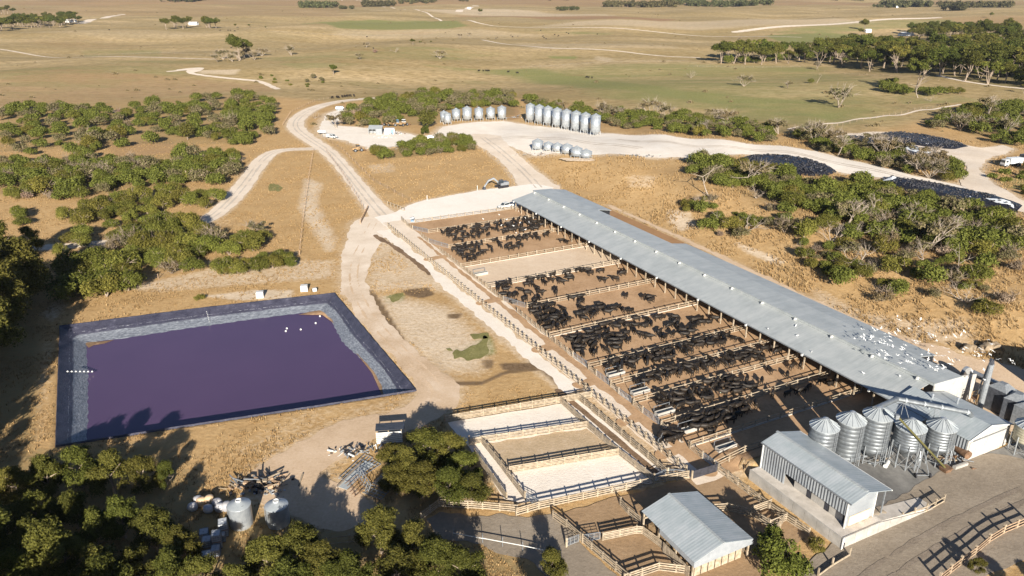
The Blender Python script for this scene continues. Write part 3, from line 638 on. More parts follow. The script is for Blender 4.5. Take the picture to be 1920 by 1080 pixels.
def gable_prism(mb, x0, x1, xr, y0, y1, z0, ze0, ze1, zr):
    """solid end wall slice with a gable outline"""
    a = [(x0, z0), (x1, z0), (x1, ze1), (xr, zr), (x0, ze0)]; n = 5
    mb.add([(x, y0, z) for x, z in a]+[(x, y1, z) for x, z in a], [(0, 1, 2, 3, 4), (9, 8, 7, 6, 5)]+[((k+1) % n, k, n+k, n+(k+1) % n) for k in range(n)])
def feed_shed():
    t = farm('feed_shed', 'grey roofed feed shed with white sliding doors on the concrete apron', 'shed', 99.5, 53.3, 0)
    y1 = 12.6
    mb = MB(); mb.slab([(-.15, -.2, 3.6), (4.45, -.2, 4.85), (4.45, y1, 4.85), (-.15, y1, 3.6)], .07); mb.build('roof', M['roof2'], t)
    mb = MB(); mb.slab([(4.45, -.2, 4.85), (9.85, -.2, 3.6), (9.85, y1-2, 3.6), (4.45, y1-2, 4.85)], .07); mb.build('roof', M['roof2'], t)
    mb = MB(); gable_prism(mb, .02, 9.6, 4.45, .0, .15, 0, 3.5, 3.5, 4.74); mb.build('gable_wall', M['white'], t)
    mb = MB(); mb.box((.07, y1/2, 1.75), (.14, y1-.4, 3.5)); mb.build('side_wall', M['clad'], t)
    mb = MB(); mb.box((9.53, y1/2-1, 1.75), (.14, y1-2.4, 3.5)); mb.build('side_wall', M['clad'], t)
    mb = MB(); mb.box((2.35, -.06, 1.5), (3.9, .08, 3.0)); mb.build('door', M['white'], t)
    mb = MB(); mb.box((6.15, -.06, 1.5), (3.6, .08, 3.0)); mb.build('door', M['white'], t)
    mb = MB(); mb.box((4.8, -.11, 3.12), (7.6, .1, .12)); mb.build('door_track', M['steel'], t)
    mb = MB(); mb.slab([(-.2, -.25, 3.66), (4.45, -.25, 4.92), (9.9, -.25, 3.66), (4.45, -.12, 4.92)], .2); mb.build('barge_board', M['paint'], t)
    mb = MB(); mb.slab([(-4.6, 6.6, 3.1), (-.2, 6.6, 3.5), (-.2, 12.8, 3.5), (-4.6, 12.8, 3.1)], .07); mb.build('lean_to_roof', M['roof2'], t)
    for x, y in ((-4.4, 6.9), (-4.4, 12.4)): MB().box((x, y, 1.5), (.16, .16, 3.0)).build('post', M['steel'], t)
    for x, y in ((4.0, 9.0), (6.4, 6.5), (1.8, 7.8)):
        m = MB(); m.tube((x, y, 4.0), (x, y, 5.35), .14); m.tube((x, y, 5.3), (x, y, 5.5), .26, .1); m.build('roof_vent', M['galv'], t, smooth=False)
feed_shed()
def loading_shed():
    t = farm('loading_shed', 'tall narrow grey corrugated shed standing on the white concrete dock', 'shed', 70.6, 49.6, 1.6)
    y1, e, r = 14.1, 4.0, 4.85
    mb = MB(); mb.slab([(-.2, -.7, e), (2.6, -.7, r), (2.6, y1+.3, r), (-.2, y1+.3, e)], .06); mb.build('roof', M['roof2'], t)
    mb = MB(); mb.slab([(2.6, -.7, r), (6.9, -.7, e-.25), (6.9, y1+.3, e-.25), (2.6, y1+.3, r)], .06); mb.build('roof', M['roof2'], t)
    mb = MB(); mb.box((2.6, y1/2, r+.03), (.4, y1+.9, .05)); mb.build('ridge_cap', M['roof'], t)
    mb = MB(); mb.box((.05, y1/2, 2.85), (.1, y1, 2.2)); mb.build('upper_wall', M['clad'], t)
    mb = MB(); mb.box((.05, 12.0, .87), (.1, 4.2, 1.74)); mb.build('lower_wall', M['clad'], t)
    mb = MB(); gable_prism(mb, .1, 4.95, 2.6, 0, .12, 0, e-.12, e-.3, r-.12); mb.build('gable_wall', M['clad'], t)
    mb = MB(); gable_prism(mb, .1, 4.95, 2.6, y1-.12, y1, 0, e-.12, e-.3, r-.12); mb.build('gable_wall', M['clad'], t)
    mb = MB(); mb.box((4.9, y1/2, 1.8), (.1, y1-.3, 3.6)); mb.build('side_wall', M['clad'], t)
    for k in range(3):
        mb = MB(); mb.box((.75, 1.9+2.9*k, .86), (.08, 2.1, 1.7)); mb.build('panel_door', M['panelc'], t)
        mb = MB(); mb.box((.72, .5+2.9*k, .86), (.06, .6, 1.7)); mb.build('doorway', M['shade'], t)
    mb = MB(); mb.box((2.5, -.06, .75), (3.6, .08, 1.4)); mb.build('roller_door', M['pensand'], t)
    for x, y in ((.0, -.08), (5.0, -.08), (-.08, y1)): MB().box((x, y, 1.95), (.13, .13, 3.9)).build('downpipe', M['paint'], t)
    for x in (6.7,):
        for y in (0, 7, 14): MB().box((x, y, 1.6), (.14, .14, 4.2)).build('post', M['steel'], t)
    mb = MB(); mb.bar((-.25, -.7, e-.05), (-.25, y1+.3, e-.05), .14); mb.build('gutter', M['steel'], t)
    mb = MB(); mb.bar((6.95, -.7, e-.32), (6.95, y1+.3, e-.32), .14); mb.build('gutter', M['paint'], t)
loading_shed()
def dock():
    t = farm('loading_dock', 'raised concrete loading dock with white panel walls below the tall narrow shed', 'loading dock', 69, 48.2, 0)
    mb = MB(); mb.box((3.6, 7.95, 1.5), (7.0, 15.6, .22)); mb.build('dock_slab', M['concrete'], t)
    for k in range(8): MB().box((.02, 1.0+1.98*k, .8), (.16, 1.93, 1.6)).build('wall_panel', M['panelc'], t)
    for k in range(8):
        x0, x1 = .1+2.1*k, .1+2.1*k+2.06; f = lambda x: max(.12, 1.66*(1-max(0, x-6.4)/10.4))
        mb = MB(); mb.add([(x0, .0, -.2), (x1, .0, -.2), (x1, 0, f(x1)), (x0, 0, f(x0)), (x0, .16, -.2), (x1, .16, -.2), (x1, .16, f(x1)), (x0, .16, f(x0))], [(0, 1, 2, 3), (7, 6, 5, 4), (3, 2, 6, 7), (1, 5, 6, 2), (4, 0, 3, 7), (1, 0, 4, 5)])
        mb.build('wall_panel', M['panelc'], t)
    mb = MB(); g_ = lambda x: max(.1, 1.58*(1-max(0, x-6.9)/10.2)); mb.slab([(7.1, .17, 1.6), (17.2, .17, .14), (17.2, 2.4, .14), (7.1, 2.4, 1.6)], .5); mb.build('ramp_slab', M['concrete'], t)
    for k in range(2): MB().box((-.1+.25*k, -.1+.1*k, .85), (.1, .1, 1.7)).build('corner_post', M['paint'], t)
dock()
def hay_shed():
    t = farm('stock_shelter', 'open sided timber shelter with pale grey gable roof in the lower yards', 'shed', 49.6, 52, 0)
    mb = MB(); mb.slab([(-.2, 0, 2.8), (3.9, 0, 4.05), (3.9, 10.2, 4.05), (-.2, 10.2, 2.8)], .06); mb.build('roof', M['roof2'], t)
    mb = MB(); mb.slab([(3.9, 0, 4.05), (8.6, 0, 2.8), (8.6, 10.2, 2.8), (3.9, 10.2, 4.05)], .06); mb.build('roof', M['roof2'], t)
    mb = MB(); mb.box((3.9, 5.1, 4.07), (.35, 10.3, .04)); mb.build('ridge_cap', M['roof'], t)
    mb = MB(); a = [(-.2, 2.0), (8.6, 2.1), (8.6, 2.74), (3.9, 3.98), (-.2, 2.74)]
    mb.add([(x, .0, z) for x, z in a]+[(x, .08, z) for x, z in a], [(0, 1, 2, 3, 4), (9, 8, 7, 6, 5)]+[((k+1) % 5, k, 5+k, 5+(k+1) % 5) for k in range(5)]); mb.build('gable_fascia', M['paint2'], t)
    mb = MB(); mb.box((-.24, 3.2, 2.45), (.06, 6.4, .62)); mb.build('eave_fascia', M['paint2'], t)
    for x in (0, 8.3):
        for y in (.4, 3.5, 6.8, 9.9): MB().box((x, y, 1.4), (.18, .18, 2.76)).build('post', M['timber'], t)
    for k in range(3): MB().box((4.0, .5+4.6*k, 2.0), (8.2, .1, .22)).build('beam', M['timber'], t)
    for x0, y0, x1, y1 in ((-.3, .6, -.3, 5.6), (.4, .55, 7.6, .55), (8.4, 1.0, 8.4, 6.0)):
        n = 7; mb = MB()
        for k in range(n):
            u, v = k/n, (k+.86)/n; mb.bar((x0+(x1-x0)*u, y0+(y1-y0)*u, .85), (x0+(x1-x0)*v, y0+(y1-y0)*v, .85), .05, 1.5)
        mb.build('timber_panel', M['timber'], t)
M['paint2'] = simple('pale_grey_fascia', (.22, .24, .26), (.28, .30, .32), 1, .5)
hay_shed()
hb = MB(); hb.box((0, 0, .4), (.95, 1.5, .8)); hb.box((0, 0, .82), (.8, 1.35, .08)); hb = hb.mesh('hay_bale', M['hay'])
for i, (b, a, z, w) in enumerate(((50.2, 61.0, 0, 'beside the far post'), (50.3, 59.2, 0, 'second from the far post'), (50.4, 57.4, 0, 'nearest the front'), (50.25, 60.3, .84, 'stacked on top of the others'))):
    x, y = L(b, a); tag(inst('hay_bale', hb, None, (x, y, z), AZ+.12*i-.2), 'brown hay bale under the stock shelter roof, '+w, 'hay bale', 'hay bales under the stock shelter')
# ================================================================ silos
def silo_parts(t, R, z0, z1, apex, legs=8, hopper=True, ribs=9, ladder=True, stays=True, mat='galv', detail=True):
    n = 28 if detail else 18; prof = [(R*.985, z0)]
    if detail:
        for k in range(ribs):
            za = z0+(z1-z0)*k/ribs; zb = z0+(z1-z0)*(k+1)/ribs
            prof += [(R*.98, za+.02), (R*1.01, za+(zb-za)*.22), (R*1.015, za+(zb-za)*.5), (R*1.01, za+(zb-za)*.78), (R*.98, zb-.02)]
    else: prof += [(R, z0+.02)]
    prof += [(R, z1)]
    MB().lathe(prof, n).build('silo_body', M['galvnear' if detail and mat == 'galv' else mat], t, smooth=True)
    mb = MB(); mb.lathe([(R*1.05, z1-.04), (R*1.05, z1+.04), (R*.18, apex-.12), (R*.16, apex-.1)], n)
    if detail:
        for k in range(16):
            c, s_ = math.cos(2*PI*k/16+.1), math.sin(2*PI*k/16+.1); mb.bar((R*1.06*c, R*1.06*s_, z1+.08), (R*.18*c, R*.18*s_, apex-.08), .05, .06)
    mb.build('silo_roof', M['galvroof'], t)
    MB().lathe([(R*.19, apex-.14), (R*.2, apex+.02), (R*.05, apex+.14)], 12).build('hatch', M['galv'], t)
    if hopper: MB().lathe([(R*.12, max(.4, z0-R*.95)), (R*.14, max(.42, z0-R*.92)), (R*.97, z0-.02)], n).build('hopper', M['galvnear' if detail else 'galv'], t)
    if legs:
        lz = z0+.9 if detail else z0+.3
        lm = MB().box((0, 0, (lz-.1)/2), (.11, .11, lz+.1)).mesh('leg', M['galv'])
        for k in range(legs):
            c, s_ = math.cos(2*PI*(k+.5)/legs), math.sin(2*PI*(k+.5)/legs); inst('leg', lm, t, (R*1.05*c, R*1.05*s_, 0))
    if stays and z0 > 1.2 and detail:
        mb = MB(); P_ = [(R*1.05*math.cos(2*PI*(k+.5)/legs), R*1.05*math.sin(2*PI*(k+.5)/legs)) for k in range(legs)]
        for k in range(legs):
            a, b = P_[k], P_[(k+1) % legs]; mb.bar((*a, .7), (*b, .7), .05); mb.bar((*a, .1), (*b, z0*.8), .04)
        mb.build('stay', M['galv'], t)
    if ladder:
        mb = MB(); w = .2
        for s_ in (-w, w): mb.bar((s_, -R-.14, .3), (s_, -R-.14, z1), .05)
        for s_ in (-w, w): mb.bar((s_, -R-.14, z1), (s_*.6, -R*.2, apex+.05), .05)
        k = .6
        while k < z1: mb.bar((-w, -R-.14, k), (w, -R-.14, k), .035); k += .35
        mb.build('ladder', M['steel'], t)
M['galvroof'] = simple('galvanised_roof', (.32, .35, .37), (.42, .45, .46), .8, .4, .35, spec=.5)
def apex_of(loc, ty):
    lo, hi = 0, 30
    for _ in range(40):
        m = (lo+hi)/2; dy, dz = loc[1], loc[2]+m-CH
        if 540-CF*(dy*ST+dz*CT)/(dy*CT-dz*ST) > ty: lo = m
        else: hi = m
    return lo
for i, (bx, by, ty, R, z0f, legs, rz, lab) in enumerate((
    (1534, 868, 784, 1.92, .10, 8, .35, 'squat grey grain silo with flat base, nearest the loading shed roof, left of two others'),
    (1582, 862, 772, 1.95, .11, 8, .2, 'tall ribbed grey grain silo between two others behind the loading shed'),
    (1630, 860, 763, 1.98, .24, 8, .1, 'tallest ribbed grey silo, feeding the big elevated pipe'),
    (1693, 868, 785, 2.0, .41, 10, .1, 'hopper bottomed silo on a ring of thin legs under the yellow auger'),
    (1751, 862, 784, 1.95, .36, 10, .0, 'hopper bottomed silo beside the feed shed wall, right of the yellow auger'))):
    loc = P(bx, by); ap = apex_of(loc, ty); t = thing('grain_silo', lab, 'silo', loc, rz+AZ*.4, 'grain silos on the concrete apron')
    z0 = ap*z0f; z1 = ap-1.25
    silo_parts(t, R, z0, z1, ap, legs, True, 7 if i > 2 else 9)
t = thing('grain_silo', 'cream coloured silo at the right edge beyond the feed shed', 'silo', P(1918, 848), 0, 'grain silos on the concrete apron')
silo_parts(t, 1.9, 2.2, 4.6, 5.8, 8, True, 6, False, True, 'cream')
def far_silo(bx, by, ty, D, z0, lab, grp, proto={}):
    loc = P(bx, by); ap = apex_of(loc, ty)
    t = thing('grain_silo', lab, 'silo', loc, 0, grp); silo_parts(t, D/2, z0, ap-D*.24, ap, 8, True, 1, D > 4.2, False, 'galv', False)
O8 = ['first', 'second', 'third', 'fourth', 'fifth', 'sixth', 'seventh', 'eighth']
for k in range(8):
    xs = (994, 1011, 1027, 1044, 1061.5, 1079.4, 1097, 1116); ys_ = (230, 233, 236, 239.5, 243, 247, 250, 253.5); ty = (193, 195.4, 198, 201, 204, 206.8, 210, 212.8)
    far_silo(xs[k], ys_[k], ty[k], 4.3, 1.7, f'tall silver silo, {O8[k]} from the left in the long row of eight', 'row of eight tall silos')
for k, (x, y, ty, D, w) in enumerate(((832.8, 230, 207, 3.6, 'half hidden at the left end'), (839, 233.5, 210, 3.6, 'standing forward of the row at its left end'), (855.5, 227, 202.5, 4.1, 'second in the back line from the left'), (876, 227, 198.8, 4.5, 'tallest, beside the middle'), (898, 226, 200.4, 4.2, 'fourth in the back line from the left'), (920, 225, 200, 4.2, 'next to the right end'), (941, 225, 197.6, 4.3, 'at the right end beside the auger'))):
    far_silo(x, y, ty, D, 1.2, f'silver silo in the loose row, {w}', 'loose row of silos by the pine')
for k, (x, y, ty, D) in enumerate(((1008, 281, 260, 4.4), (1028, 282, 265, 3.7), (1045, 283.5, 267, 4.0), (1063, 288, 268.5, 4.2), (1080.7, 295, 273.5, 4.3), (1098.5, 296, 279.2, 4.4))):
    far_silo(x, y, ty, D, .8 if k in (0, 4) else .5, f'low squat silver silo, {O8[k]} from the left in the short row of six', 'short row of squat silos')
# tanks near the foreground trees
for (bx, by, ty, lab) in ((454, 983, 937, 'pale galvanised water tank with conical top and round hatch, in sunlight beside wrapped bales'), (523, 981, 938, 'shaded galvanised water tank, right of the sunlit tank')):
    loc = P(bx, by); ap = apex_of(loc, ty); t = thing('water_tank', lab, 'tank', loc, 0, 'galvanised tanks by the trees')
    R = 1.42
    MB().lathe([(R*.96, 0), (R*.98, .2), (R, .25), (R, ap-.75), (R*1.02, ap-.72)], 32).build('tank_body', M['galv'], t, smooth=False)
    MB().lathe([(R*1.03, ap-.74), (R*1.02, ap-.70), (.36, ap-.18), (.34, ap-.16)], 32).build('tank_roof', M['galvroof'], t)
    MB().lathe([(.36, ap-.2), (.38, ap), (.30, ap+.02), (.28, ap-.1)], 20).build('hatch', M['paint'], t)
    MB().lathe([(.24, 0), (.24, .06), (.2, .07)], 16, (.55, -.55, ap-.52)).build('inspection_lid', M['steel'], t)
    mb = MB(); mb.bar((-R-.08, -.3, 0), (-R-.08, -.3, ap-.7), .05); mb.bar((-R-.08, .1, 0), (-R-.08, .1, ap-.7), .05)
    for k in range(6): mb.bar((-R-.08, -.3, .3+.35*k), (-R-.08, .1, .3+.35*k), .04)
    mb.build('ladder', M['steel'], t)
# elevated pipe and augers
def polytube(mb, pts, r, n=14):
    for a, b in zip(pts, pts[1:]): mb.tube(a, b, r, r, n)
    for p in pts[1:-1]: mb.lathe([(r*.25, -r*.98), (r*.75, -r*.68), (r*1.0, 0), (r*.75, r*.68), (r*.25, r*.98)], n, p)
s3 = P(1630, 860); p0 = P(1640, 766, 8.3); p1 = P(1682, 748, 7.4); p2 = P(1816, 773, 5.9); p3 = P(1821, 779, 5.0)
t = thing('feed_pipe', 'thick silver elevated pipe running from the tallest silo over the feed shed roof', 'pipe', (p0[0], p0[1], 0))
rel = lambda q: (q[0]-p0[0], q[1]-p0[1], q[2])
mb = MB(); polytube(mb, [rel(q) for q in (p0, p1, p2, p3)], .36); mb.build('pipe', M['galvnear'], t)
for f_ in (.12, .38, .62, .98):
    q = tuple(p1[i]+(p2[i]-p1[i])*f_ for i in range(3)); d = [p2[i]-p1[i] for i in range(3)]; e = .1/math.hypot(d[0], d[1])
    mb = MB(); mb.tube(rel([q[i]-d[i]*e for i in range(3)]), rel([q[i]+d[i]*e for i in range(3)]), .42, .42, 14); mb.build('flange', M['galvroof'], t)
for f_ in (.1, .55):
    q = tuple(p1[i]+(p2[i]-p1[i])*f_ for i in range(3)); mb = MB(); r_ = rel(q)
    mb.bar((r_[0], r_[1], 4.0), r_, .07); mb.bar((r_[0]+1.2, r_[1]-.4, 4.1), (r_[0], r_[1], r_[2]-.2), .06); mb.bar((r_[0]-1.2, r_[1]+.5, 4.1), (r_[0], r_[1], r_[2]-.2), .05); mb.build('support_frame', M['steel'], t)
a0 = P(1682, 780, 9.3); a1 = P(1772, 884)
t = thing('grain_auger', 'long yellow green auger leaning up over the hopper silo', 'auger', (a1[0], a1[1], a1[2]))
rel = lambda q: (q[0]-a1[0], q[1]-a1[1], q[2]-a1[2])
mb = MB(); mb.tube(rel((a1[0], a1[1], a1[2]+.5)), rel(a0), .15, .15, 10); mb.build('auger_tube', M['yelauger'], t)
mb = MB(); mb.box((0, 0, .35), (1.0, .9, .7), .4, 0, 1.4); mb.build('hopper', M['rust'], t)
mid = tuple(a1[i]*.55+a0[i]*.45 for i in range(3)); mr = rel(mid)
mb = MB()
for s_ in (-1, 1): mb.bar((mr[0]+s_*.9, mr[1]-1.2, .3), (mr[0], mr[1], mr[2]-.2), .08)
mb.bar((mr[0]-.9, mr[1]-1.2, .35), (mr[0]+.9, mr[1]-1.2, .35), .08); mb.build('undercarriage', M['steel'], t)
for s_ in (-1, 1):
    mb = MB(); mb.tube((mr[0]+s_*1.0-.1, mr[1]-1.2, .35), (mr[0]+s_*1.0+.1, mr[1]-1.2, .35), .35, .35, 14); mb.build('wheel', M['rubber'], t)
mb = MB(); mb.box(rel((a0[0], a0[1], a0[2]-.1)), (.5, .5, .6)); mb.build('motor', M['steel'], t)
# clutter under the silos
def place(px, py): return P(px, py)
l = P(1797, 857); t = thing('diesel_tank', 'rusty brown horizontal fuel tank on a stand against the feed shed corner', 'tank', l, AZ+1.35)
mb = MB(); mb.tube((-1.5, 0, 1.25), (1.5, 0, 1.25), .62, .62, 18); mb.build('tank_body', M['rust'], t)
mb = MB(); mb.tube((1.5, 0, 1.25), (1.6, 0, 1.25), .6, .5, 18); mb.build('tank_end', M['cream'], t)
mb = MB()
for x in (-1.1, 1.1):
    for y in (-.5, .5): mb.bar((x, y, 0), (x*.9, y*.7, .9), .09)
mb.build('stand', M['steel'], t)
def crate(px, py, d, mat, name, lab, cat, rz=.3, z=None, grp=None):
    l = P(px, py); mb = MB(); mb.box((0, 0, d[2]/2), d); mb.box((0, 0, d[2]), (d[0]*.86, d[1]*.86, .06)); mb.box((0, 0, .06), (d[0]*1.06, d[1]*1.06, .1))
    return tag(mb.build(name, M[mat], None, (l[0], l[1], l[2]+(z or 0)), rz), lab, cat, grp)
l = P(1662, 873); t = thing('gas_cylinder', 'white cylinder lying on the concrete in front of the tallest silo', 'cylinder', l, .9)
mb = MB(); mb.tube((-.8, 0, .3), (.7, 0, .3), .3, .3, 14); mb.build('cylinder_body', M['paint'], t); mb = MB(); mb.tube((.7, 0, .3), (1.0, 0, .3), .28, .1, 14); mb.build('valve_end', M['steel'], t)
def pile(px, py, n, spread, sz, mats, name, lab, cat, seed=1, bars=True):
    rr = random.Random(seed); l = P(px, py); t = thing(name, lab, cat, l); 
    for m_ in mats:
        mb = MB()
        for _ in range(n):
            x, y = rr.gauss(0, spread[0]), rr.gauss(0, spread[1]); z = rr.uniform(.05, sz*1.3)*max(.2, 1-math.hypot(x/spread[0], y/spread[1])*.35)
            a = rr.uniform(0, PI)
            if bars and rr.random() < .6:
                ln = rr.uniform(.5, 1.8)*sz*1.4; mb.bar((x, y, z), (x+math.cos(a)*ln, y+math.sin(a)*ln, max(.05, z+rr.uniform(-.4, .4))), rr.uniform(.06, .2))
            else: mb.box((x, y, z), (rr.uniform(.2, .7)*sz, rr.uniform(.2, .6)*sz, rr.uniform(.1, .4)*sz), a)
        mb.build('scrap_'+{'deadwood': 'timber', 'steel': 'steel', 'paint': 'sheet', 'rust': 'iron', 'darksteel': 'frame', 'timber': 'board', 'timber2': 'plank', 'rubber': 'rubber', 'galv': 'tin', 'plasticw': 'plastic', 'tarp': 'cover'}[m_], M[m_], t)
    return t
pile(1782, 868, 12, (1.4, .8), .7, ['rust', 'steel', 'timber'], 'scrap_heap', 'heap of rusty machine parts at the foot of the auger', 'scrap heap', 3)
pile(1622, 864, 7, (2.0, .5), .8, ['deadwood', 'steel'], 'timber_trestle', 'pale timber and steel trestle at the foot of the tallest silo', 'trestle', 5)
l = P(1800, 876); tag(MB().box((0, 0, .25), (2.6, .5, .5)).box((0, 0, .53), (2.3, .3, .06)).build('concrete_block', M['panelc'], None, l, .42), 'long white concrete block on the apron before the feed shed', 'concrete block')
# ---- mill machinery right of the feed shed
l = P(1834, 775); t = thing('bucket_elevator', 'tall slim grey grain elevator leg standing above the mill bins', 'grain elevator', (l[0], l[1], 0), AZ)
zt = apex_of((l[0], l[1], 0), 684)
mb = MB(); mb.tube((0, 0, 0), (.5, .2, zt), .46, .42, 12); mb.build('elevator_leg', M['steel'], t)
mb = MB(); mb.box((.45, .2, zt+.3), (.9, .6, .7), .3, 0, .7); mb.box((.1, .2, zt+.7), (.35, .35, .5)); mb.build('elevator_head', M['darksteel'], t)
mb = MB(); mb.bar((.3, .5, zt-.5), (2.0, 2.2, .5), .2); mb.bar((.8, .2, 0), (.8, .2, zt-.6), .08); mb.build('spout', M['steel'], t)
def mill_bin(px, py, R, z1, lab, mat='darksteel', rz=0):
    l = P(px, py); t = thing('mill_bin', lab, 'bin', (l[0], l[1], 0), AZ+rz)
    MB().box((0, 0, z1/2), (R*2, R*2.2, z1)).build('bin_body', M[mat], t)
    mb = MB(); mb.box((0, 0, z1+.45), (R*2.1, R*2.3, .9), 0, 0, .35); mb.build('bin_roof', M['steel'], t)
    mb = MB(); mb.box((R+.3, 0, z1*.6), (.5, .8, z1*.8)); mb.build('chute', M['steel'], t)
    for s_ in (-1, 1): MB().bar((s_*(R-.1), -R*1.12, 0), (s_*(R-.1), -R*1.12, z1), .12).build('corner_post', M['galv'], t)
mill_bin(1868, 768, 1.3, 4.0, 'dark grey square mill bin behind the tall elevator leg')
mill_bin(1898, 784, 1.4, 3.6, 'dark grey square mill bin right of the elevator leg', 'darksteel', .3)
mill_bin(1925, 800, 1.6, 3.4, 'grey square mill bin at the right edge of the picture', 'steel')
l = P(1826, 768); t = thing('work_platform', 'yellow steel frame of a work platform beside the elevator leg', 'platform', (l[0], l[1], 0), AZ)
mb = MB()
for x in (-.7, .7):
    for y in (-.5, .5): mb.bar((x, y, 0), (x, y, 3.2), .1)
mb.build('frame', M['yellow'], t); mb = MB(); mb.box((0, 0, 2.2), (1.5, 1.1, .1)); mb.build('deck', M['rust'], t)
mb = MB()
for z in (2.7, 3.15): mb.bar((-.7, -.5, z), (.7, -.5, z), .08); mb.bar((-.7, .5, z), (.7, .5, z), .08)
mb.build('handrail', M['yellow'], t)
q0, q1 = P(1822, 697, 3.6), P(1990, 775, 3.6); t = thing('conveyor', 'long dark covered conveyor gantry running behind the mill bins', 'conveyor', (q0[0], q0[1], 0))
d_ = (q1[0]-q0[0], q1[1]-q0[1])
mb = MB(); mb.bar((0, 0, 3.4), (d_[0], d_[1], 3.4), .9, .5); mb.build('conveyor_trough', M['darksteel'], t)
mb = MB(); mb.bar((0, 0, 3.75), (d_[0], d_[1], 3.75), 1.1, .14); mb.build('conveyor_cover', M['steel'], t)
for k in range(8): u = (k+.5)/8; MB().bar((d_[0]*u, d_[1]*u, 0), (d_[0]*u, d_[1]*u, 3.2), .16).build('leg', M['steel'], t)
l = P(1808, 712); t = thing('fan_housing', 'pale round fan housing at the long shed gable', 'fan', (l[0], l[1], 0), AZ)
mb = MB(); mb.tube((0, -.3, 1.4), (0, .3, 1.4), 1.1, 1.1, 18); mb.build('fan_casing', M['galv'], t); MB().box((0, 0, .3), (1.2, .8, .6)).build('fan_base', M['steel'], t)
l = P(2035, 752); t = thing('machinery_shed', 'unseen grey shed added past the right edge to cast a shadow', 'shed', (l[0], l[1], 0), AZ)  # unseen shed, added so its shadow falls on the bank at the right edge
MB().box((0, 0, 2.6), (8, 9, 5.2)).build('wall', M['steel'], t)
mb = MB(); mb.slab([(-4.3, -4.8, 5.25), (0, -4.8, 6.4), (0, 4.8, 6.4), (-4.3, 4.8, 5.25)], .06); mb.slab([(0, -4.8, 6.4), (4.3, -4.8, 5.25), (4.3, 4.8, 5.25), (0, 4.8, 6.4)], .06); mb.build('roof', M['roof2'], t)
# ================================================================ foreground bits
ibc = [(421, 1002, 0), (416, 1012, 0), (409, 1024, 0), (406, 1039, 0), (389, 1050, 0), (384, 1008, 0), (389, 1022, 0), (421, 1002, 1.02), (409, 1024, 1.02)]
iw = ('at the far end of the row', 'second from the tank', 'in the middle of the row', 'fourth from the tank', 'nearest the camera', 'shaded, far left of the row', 'shaded, left of the row', 'stacked on the far end one', 'stacked on the middle one')
fm = MB()
for x in (-.5, .5):
    for y in (-.6, .6): fm.bar((x, y, .1), (x, y, 1.0), .05)
for z in (.12, .4, .7, 1.0):
    for s_ in (-1, 1): fm.bar((-.5, s_*.6, z), (.5, s_*.6, z), .04); fm.bar((s_*.5, -.6, z), (s_*.5, .6, z), .04)
for k in (-.25, 0, .25):
    for s_ in (-1, 1): fm.bar((k, s_*.6, .1), (k, s_*.6, 1.0), .03); fm.bar((s_*.5, k*1.3, .1), (s_*.5, k*1.3, 1.0), .03)
fm = fm.mesh('cage', M['steel'])
bm_ = MB().box((0, 0, .55), (.92, 1.12, .86)).lathe([(.12, .98), (.12, 1.04), (.1, 1.05)], 12).mesh('bottle', M['plasticw']); pm_ = MB().box((0, 0, .05), (1.05, 1.25, .1)).mesh('pallet', M['timber2'])
for (px, py, z), w in zip(ibc, iw):
    l = P(px, py); t = thing('caged_tank', 'white plastic tank in a wire cage, '+w, 'tank', (l[0], l[1], l[2]+z), .35+random.uniform(-.1, .1), 'caged plastic tanks by the big tree')
    inst('bottle', bm_, t); inst('cage', fm, t); inst('pallet', pm_, t)
bag = MB(); bag.lathe([(.35, 0), (.62, .12), (.7, .5), (.62, .95), (.35, 1.1)], 12)
bag.v = [(x*(1+.08*math.sin(7*z+x*4)), y*(1+.08*math.sin(5*z+y*6)), z) for x, y, z in bag.v]
bgm = bag.mesh('wrapped_bale', M['bag'], True); bgt = bag.mesh('wrapped_bale', M['bagtan'], True)
for i, ((px, py, mm), w) in enumerate(zip(((362, 956, 0), (378, 947, 1), (394, 944, 1), (391, 960, 0), (408, 949, 0), (426, 956, 0), (372, 943, 0), (413, 958, 0)), ('at the left end', 'lit tan, second along', 'lit tan with a torn top', 'white, front row', 'grey, back row', 'nearest the tank', 'small and white, at the back left', 'shaded, front row'))):
    l = P(px, py); tag(inst('wrapped_bale', bgt if mm else bgm, None, l, i*.9, (1.0, .85, .9+.1*(i % 3))), f'plastic wrapped bale in the heap by the tank, {w}', 'bale', 'wrapped bales by the tank')
pile(487, 912, 26, (1.9, 1.0), 1.0, ['rubber', 'timber', 'steel', 'timber2'], 'rubbish_heap', 'heap of burnt timber and rubbish at the end of the sandy track', 'rubbish heap', 8)
pile(500, 925, 10, (1.6, .6), .5, ['steel', 'plasticw'], 'scrap_heap', 'scatter of grey scrap in shade before the rubbish heap', 'scrap heap', 9, False)
pile(672, 848, 22, (2.3, .9), .5, ['paint', 'rubber', 'steel'], 'scrap_heap', 'long heap of white and black offcuts beside the sandy track', 'scrap heap', 11)
def panel(mb, L_, W_, n=5, m_=2):
    for k in range(n+1): mb.bar((L_*k/n-L_/2, -W_/2, 0), (L_*k/n-L_/2, W_/2, 0), .06)
    for k in range(m_+1): mb.bar((-L_/2, W_*k/m_-W_/2, 0), (L_/2, W_*k/m_-W_/2, 0), .07)
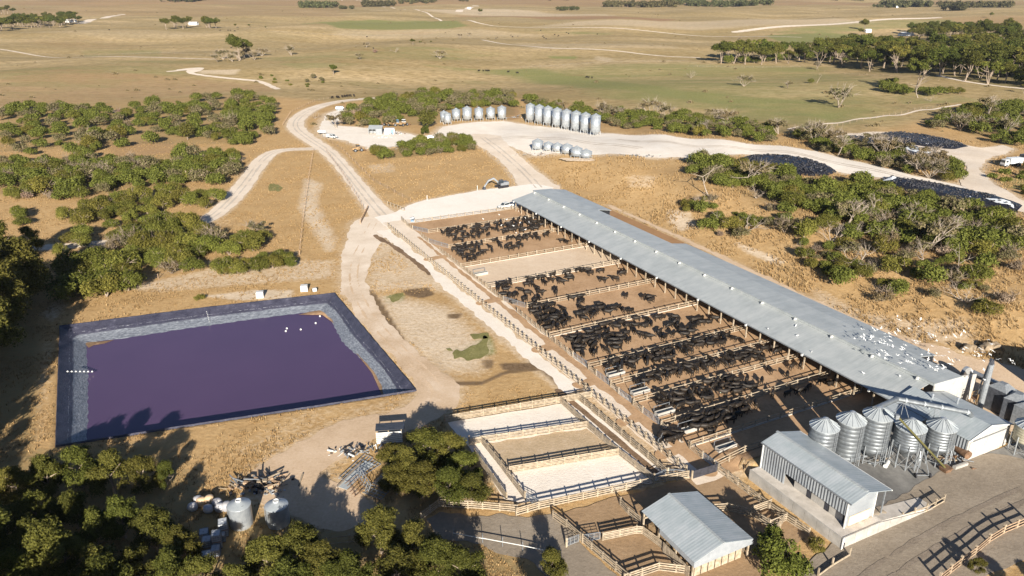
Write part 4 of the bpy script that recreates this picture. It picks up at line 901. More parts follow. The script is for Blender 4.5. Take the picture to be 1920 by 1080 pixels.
for i, (px, py, L_, W_, rx, ry, rz, m_, lab) in enumerate(((668, 880, 6.2, 1.5, .08, .0, 1.15, 'galv', 'long pale steel panel lying flat among the scrap'), (690, 880, 3.6, 1.6, .1, .05, 1.0, 'galv', 'small silver gate frame lying on the scrap'), (665, 918, 3.2, 2.2, .5, .1, -1.1, 'rust', 'rusty square mesh panel leaning at the near end of the scrap'), (682, 908, 4.6, 1.5, 1.2, .0, -1.05, 'galv', 'silver gate standing on edge among the scrap'), (702, 925, 4.0, 1.6, .2, -.1, -.6, 'steel', 'grey shaded gate frame under the tree edge'), (716, 900, 3.4, .8, .1, .1, 1.2, 'galv', 'narrow silver ladder frame beside the tree'))):
    l = P(px, py); t = MB(); panel(t, L_, W_, 5, 3); o = inst('metal_grid', t.mesh('metal_grid', M[m_]), None, (l[0], l[1], l[2]+.25+.5*math.sin(rx)), 0, 1.0, (rx, ry, rz)); tag(o, lab, 'metal grid')
l = P(655, 893); t = MB(); t.bar((-3.0, 0, .2), (3.0, 0, .3), .22, .18); tag(t.build('timber_beam', M['deadwood'], None, l, 1.18), 'long white beam lying beside the flat steel panel', 'beam')
l = P(668, 893); t = thing('tin_sheet', 'grey sheet of roofing tin lying under the flat panel', 'tin sheet', (l[0], l[1], l[2]), 1.15); mb = MB(); mb.slab([(-3.2, -.7, .16), (3.2, -.7, .2), (3.2, .7, .22), (-3.2, .7, .18)], .05); mb.build('sheet', M['roof'], t)
l = P(722, 832); t = thing('loading_ramp', 'white slatted timber loading ramp half hidden by the big tree', 'loading ramp', l, .14)
for k in range(6): MB().bar((-1.2, 0, .2+.33*k), (2.6, 0, .2+.33*k), .06, .22).build('slat', M['paint'], t)
for x in (-1.2, .6, 2.5): MB().box((x, .1, 1.1), (.14, .14, 2.2)).build('post', M['timber'], t)
mb = MB(); mb.slab([(-1.3, .1, 2.3), (3.0, .1, 2.3), (3.0, 2.6, 2.0), (-1.3, 2.6, 2.0)], .06); mb.build('ramp_cover', M['darksteel'], t)
# boulders of the quarried bank
for i, (px, py, s_, lab) in enumerate(((1812, 657, 1.0, 'pale limestone boulder at the left end of the quarried bank'), (1824, 655, 0.7, 'small limestone boulder second along the quarried bank'), (1838, 658, 0.7, 'limestone boulder in the middle of the quarried bank'), (1850, 655, 1.1, 'largest limestone boulder of the quarried bank'), (1866, 652, 0.9, 'limestone boulder beside the shadow at the right edge'))):
    mb = MB(); mb.lathe([(.5, -.3), (.95, 0), (1.0, .5), (.7, 1.0), (.3, 1.15)], 9)
    mb.v = [(x*(1+.22*math.sin(5*y+i+3*z)), y*(1+.22*math.sin(4*x+2*i)), z*(1+.15*math.sin(3*x+y+i))) for x, y, z in mb.v]
    tag(mb.build('boulder', M['rock'], None, P(px, py), i*1.1), lab, 'boulder', 'boulders of the quarried bank').scale = (s_, s_, s_)
# white boxes by the pond
for (px, py, rz, lab) in ((488, 557, .2, 'white plastic bin on the bare patch above the pond, left of two'), (571, 545, .15, 'white plastic bin above the pond beside the pump')): crate(px, py, (1.5, 1.3, 1.3), 'paint', 'plastic_bin', lab, 'bin', rz)
l = P(590, 547); t = thing('water_pump', 'small white and black pump beside the pond bank', 'pump', l, .4); MB().box((0, 0, .5), (.9, .6, .7)).build('pump_body', M['paint'], t); mb = MB(); mb.tube((-.6, 0, .4), (-.2, 0, .4), .3, .3, 12); mb.build('motor', M['rubber'], t)
for s_ in (-.3, .3): MB().box((s_, 0, .08), (.1, .7, .16)).build('skid', M['steel'], t)
# floats in the pond and marker cords
fl = MB().lathe([(.04, -.12), (.2, -.02), (.21, .07), (.13, .2), (.03, .23)], 10).mesh('float', M['paint'], True)
for (px, py, w) in ((600, 593, 'nearest the corner'), (592, 606, 'second from the corner'), (564, 618, 'in the middle'), (538, 616, 'upper one of the left pair'), (536, 621, 'lower one of the left pair')): tag(inst('pond_float', fl, None, P(px, py, WZ+.05)), f'small white float on the purple pond, {w}', 'float', 'white floats on the pond')
for px, py, px2, py2, lab in ((128, 701, 174, 701, 'rope of white floats across the left pond bank'), (388, 588, 393, 606, 'pale crease of the far pond liner, modelled as a rope')):  # the second is a pale crease in the liner, modelled as a rope
    l = P(px, py); l2 = P(px2, py2, WZ); t = thing('float_rope', lab, 'rope', l)
    d_ = (l2[0]-l[0], l2[1]-l[1], l2[2]-l[2]); MB().bar((0, 0, .4), (d_[0], d_[1], d_[2]+.3), .04).build('cord', M['steel'], t)
    bm2 = MB().lathe([(.05, -.1), (.17, 0), (.17, .08), (.05, .18)], 8).mesh('float', M['paint'], True)
    for k in range(7): u = k/6; inst('float', bm2, t, (d_[0]*u, d_[1]*u, .45+d_[2]*u), 0, 1.0 if px < 200 else .45)
# ================================================================ fences
POST = MB().box((0, 0, .62), (.17, .17, 1.36)).mesh('post', M['timber'])
POSTB = MB().box((0, 0, .68), (.24, .24, 1.5)).mesh('post', M['timber'])
POSTD = MB().box((0, 0, .62), (.17, .17, 1.36)).mesh('post', M['timber2'])
SPOST = MB().tube((0, 0, -.05), (0, 0, 1.35), .05, .05, 8).mesh('post', M['steel'])
def fence(pts, label, name='rail_fence', cat='fence', grp=None, h=1.22, rails=4, step=2.4, post=None, mat='timber', w=.115, th=.05, curb=False, dark=0):
    pts = [tuple(q) for q in pts]; W = [(x, y, float(H(x, y))) for x, y in pts]
    t = thing(name, label, cat, W[0], 0, grp); o = W[0]; post = post or POST
    for i in range(len(W)-1):
        a, b = W[i], W[i+1]; ln = math.hypot(b[0]-a[0], b[1]-a[1]); n = max(1, round(ln/step)); rz = math.atan2(b[1]-a[1], b[0]-a[0])
        for k in range(n+(i == len(W)-2)):
            u = k/n; x, y = a[0]+(b[0]-a[0])*u, a[1]+(b[1]-a[1])*u
            inst('post', POSTD if dark and (k*7+i*3) % dark == 0 else post, t, (x-o[0], y-o[1], float(H(x, y))-o[2]), rz, (1, 1, random.uniform(.95, 1.06)))
    for r in range(rails):
        z = h-(w/2)-(h-.32)*r/max(1, rails-1)*1.0 if rails > 1 else h-.1
        mb = MB()
        for i in range(len(W)-1):
            a, b = W[i], W[i+1]; d = Vector((b[0]-a[0], b[1]-a[1], 0)); nn = max(1, int(d.length/5.0)); d.normalize(); sdv = Vector((d.y, -d.x, 0))*.10
            for k in range(nn):
                u, v = k/nn, (k+1)/nn
                p = [a[j]+(b[j]-a[j])*u-o[j]+sdv[j] for j in range(3)]; q = [a[j]+(b[j]-a[j])*v-o[j]+sdv[j] for j in range(3)]
                p[2] = float(H(p[0]+o[0], p[1]+o[1]))-o[2]; q[2] = float(H(q[0]+o[0], q[1]+o[1]))-o[2]
                j1, j2 = random.uniform(-.02, .02), random.uniform(-.02, .02)
                mb.bar((p[0], p[1], p[2]+z+j1), (q[0], q[1], q[2]+z+j2), th, w)
        mb.build('rail', M[mat], t)
    if curb:
        mb = MB()
        for i in range(len(W)-1):
            a, b = W[i], W[i+1]; mb.bar((a[0]-o[0], a[1]-o[1], .13), (b[0]-o[0], b[1]-o[1], .13), .3, .26)
        mb.build('curb', M['concrete'], t)
    return t
def gate(p, q, label, mat='galv', grp='steel gates of the pens', infill=5, h=1.2, cloth=False):
    x, y = p; z = float(H(x, y)); t = thing('steel_gate', label, 'gate', (x, y, z), math.atan2(q[1]-y, q[0]-x), grp)
    w = math.hypot(q[0]-x, q[1]-y)-.25
    mb = MB()
    for z_ in (.2, h): mb.bar((.1, 0, z_), (w, 0, z_), .07)
    for x_ in (.1, w): mb.bar((x_, 0, .2), (x_, 0, h), .07)
    mb.build('gate_frame', M[mat], t)
    mb = MB()
    for k in range(1, infill): z_ = .2+(h-.2)*k/infill; mb.bar((.1, 0, z_), (w, 0, z_), .04)
    for k in (.33, .66): mb.bar((w*k, .02, .2), (w*k, .02, h), .05)
    mb.build('gate_bar', M[mat], t)
    if cloth: mb = MB(); mb.box((w/2, -.06, h/2+.05), (w-.1, .04, h)); mb.build('shade_cloth', M['shade'], t)
    MB().box((-.02, 0, .7), (.2, .2, 1.5)).build('gate_post', M['timber'], t)
    return t
FA = [198.6, 188.0, 173.6, 159.1, 144.5, 130.4, 115.8, 101.6, 94.5, 87.8, 80.4, 73.8, 68.3]
PENN = ['the far limestone pad fence', 'the far narrow pen', 'the farthest herd', 'the second herd', 'the pale empty pen', 'the herd below the empty pen', 'the wide half empty pen', 'the biggest herd', 'the narrow pen below the biggest herd', 'the narrow pen second below the biggest herd', 'the narrow pen third below the biggest herd', 'the last herd beside the silos', 'the near empty strip']
fl_ = ['timber rail fence of the cattle pens along the white limestone pad', 'timber rail fence between the far narrow pen and the farthest herd', 'timber rail fence between the two farthest herds', 'timber rail fence on the far side of the pale empty pen', 'timber rail fence on the near side of the pale empty pen', 'timber rail fence between the herd below the empty pen and the half empty pen', 'timber rail fence on the far side of the biggest herd', 'timber rail fence on the near side of the biggest herd', 'first timber rail fence below the biggest herd pen, across the narrow pens', 'second timber rail fence below the biggest herd pen', 'third timber rail fence below the biggest herd pen', 'timber rail fence half in silo shadow, ending beside the grain silos', 'short timber rail fence behind the loading shed']
for k, a in enumerate(FA):
    b0 = 69.2 if k in (0, 1, 2, 5) else 66.4
    fence([L(b0, a), L(102.6 if k < 12 else 77.5, a)], fl_[k], grp='timber fences between the cattle pens', curb=(k in (3, 4, 6, 11)), step=2.55, rails=3)
SEG = [(66.6, 203, 66.4, 199.5), (66.2, 198, 66.4, 193), (66.3, 186, 66.3, 180.5), (66.3, 172.5, 66.4, 159.5), (66.4, 158.8, 66.4, 145), (66.4, 144.2, 66.4, 136), (66.2, 129, 66.2, 116.5), (66.1, 115.2, 66.1, 106.5), (66.1, 101.2, 66.1, 98.6), (66.1, 94.2, 66.1, 91.6), (66.0, 87.4, 66.0, 84.8), (66.0, 80, 66.1, 78.6), (66.3, 73.4, 66.3, 70.6)]
for k, (b0, a0, b1, a1) in enumerate(SEG):
    fence([L(b0, a0), L(b1, a1)], f'short rail fence at the lane end of {PENN[k]}', grp='rail fences along the lane end of the pens', step=2.0)
GT = [(66.4, 193, 69.2, 188.2), (66.3, 180.5, 69.2, 173.7), (66.4, 136, 69.0, 130.5), (66.1, 106.5, 66.4, 101.9), (66.1, 98.6, 66.2, 94.7), (66.0, 91.6, 66.2, 88), (66.0, 84.8, 66.2, 80.6), (66.1, 78.6, 62.3, 76.0), (66.3, 70.6, 66.5, 67.2)]
gn = ['far narrow pen', 'farthest herd pen', 'herd pen below the empty pen', 'biggest herd pen', 'first narrow pen below the biggest herd', 'second narrow pen below the biggest herd', 'third narrow pen below the biggest herd', 'lane across to the feed lane fence by the last herd', 'near empty strip pen']
for (b0, a0, b1, a1), n_ in zip(GT, gn): gate(L(b0, a0), L(b1, a1), 'thin steel gate at the lane end of the '+n_ if 'across' not in n_ else 'thin steel gate closing the lane beside the last herd')
gate(P(1297, 899)[:2], P(1346, 884)[:2], 'dark gate hung with black shade cloth at the near end of the feed lane', 'darksteel', None, 3, 1.35, True)
fence([L(61.0, 198.3), L(61.5, 130), L(61.8, 99), L(62.0, 69)], 'very long heavy posted rail fence along the left side of the feed lane', h=1.3, rails=3, step=1.85, post=POSTB, w=.14)
YF = [([(835, 792), (1108, 746)], 'rail fence with some dark posts along the top of the white stock yards', 5), ([(880, 836), (905, 831), (1102, 802)], 'timber rail fence between the top yard and the weedy yard', 0), ([(955, 888), (1158, 854)], 'timber rail fence between the weedy yard and the near white yard', 0),
  ([(968, 967), (1010, 955), (1225, 908), (1290, 896)], 'long rail fence along the bottom of the white stock yards', 0), ([(1052, 757), (1102, 803), (1158, 852), (1226, 905)], 'rail fence down the right end of the white stock yards', 4), ([(1083, 748), (1165, 818), (1250, 892)], 'rail fence along the drain right of the stock yard alley', 0),
  ([(903, 831), (940, 878), (985, 938)], 'rail fence on the left end of the weedy yard', 0), ([(890, 854), (950, 938)], 'rail fence along the left alley beside the big tree', 3), ([(790, 975), (823, 950), (905, 955), (970, 961)], 'white rail fence curving below the big tree', 0),
  ([(1037, 972), (1062, 990), (1089, 1014), (1130, 1050), (1180, 1092)], 'rail fence running down the left of the brown yards', 0), ([(1130, 1014), (1193, 1001), (1205, 1002), (1232, 1022), (1248, 1036)], 'rail fence bending between the two brown yards', 0), ([(1163, 948), (1178, 965), (1202, 985)], 'short rail fence from the stock yards to the shelter', 0),
  ([(1330, 960), (1362, 958), (1408, 968), (1440, 988)], 'rail fence behind the stock shelter', 0), ([(1412, 962), (1444, 950)], 'short cross fence of the race behind the shelter', 0), ([(1346, 884), (1442, 956), (1516, 1004)], 'rail fence along the weedy bank below the dock', 0), ([(1442, 990), (1473, 977)], 'short rail fence at the foot of the race', 0), ([(1473, 977), (1440, 1020)], 'dark short fence beside the round tree', 0),
  ([(1170, 1092), (1235, 1070), (1300, 1078)], 'rail fence below the near brown yard', 0)]
for pts, lab, dk in YF:
    fence(PL(pts), lab, grp='timber fences of the stock yards', step=2.1, h=1.3, rails=5 if dk or 'between' in lab else 4, dark=dk, w=.16)
for (p, q, lab) in (((1062, 1026), (1088, 1016), 'steel gate between the lower lane and brown yards'), ((1092, 1018), (1128, 1012), 'silver braced gate at the top of the near brown yard'), ((985, 938), (1012, 952), 'steel gate at the bottom of the left alley'), ((880, 832), (902, 829), 'pale steel gate beside the big tree'), ((1226, 904), (1250, 892), 'steel gate across the foot of the stock yard alley'), ((1252, 893), (1288, 896), 'steel gate below the feed lane fence')):
    gate(P(*p)[:2], P(*q)[:2], lab, 'galv', 'steel gates of the stock yards')
fence(PL([(1760, 1092), (1800, 1060), (1827, 1040), (1853, 1018), (1880, 1001), (1930, 980)]), 'rail fence along the outside of the gravel road at the lower right', rails=3, h=1.25, step=2.6, w=.16, post=POSTB, mat='timber2')
x_, y_ = L(75.5, 48.6)
fence([L(76, 48.7), L(80.2, 48.55), L(84.6, 48.3), L(88.5, 48.6)], 'short low rail fence on top of the dock ramp wall', rails=2, h=1.0, step=2.2, w=.2)
fence(PL([(1533, 1082), (1560, 1062), (1592, 1043)]), 'low timber kerb rail beside the gravel road below the dock', rails=1, h=.45, step=2.4, w=.3)
fence(PL([(727, 385), (758, 396)]), 'short timber rail fence beside the track junction', rails=2, step=1.6); fence(PL([(676, 420), (690, 392)]), 'short dark rail fence left of the track junction', rails=3, step=1.8, mat='timber2', post=POSTD)
fence(PL([(300, 0), (0, 0)]) if 0 else PL([(612, 1022), (700, 1014)]), 'low rail fence among the lower left trees', rails=2, step=2.4)
fence(PL([(850, 1008), (905, 1018), (980, 1032), (1020, 1040)]), 'white pipe rail fence along the lower lane', rails=1, h=.9, step=3.0, post=SPOST, mat='paint', w=.09)
WIRE = MB().box((0, 0, .6), (.12, .12, 1.25)).mesh('post', M['timber2'])
def wire(pts, lab, step=5.0):
    fence(PL(pts), lab, 'wire_fence', 'fence', 'thin wire fences', 1.1, 3, step, WIRE, 'steel', .018, .018)
wire([(588, 283), (580, 330), (570, 400), (562, 478)], 'wire fence down the bare strip on the straw hill'); wire([(562, 478), (470, 492), (385, 500), (250, 535)], 'wire fence along the bank above the pond'); wire([(530, 235), (545, 212), (590, 190), (640, 182)], 'wire fence outside the bend of the main track', 4)
wire([(1480, 250), (1580, 235), (1690, 214), (1760, 200)], 'wire fence along the far edge of the green paddock', 6); wire([(612, 284), (640, 322), (672, 372), (684, 398)], 'wire fence along the left of the main track', 5); wire([(596, 252), (640, 280), (700, 340), (770, 378)], 'wire fence along the right of the main track', 6)
for (px, py, lab) in ((801, 376, 'white marker post at the left of the limestone pad edge'), (895, 357, 'white marker post at the right of the limestone pad edge')): tag(MB().tube((0, 0, 0), (0, 0, 1.6), .09).lathe([(.1, 1.6), (.1, 1.66), (.04, 1.7)], 8).build('marker_post', M['paint'], None, P(px, py)), lab, 'post')
l = P(773, 416); t = thing('water_tank', 'small grey drum and pump at the far corner of the pens', 'drum', l); mb = MB(); mb.tube((-.5, 0, .9), (.6, .2, 1.2), .4); mb.build('drum', M['steel'], t); MB().box((0, 0, .3), (.8, .6, .6)).build('stand', M['blue'], t)
# water troughs in the pens
def trough(b, a, lab):
    x, y = L(b, a); t = thing('water_trough', lab, 'trough', (x, y, .17), AZ, 'water troughs in the pens')
    for s_ in (-1, 1): MB().box((0, s_*.42, .32), (3.4, .1, .64)).build('side', M['panelc'], t)
    for s_ in (-1, 1): MB().box((s_*1.65, 0, .3), (.1, .74, .6)).build('end', M['panelc'], t)
    MB().box((0, 0, .28), (3.2, .74, .5)).build('water', M['glass'], t)
    mb = MB()
    for s_ in (-1, 1): mb.bar((s_*1.5, .9, 0), (s_*1.5, .9, 1.25), .07)
    mb.bar((-1.5, .9, 1.2), (1.5, .9, 1.2), .07); mb.build('guard_rail', M['steel'], t)
for b, a, n_ in ((68.6, 152.5, 'pale empty pen'), (69.4, 90.2, 'second narrow pen below the biggest herd'), (69.2, 97.2, 'first narrow pen below the biggest herd'), (69.0, 83.0, 'third narrow pen below the biggest herd'), (71.0, 71.0, 'near empty strip'), (69.2, 77.2, 'pen of the last herd')): trough(b, a, 'pale concrete water trough in the '+n_)
# ================================================================ cattle
def cow_mesh(kind):
    mb = MB()
    neck = {'up': [(.62, 0, 1.08, .24, .34), (.82, 0, 1.20, .16, .25), (1.0, 0, 1.32, .13, .18), (1.14, 0, 1.36, .13, .15), (1.34, 0, 1.24, .10, .11), (1.47, 0, 1.15, .08, .08)],
            'down': [(.62, 0, 1.0, .24, .34), (.85, 0, .88, .16, .24), (1.02, 0, .70, .13, .18), (1.12, 0, .58, .13, .15), (1.24, 0, .38, .10, .11), (1.30, 0, .24, .08, .08)],
            'turn': [(.62, .02, 1.06, .24, .34), (.80, .10, 1.15, .17, .25), (.92, .26, 1.24, .14, .18), (.98, .40, 1.26, .13, .15), (1.03, .60, 1.15, .10, .11), (1.05, .72, 1.06, .08, .08)],
            'level': [(.62, 0, 1.05, .24, .34), (.86, 0, 1.06, .16, .24), (1.05, 0, 1.08, .13, .18), (1.18, 0, 1.08, .13, .15), (1.38, 0, .96, .10, .11), (1.5, 0, .88, .08, .08)]}
    k = 'turn' if kind == 'lie' else kind if kind in neck else 'level'
    body = [(-.92, 0, 1.04, .08, .12), (-.86, 0, 1.04, .24, .30), (-.62, 0, 1.0, .31, .37), (-.25, 0, .95, .36, .41), (.1, 0, .93, .36, .42), (.4, 0, .97, .31, .40)]
    mb.rings(body+neck[k], 10)
    hx, hy, hz = neck[k][3][:3]
    for s_ in (-1, 1): mb.bar((hx-.03, hy+s_*.1, hz+.07), (hx-.06, hy+s_*.3, hz+.06), .1, .05)
    mb.bar((-.92, 0, 1.15), (-1.02, .02, .55), .06)
    if kind == 'lie':
        mb.v = [(x, y*1.1, z-.55 if z > .5 else z*.3) for x, y, z in mb.v]
        for s_ in (-1, 1): mb.bar((.5, s_*.28, .12), (.15, s_*.4, .1), .16); mb.bar((-.6, s_*.3, .15), (-.2, s_*.46, .1), .2)
    else:
        w = .16 if kind == 'walk' else .03
        for (x, s_, d) in ((.48, -1, w), (.48, 1, -w), (-.68, -1, -w), (-.68, 1, w)):
            y = s_*.2; bk = .06 if x < 0 else -.02
            mb.tube((x, y, .78), (x-bk+d*.5, y, .42), .13 if x < 0 else .11, .075, 6); mb.tube((x-bk+d*.5, y, .44), (x+d, y, .02), .07, .055, 6)
    return mb.mesh('steer', M['black'], True)
CK = ['up', 'down', 'turn', 'level', 'walk', 'lie']; CM = {k: cow_mesh(k) for k in CK}
CW = {'up': 'with its head up', 'down': 'with its head down', 'turn': 'with its head turned', 'level': 'standing level', 'walk': 'walking', 'lie': 'lying down'}
ORD = 'first second third fourth fifth sixth seventh eighth ninth tenth eleventh twelfth thirteenth fourteenth fifteenth sixteenth seventeenth eighteenth nineteenth twentieth'.split()
ORD += ['twenty-'+o for o in ORD[:9]]+['thirtieth']+['thirty-'+o for o in ORD[:9]]
def pick(polys, n, dmin, rng, jit=None):
    """poisson-like scatter inside traced patches"""
    out = []
    shp = [(np.array(PL(p)), w) for p, w in polys]; tot = sum(w for _, w in shp)
    for pw, w in shp:
        m = round(n*w/tot); c = 0; tries = 0
        x0, y0 = pw.min(0); x1, y1 = pw.max(0)
        while c < m and tries < m*120:
            tries += 1; x, y = rng.uniform(x0, x1), rng.uniform(y0, y1)
            if sd_poly(pw, np.array([x]), np.array([y]))[0] < 0: continue
            if all((x-q[0])**2+(y-q[1])**2 > dmin*dmin for q in out): out.append((x, y)); c += 1
    return out
PENS = [
 ('the herd below the empty pen', 44, (131, 144), [([(915, 542), (940, 530), (1000, 518), (1050, 515), (1075, 525), (1040, 560), (1010, 572), (975, 574), (950, 565)], 34), ([(1050, 512), (1090, 503), (1140, 516), (1100, 528)], 6), ([(1110, 517), (1170, 500), (1190, 512), (1140, 538)], 4)]),
 ('the wide half empty pen', 52, (116.3, 130), [([(992, 580), (1030, 575), (1056, 585), (1080, 600), (1062, 616), (1030, 628), (1008, 608)], 30), ([(1078, 588), (1118, 577), (1180, 582), (1188, 590), (1130, 600), (1080, 606)], 16), ([(1050, 566), (1090, 556), (1110, 570), (1060, 580)], 3), ([(1150, 560), (1260, 545), (1262, 566), (1180, 575)], 4)]),
 ('the biggest herd', 66, (102.2, 115), [([(1058, 645), (1090, 627), (1120, 612), (1180, 602), (1190, 640), (1160, 660), (1090, 674), (1070, 655)], 38), ([(1188, 600), (1240, 597), (1300, 602), (1330, 618), (1290, 640), (1240, 645), (1190, 645)], 26), ([(1290, 598), (1340, 600), (1350, 615), (1310, 615)], 4)]),
 ('the fourth pen up from the silos', 44, (95, 101), [([(1135, 702), (1150, 680), (1200, 665), (1230, 658), (1290, 650), (1300, 662), (1250, 682), (1200, 694)], 30), ([(1290, 645), (1330, 638), (1370, 634), (1400, 640), (1320, 660)], 14)]),
 ('the third pen up from the silos', 46, (88.4, 94), [([(1190, 722), (1220, 708), (1260, 692), (1300, 690), (1320, 690), (1300, 705), (1250, 714), (1200, 732)], 24), ([(1310, 686), (1340, 674), (1390, 668), (1440, 658), (1470, 660), (1450, 675), (1390, 690), (1320, 702)], 22)]),
 ('the second pen up from the silos', 42, (81, 87.3), [([(1222, 748), (1270, 742), (1310, 730), (1360, 715), (1420, 718), (1440, 728), (1380, 745), (1320, 760), (1290, 772), (1240, 775)], 38), ([(1440, 700), (1500, 690), (1520, 700), (1450, 715)], 4)]),
 ('the pen beside the silos', 42, (74.5, 79.8), [([(1272, 792), (1310, 775), (1340, 765), (1390, 755), (1424, 765), (1380, 790), (1330, 815), (1300, 815)], 32), ([(1440, 745), (1500, 728), (1560, 712), (1575, 722), (1470, 750)], 7)]),
 ('the group at the lane gate', 13, (70, 78), [([(1222, 812), (1250, 808), (1284, 822), (1280, 838), (1240, 836)], 13)])]
rng = random.Random(11); nlab = {}
FAC = lambda h: 'facing '+('away', 'left', 'the camera', 'right')[int(((h-PI/4) % (2*PI))/(PI/2))]
for pn, n, (a0, a1), polys in PENS:
    pts = pick(polys, n, 1.16, rng); herd = []
    base = rng.uniform(-.4, .4)+AZ
    for (x, y) in pts:
        b, a = FB(x, y); a = min(max(a, a0+.5), a1-.5); b = max(b, 67.3) if 'lane' not in pn else max(min(b, 67.5), 62.6)
        x, y = L(b, a); k = rng.choices(CK, (20, 24, 16, 22, 14, 7))[0]
        hd = base+rng.choice((0, PI))+rng.gauss(0, .7) if rng.random() < .75 else rng.uniform(0, 2*PI)
        herd.append([x, y, k, hd % (2*PI), b, a])
    # labels: where in its pen, then the order along the pen
    third = {}
    for q in herd:
        f_ = (q[5]-a0)/(a1-a0); q.append('far side' if f_ > .66 else 'near side' if f_ < .33 else 'middle')
        third.setdefault(q[6], []).append(q)
    for w, g in third.items():
        g.sort(key=lambda q: q[4])
        for i, q in enumerate(g):
            o = inst('steer', CM[q[2]], None, (q[0], q[1], .16), q[3], rng.uniform(.88, 1.05))
            tag(o, f'black steer {ORD[i]} from the lane, {w} of {pn}', 'steer', 'black cattle in the feedlot pens')
mb = MB(); HV, HF = [], []
def herd_add(x, y, z, hd, k, s_=1.0):
    me = CM[k]; o = len(HV); c, d = math.cos(hd)*s_, math.sin(hd)*s_
    for v in me.vertices: HV.append((x+v.co.x*c-v.co.y*d, y+v.co.x*d+v.co.y*c, z+v.co.z*s_))
    for p in me.polygons: HF.append(tuple(i+o for i in p.vertices))
for polys, n, a0, a1 in (([([(820, 438), (870, 429), (920, 424), (930, 440), (900, 452), (862, 460), (838, 448)], 36), ([(915, 424), (960, 416), (1000, 412), (1030, 419), (1020, 430), (980, 440), (930, 444)], 42)], 82, 174.2, 187.4), ([([(838, 472), (870, 461), (905, 456), (910, 478), (880, 496), (862, 496), (842, 482)], 34), ([(905, 456), (950, 448), (1000, 440), (1030, 440), (1025, 452), (980, 462), (950, 480), (912, 482)], 26), ([(1020, 432), (1060, 440), (1090, 452), (1060, 462)], 4)], 62, 159.8, 173)):
    for x, y in pick(polys, n, 1.15, rng):
        b, a = FB(x, y); a = min(max(a, a0+.5), a1-.5); b = max(b, 69.5); x, y = L(b, a)
        herd_add(x, y, .16, rng.uniform(0, 2*PI), rng.choice(CK[:5]), rng.uniform(.86, 1.0))
for px, py in [(898, 134), (906, 134), (912, 134), (916, 134), (953, 136), (970, 138), (1100, 146), (1104, 146.5), (1110, 147), (930, 73), (933, 71), (958, 67), (961, 70), (971, 69), (1018, 69), (1020, 72), (1024, 74), (1040, 66), (1047, 68), (1062, 62), (1066, 64), (1014, 58), (1120, 65), (413, 58), (428, 58), (432, 58), (440, 59), (434, 91), (467, 88), (205, 57), (623, 185), (632, 184), (634, 184), (642, 183), (646, 182), (650, 182), (656, 181.5), (664, 181), (688, 70), (700, 92)]:
    l = P(px, py); herd_add(l[0], l[1], l[2], rng.uniform(0, 6), rng.choice(('level', 'down')), 1.1)
me = bpy.data.meshes.new('cattle_herd'); me.from_pydata(HV, [], HF); me.materials.append(M['black']); me.polygons.foreach_set('use_smooth', [True]*len(me.polygons))
tag(inst('cattle_herd', me), 'the two farthest black herds and the specks of cattle in the far paddocks', 'cattle', 'black cattle in the feedlot pens', 'stuff')
# ================================================================ gulls
def gull_mesh(fl):
    mb = MB(); mb.rings([(-.26, 0, 0, .02, .01), (-.2, 0, 0, .06, .02), (-.08, 0, .01, .06, .05), (.08, 0, .02, .06, .06), (.18, 0, .04, .04, .045), (.24, 0, .04, .03, .03), (.29, 0, .03, .01, .01)], 6)
    for s_ in (-1, 1):
        e = [(.08, .05*s_, .03), (.10, .28*s_, .03+fl*.16), (-.02, .58*s_, .03+fl*.06), (-.06, .56*s_, .03+fl*.06), (-.06, .28*s_, .02+fl*.15), (-.08, .05*s_, .02)]
        up = [(x, y, z+.02) for x, y, z in e]; mb.add(e+up, [(0, 1, 4, 5), (1, 2, 3, 4), (11, 10, 7, 6), (10, 9, 8, 7)]+[(k, (k+1) % 6, 6+(k+1) % 6, 6+k) for k in range(6)])
    return mb.mesh('gull', M['gull'])
GM = [gull_mesh(f) for f in (.9, .3, -.5, 1.4)]
def st_gull():
    mb = MB(); mb.rings([(-.24, 0, .17, .02, .01), (-.1, 0, .19, .07, .06), (.08, 0, .22, .07, .08), (.16, 0, .30, .04, .05), (.22, 0, .34, .04, .04), (.29, 0, .33, .01, .01)], 7)
    for s_ in (-.03, .03): mb.bar((0, s_, 0), (0, s_, .16), .02)
    return mb.mesh('gull', M['gull'])
GS = st_gull()
def glab(lst, where, verb, grp, rowsz=14):
    lst.sort(key=lambda q: q[0].location.y)
    n = max(1, math.ceil(len(lst)/rowsz))
    for r in range(n):
        row = lst[r*rowsz:(r+1)*rowsz]; row.sort(key=lambda q: q[0].location.x/max(20, q[0].location.y))
        rn = 'nearest' if r == 0 else 'farthest' if r == n-1 else ORD[r]
        for i, (o, d) in enumerate(row): tag(o, f'{d} {ORD[i]} from left, {rn} row {verb} {where}', None, grp)
def gulls(poly, n, z0, z1, where, verb, seed):
    r2 = random.Random(seed); pw = np.array([P(x, y, (z0+z1)/2)[:2] for x, y in poly]); x0, y0 = pw.min(0); x1, y1 = pw.max(0); lst = []
    while len(lst) < n:
        x, y = r2.uniform(x0, x1), r2.uniform(y0, y1)
        if sd_poly(pw, np.array([x]), np.array([y]))[0] < 0: continue
        o = inst('gull', r2.choice(GM), None, (x, y, r2.uniform(z0, z1)), 0, r2.uniform(.68, .9), (r2.gauss(0, .3), r2.gauss(0, .15), r2.uniform(-1.2, .6)+AZ))
        o['category'] = 'gull'; lst.append((o, 'white gull'))
    glab(lst, where, verb, 'gulls over the shed end')
gulls([(1590, 612), (1640, 612), (1700, 640), (1760, 670), (1790, 690), (1700, 692), (1640, 672), (1600, 640)], 60, 6.2, 7.6, 'over the near end of the long roof', 'flying', 3)
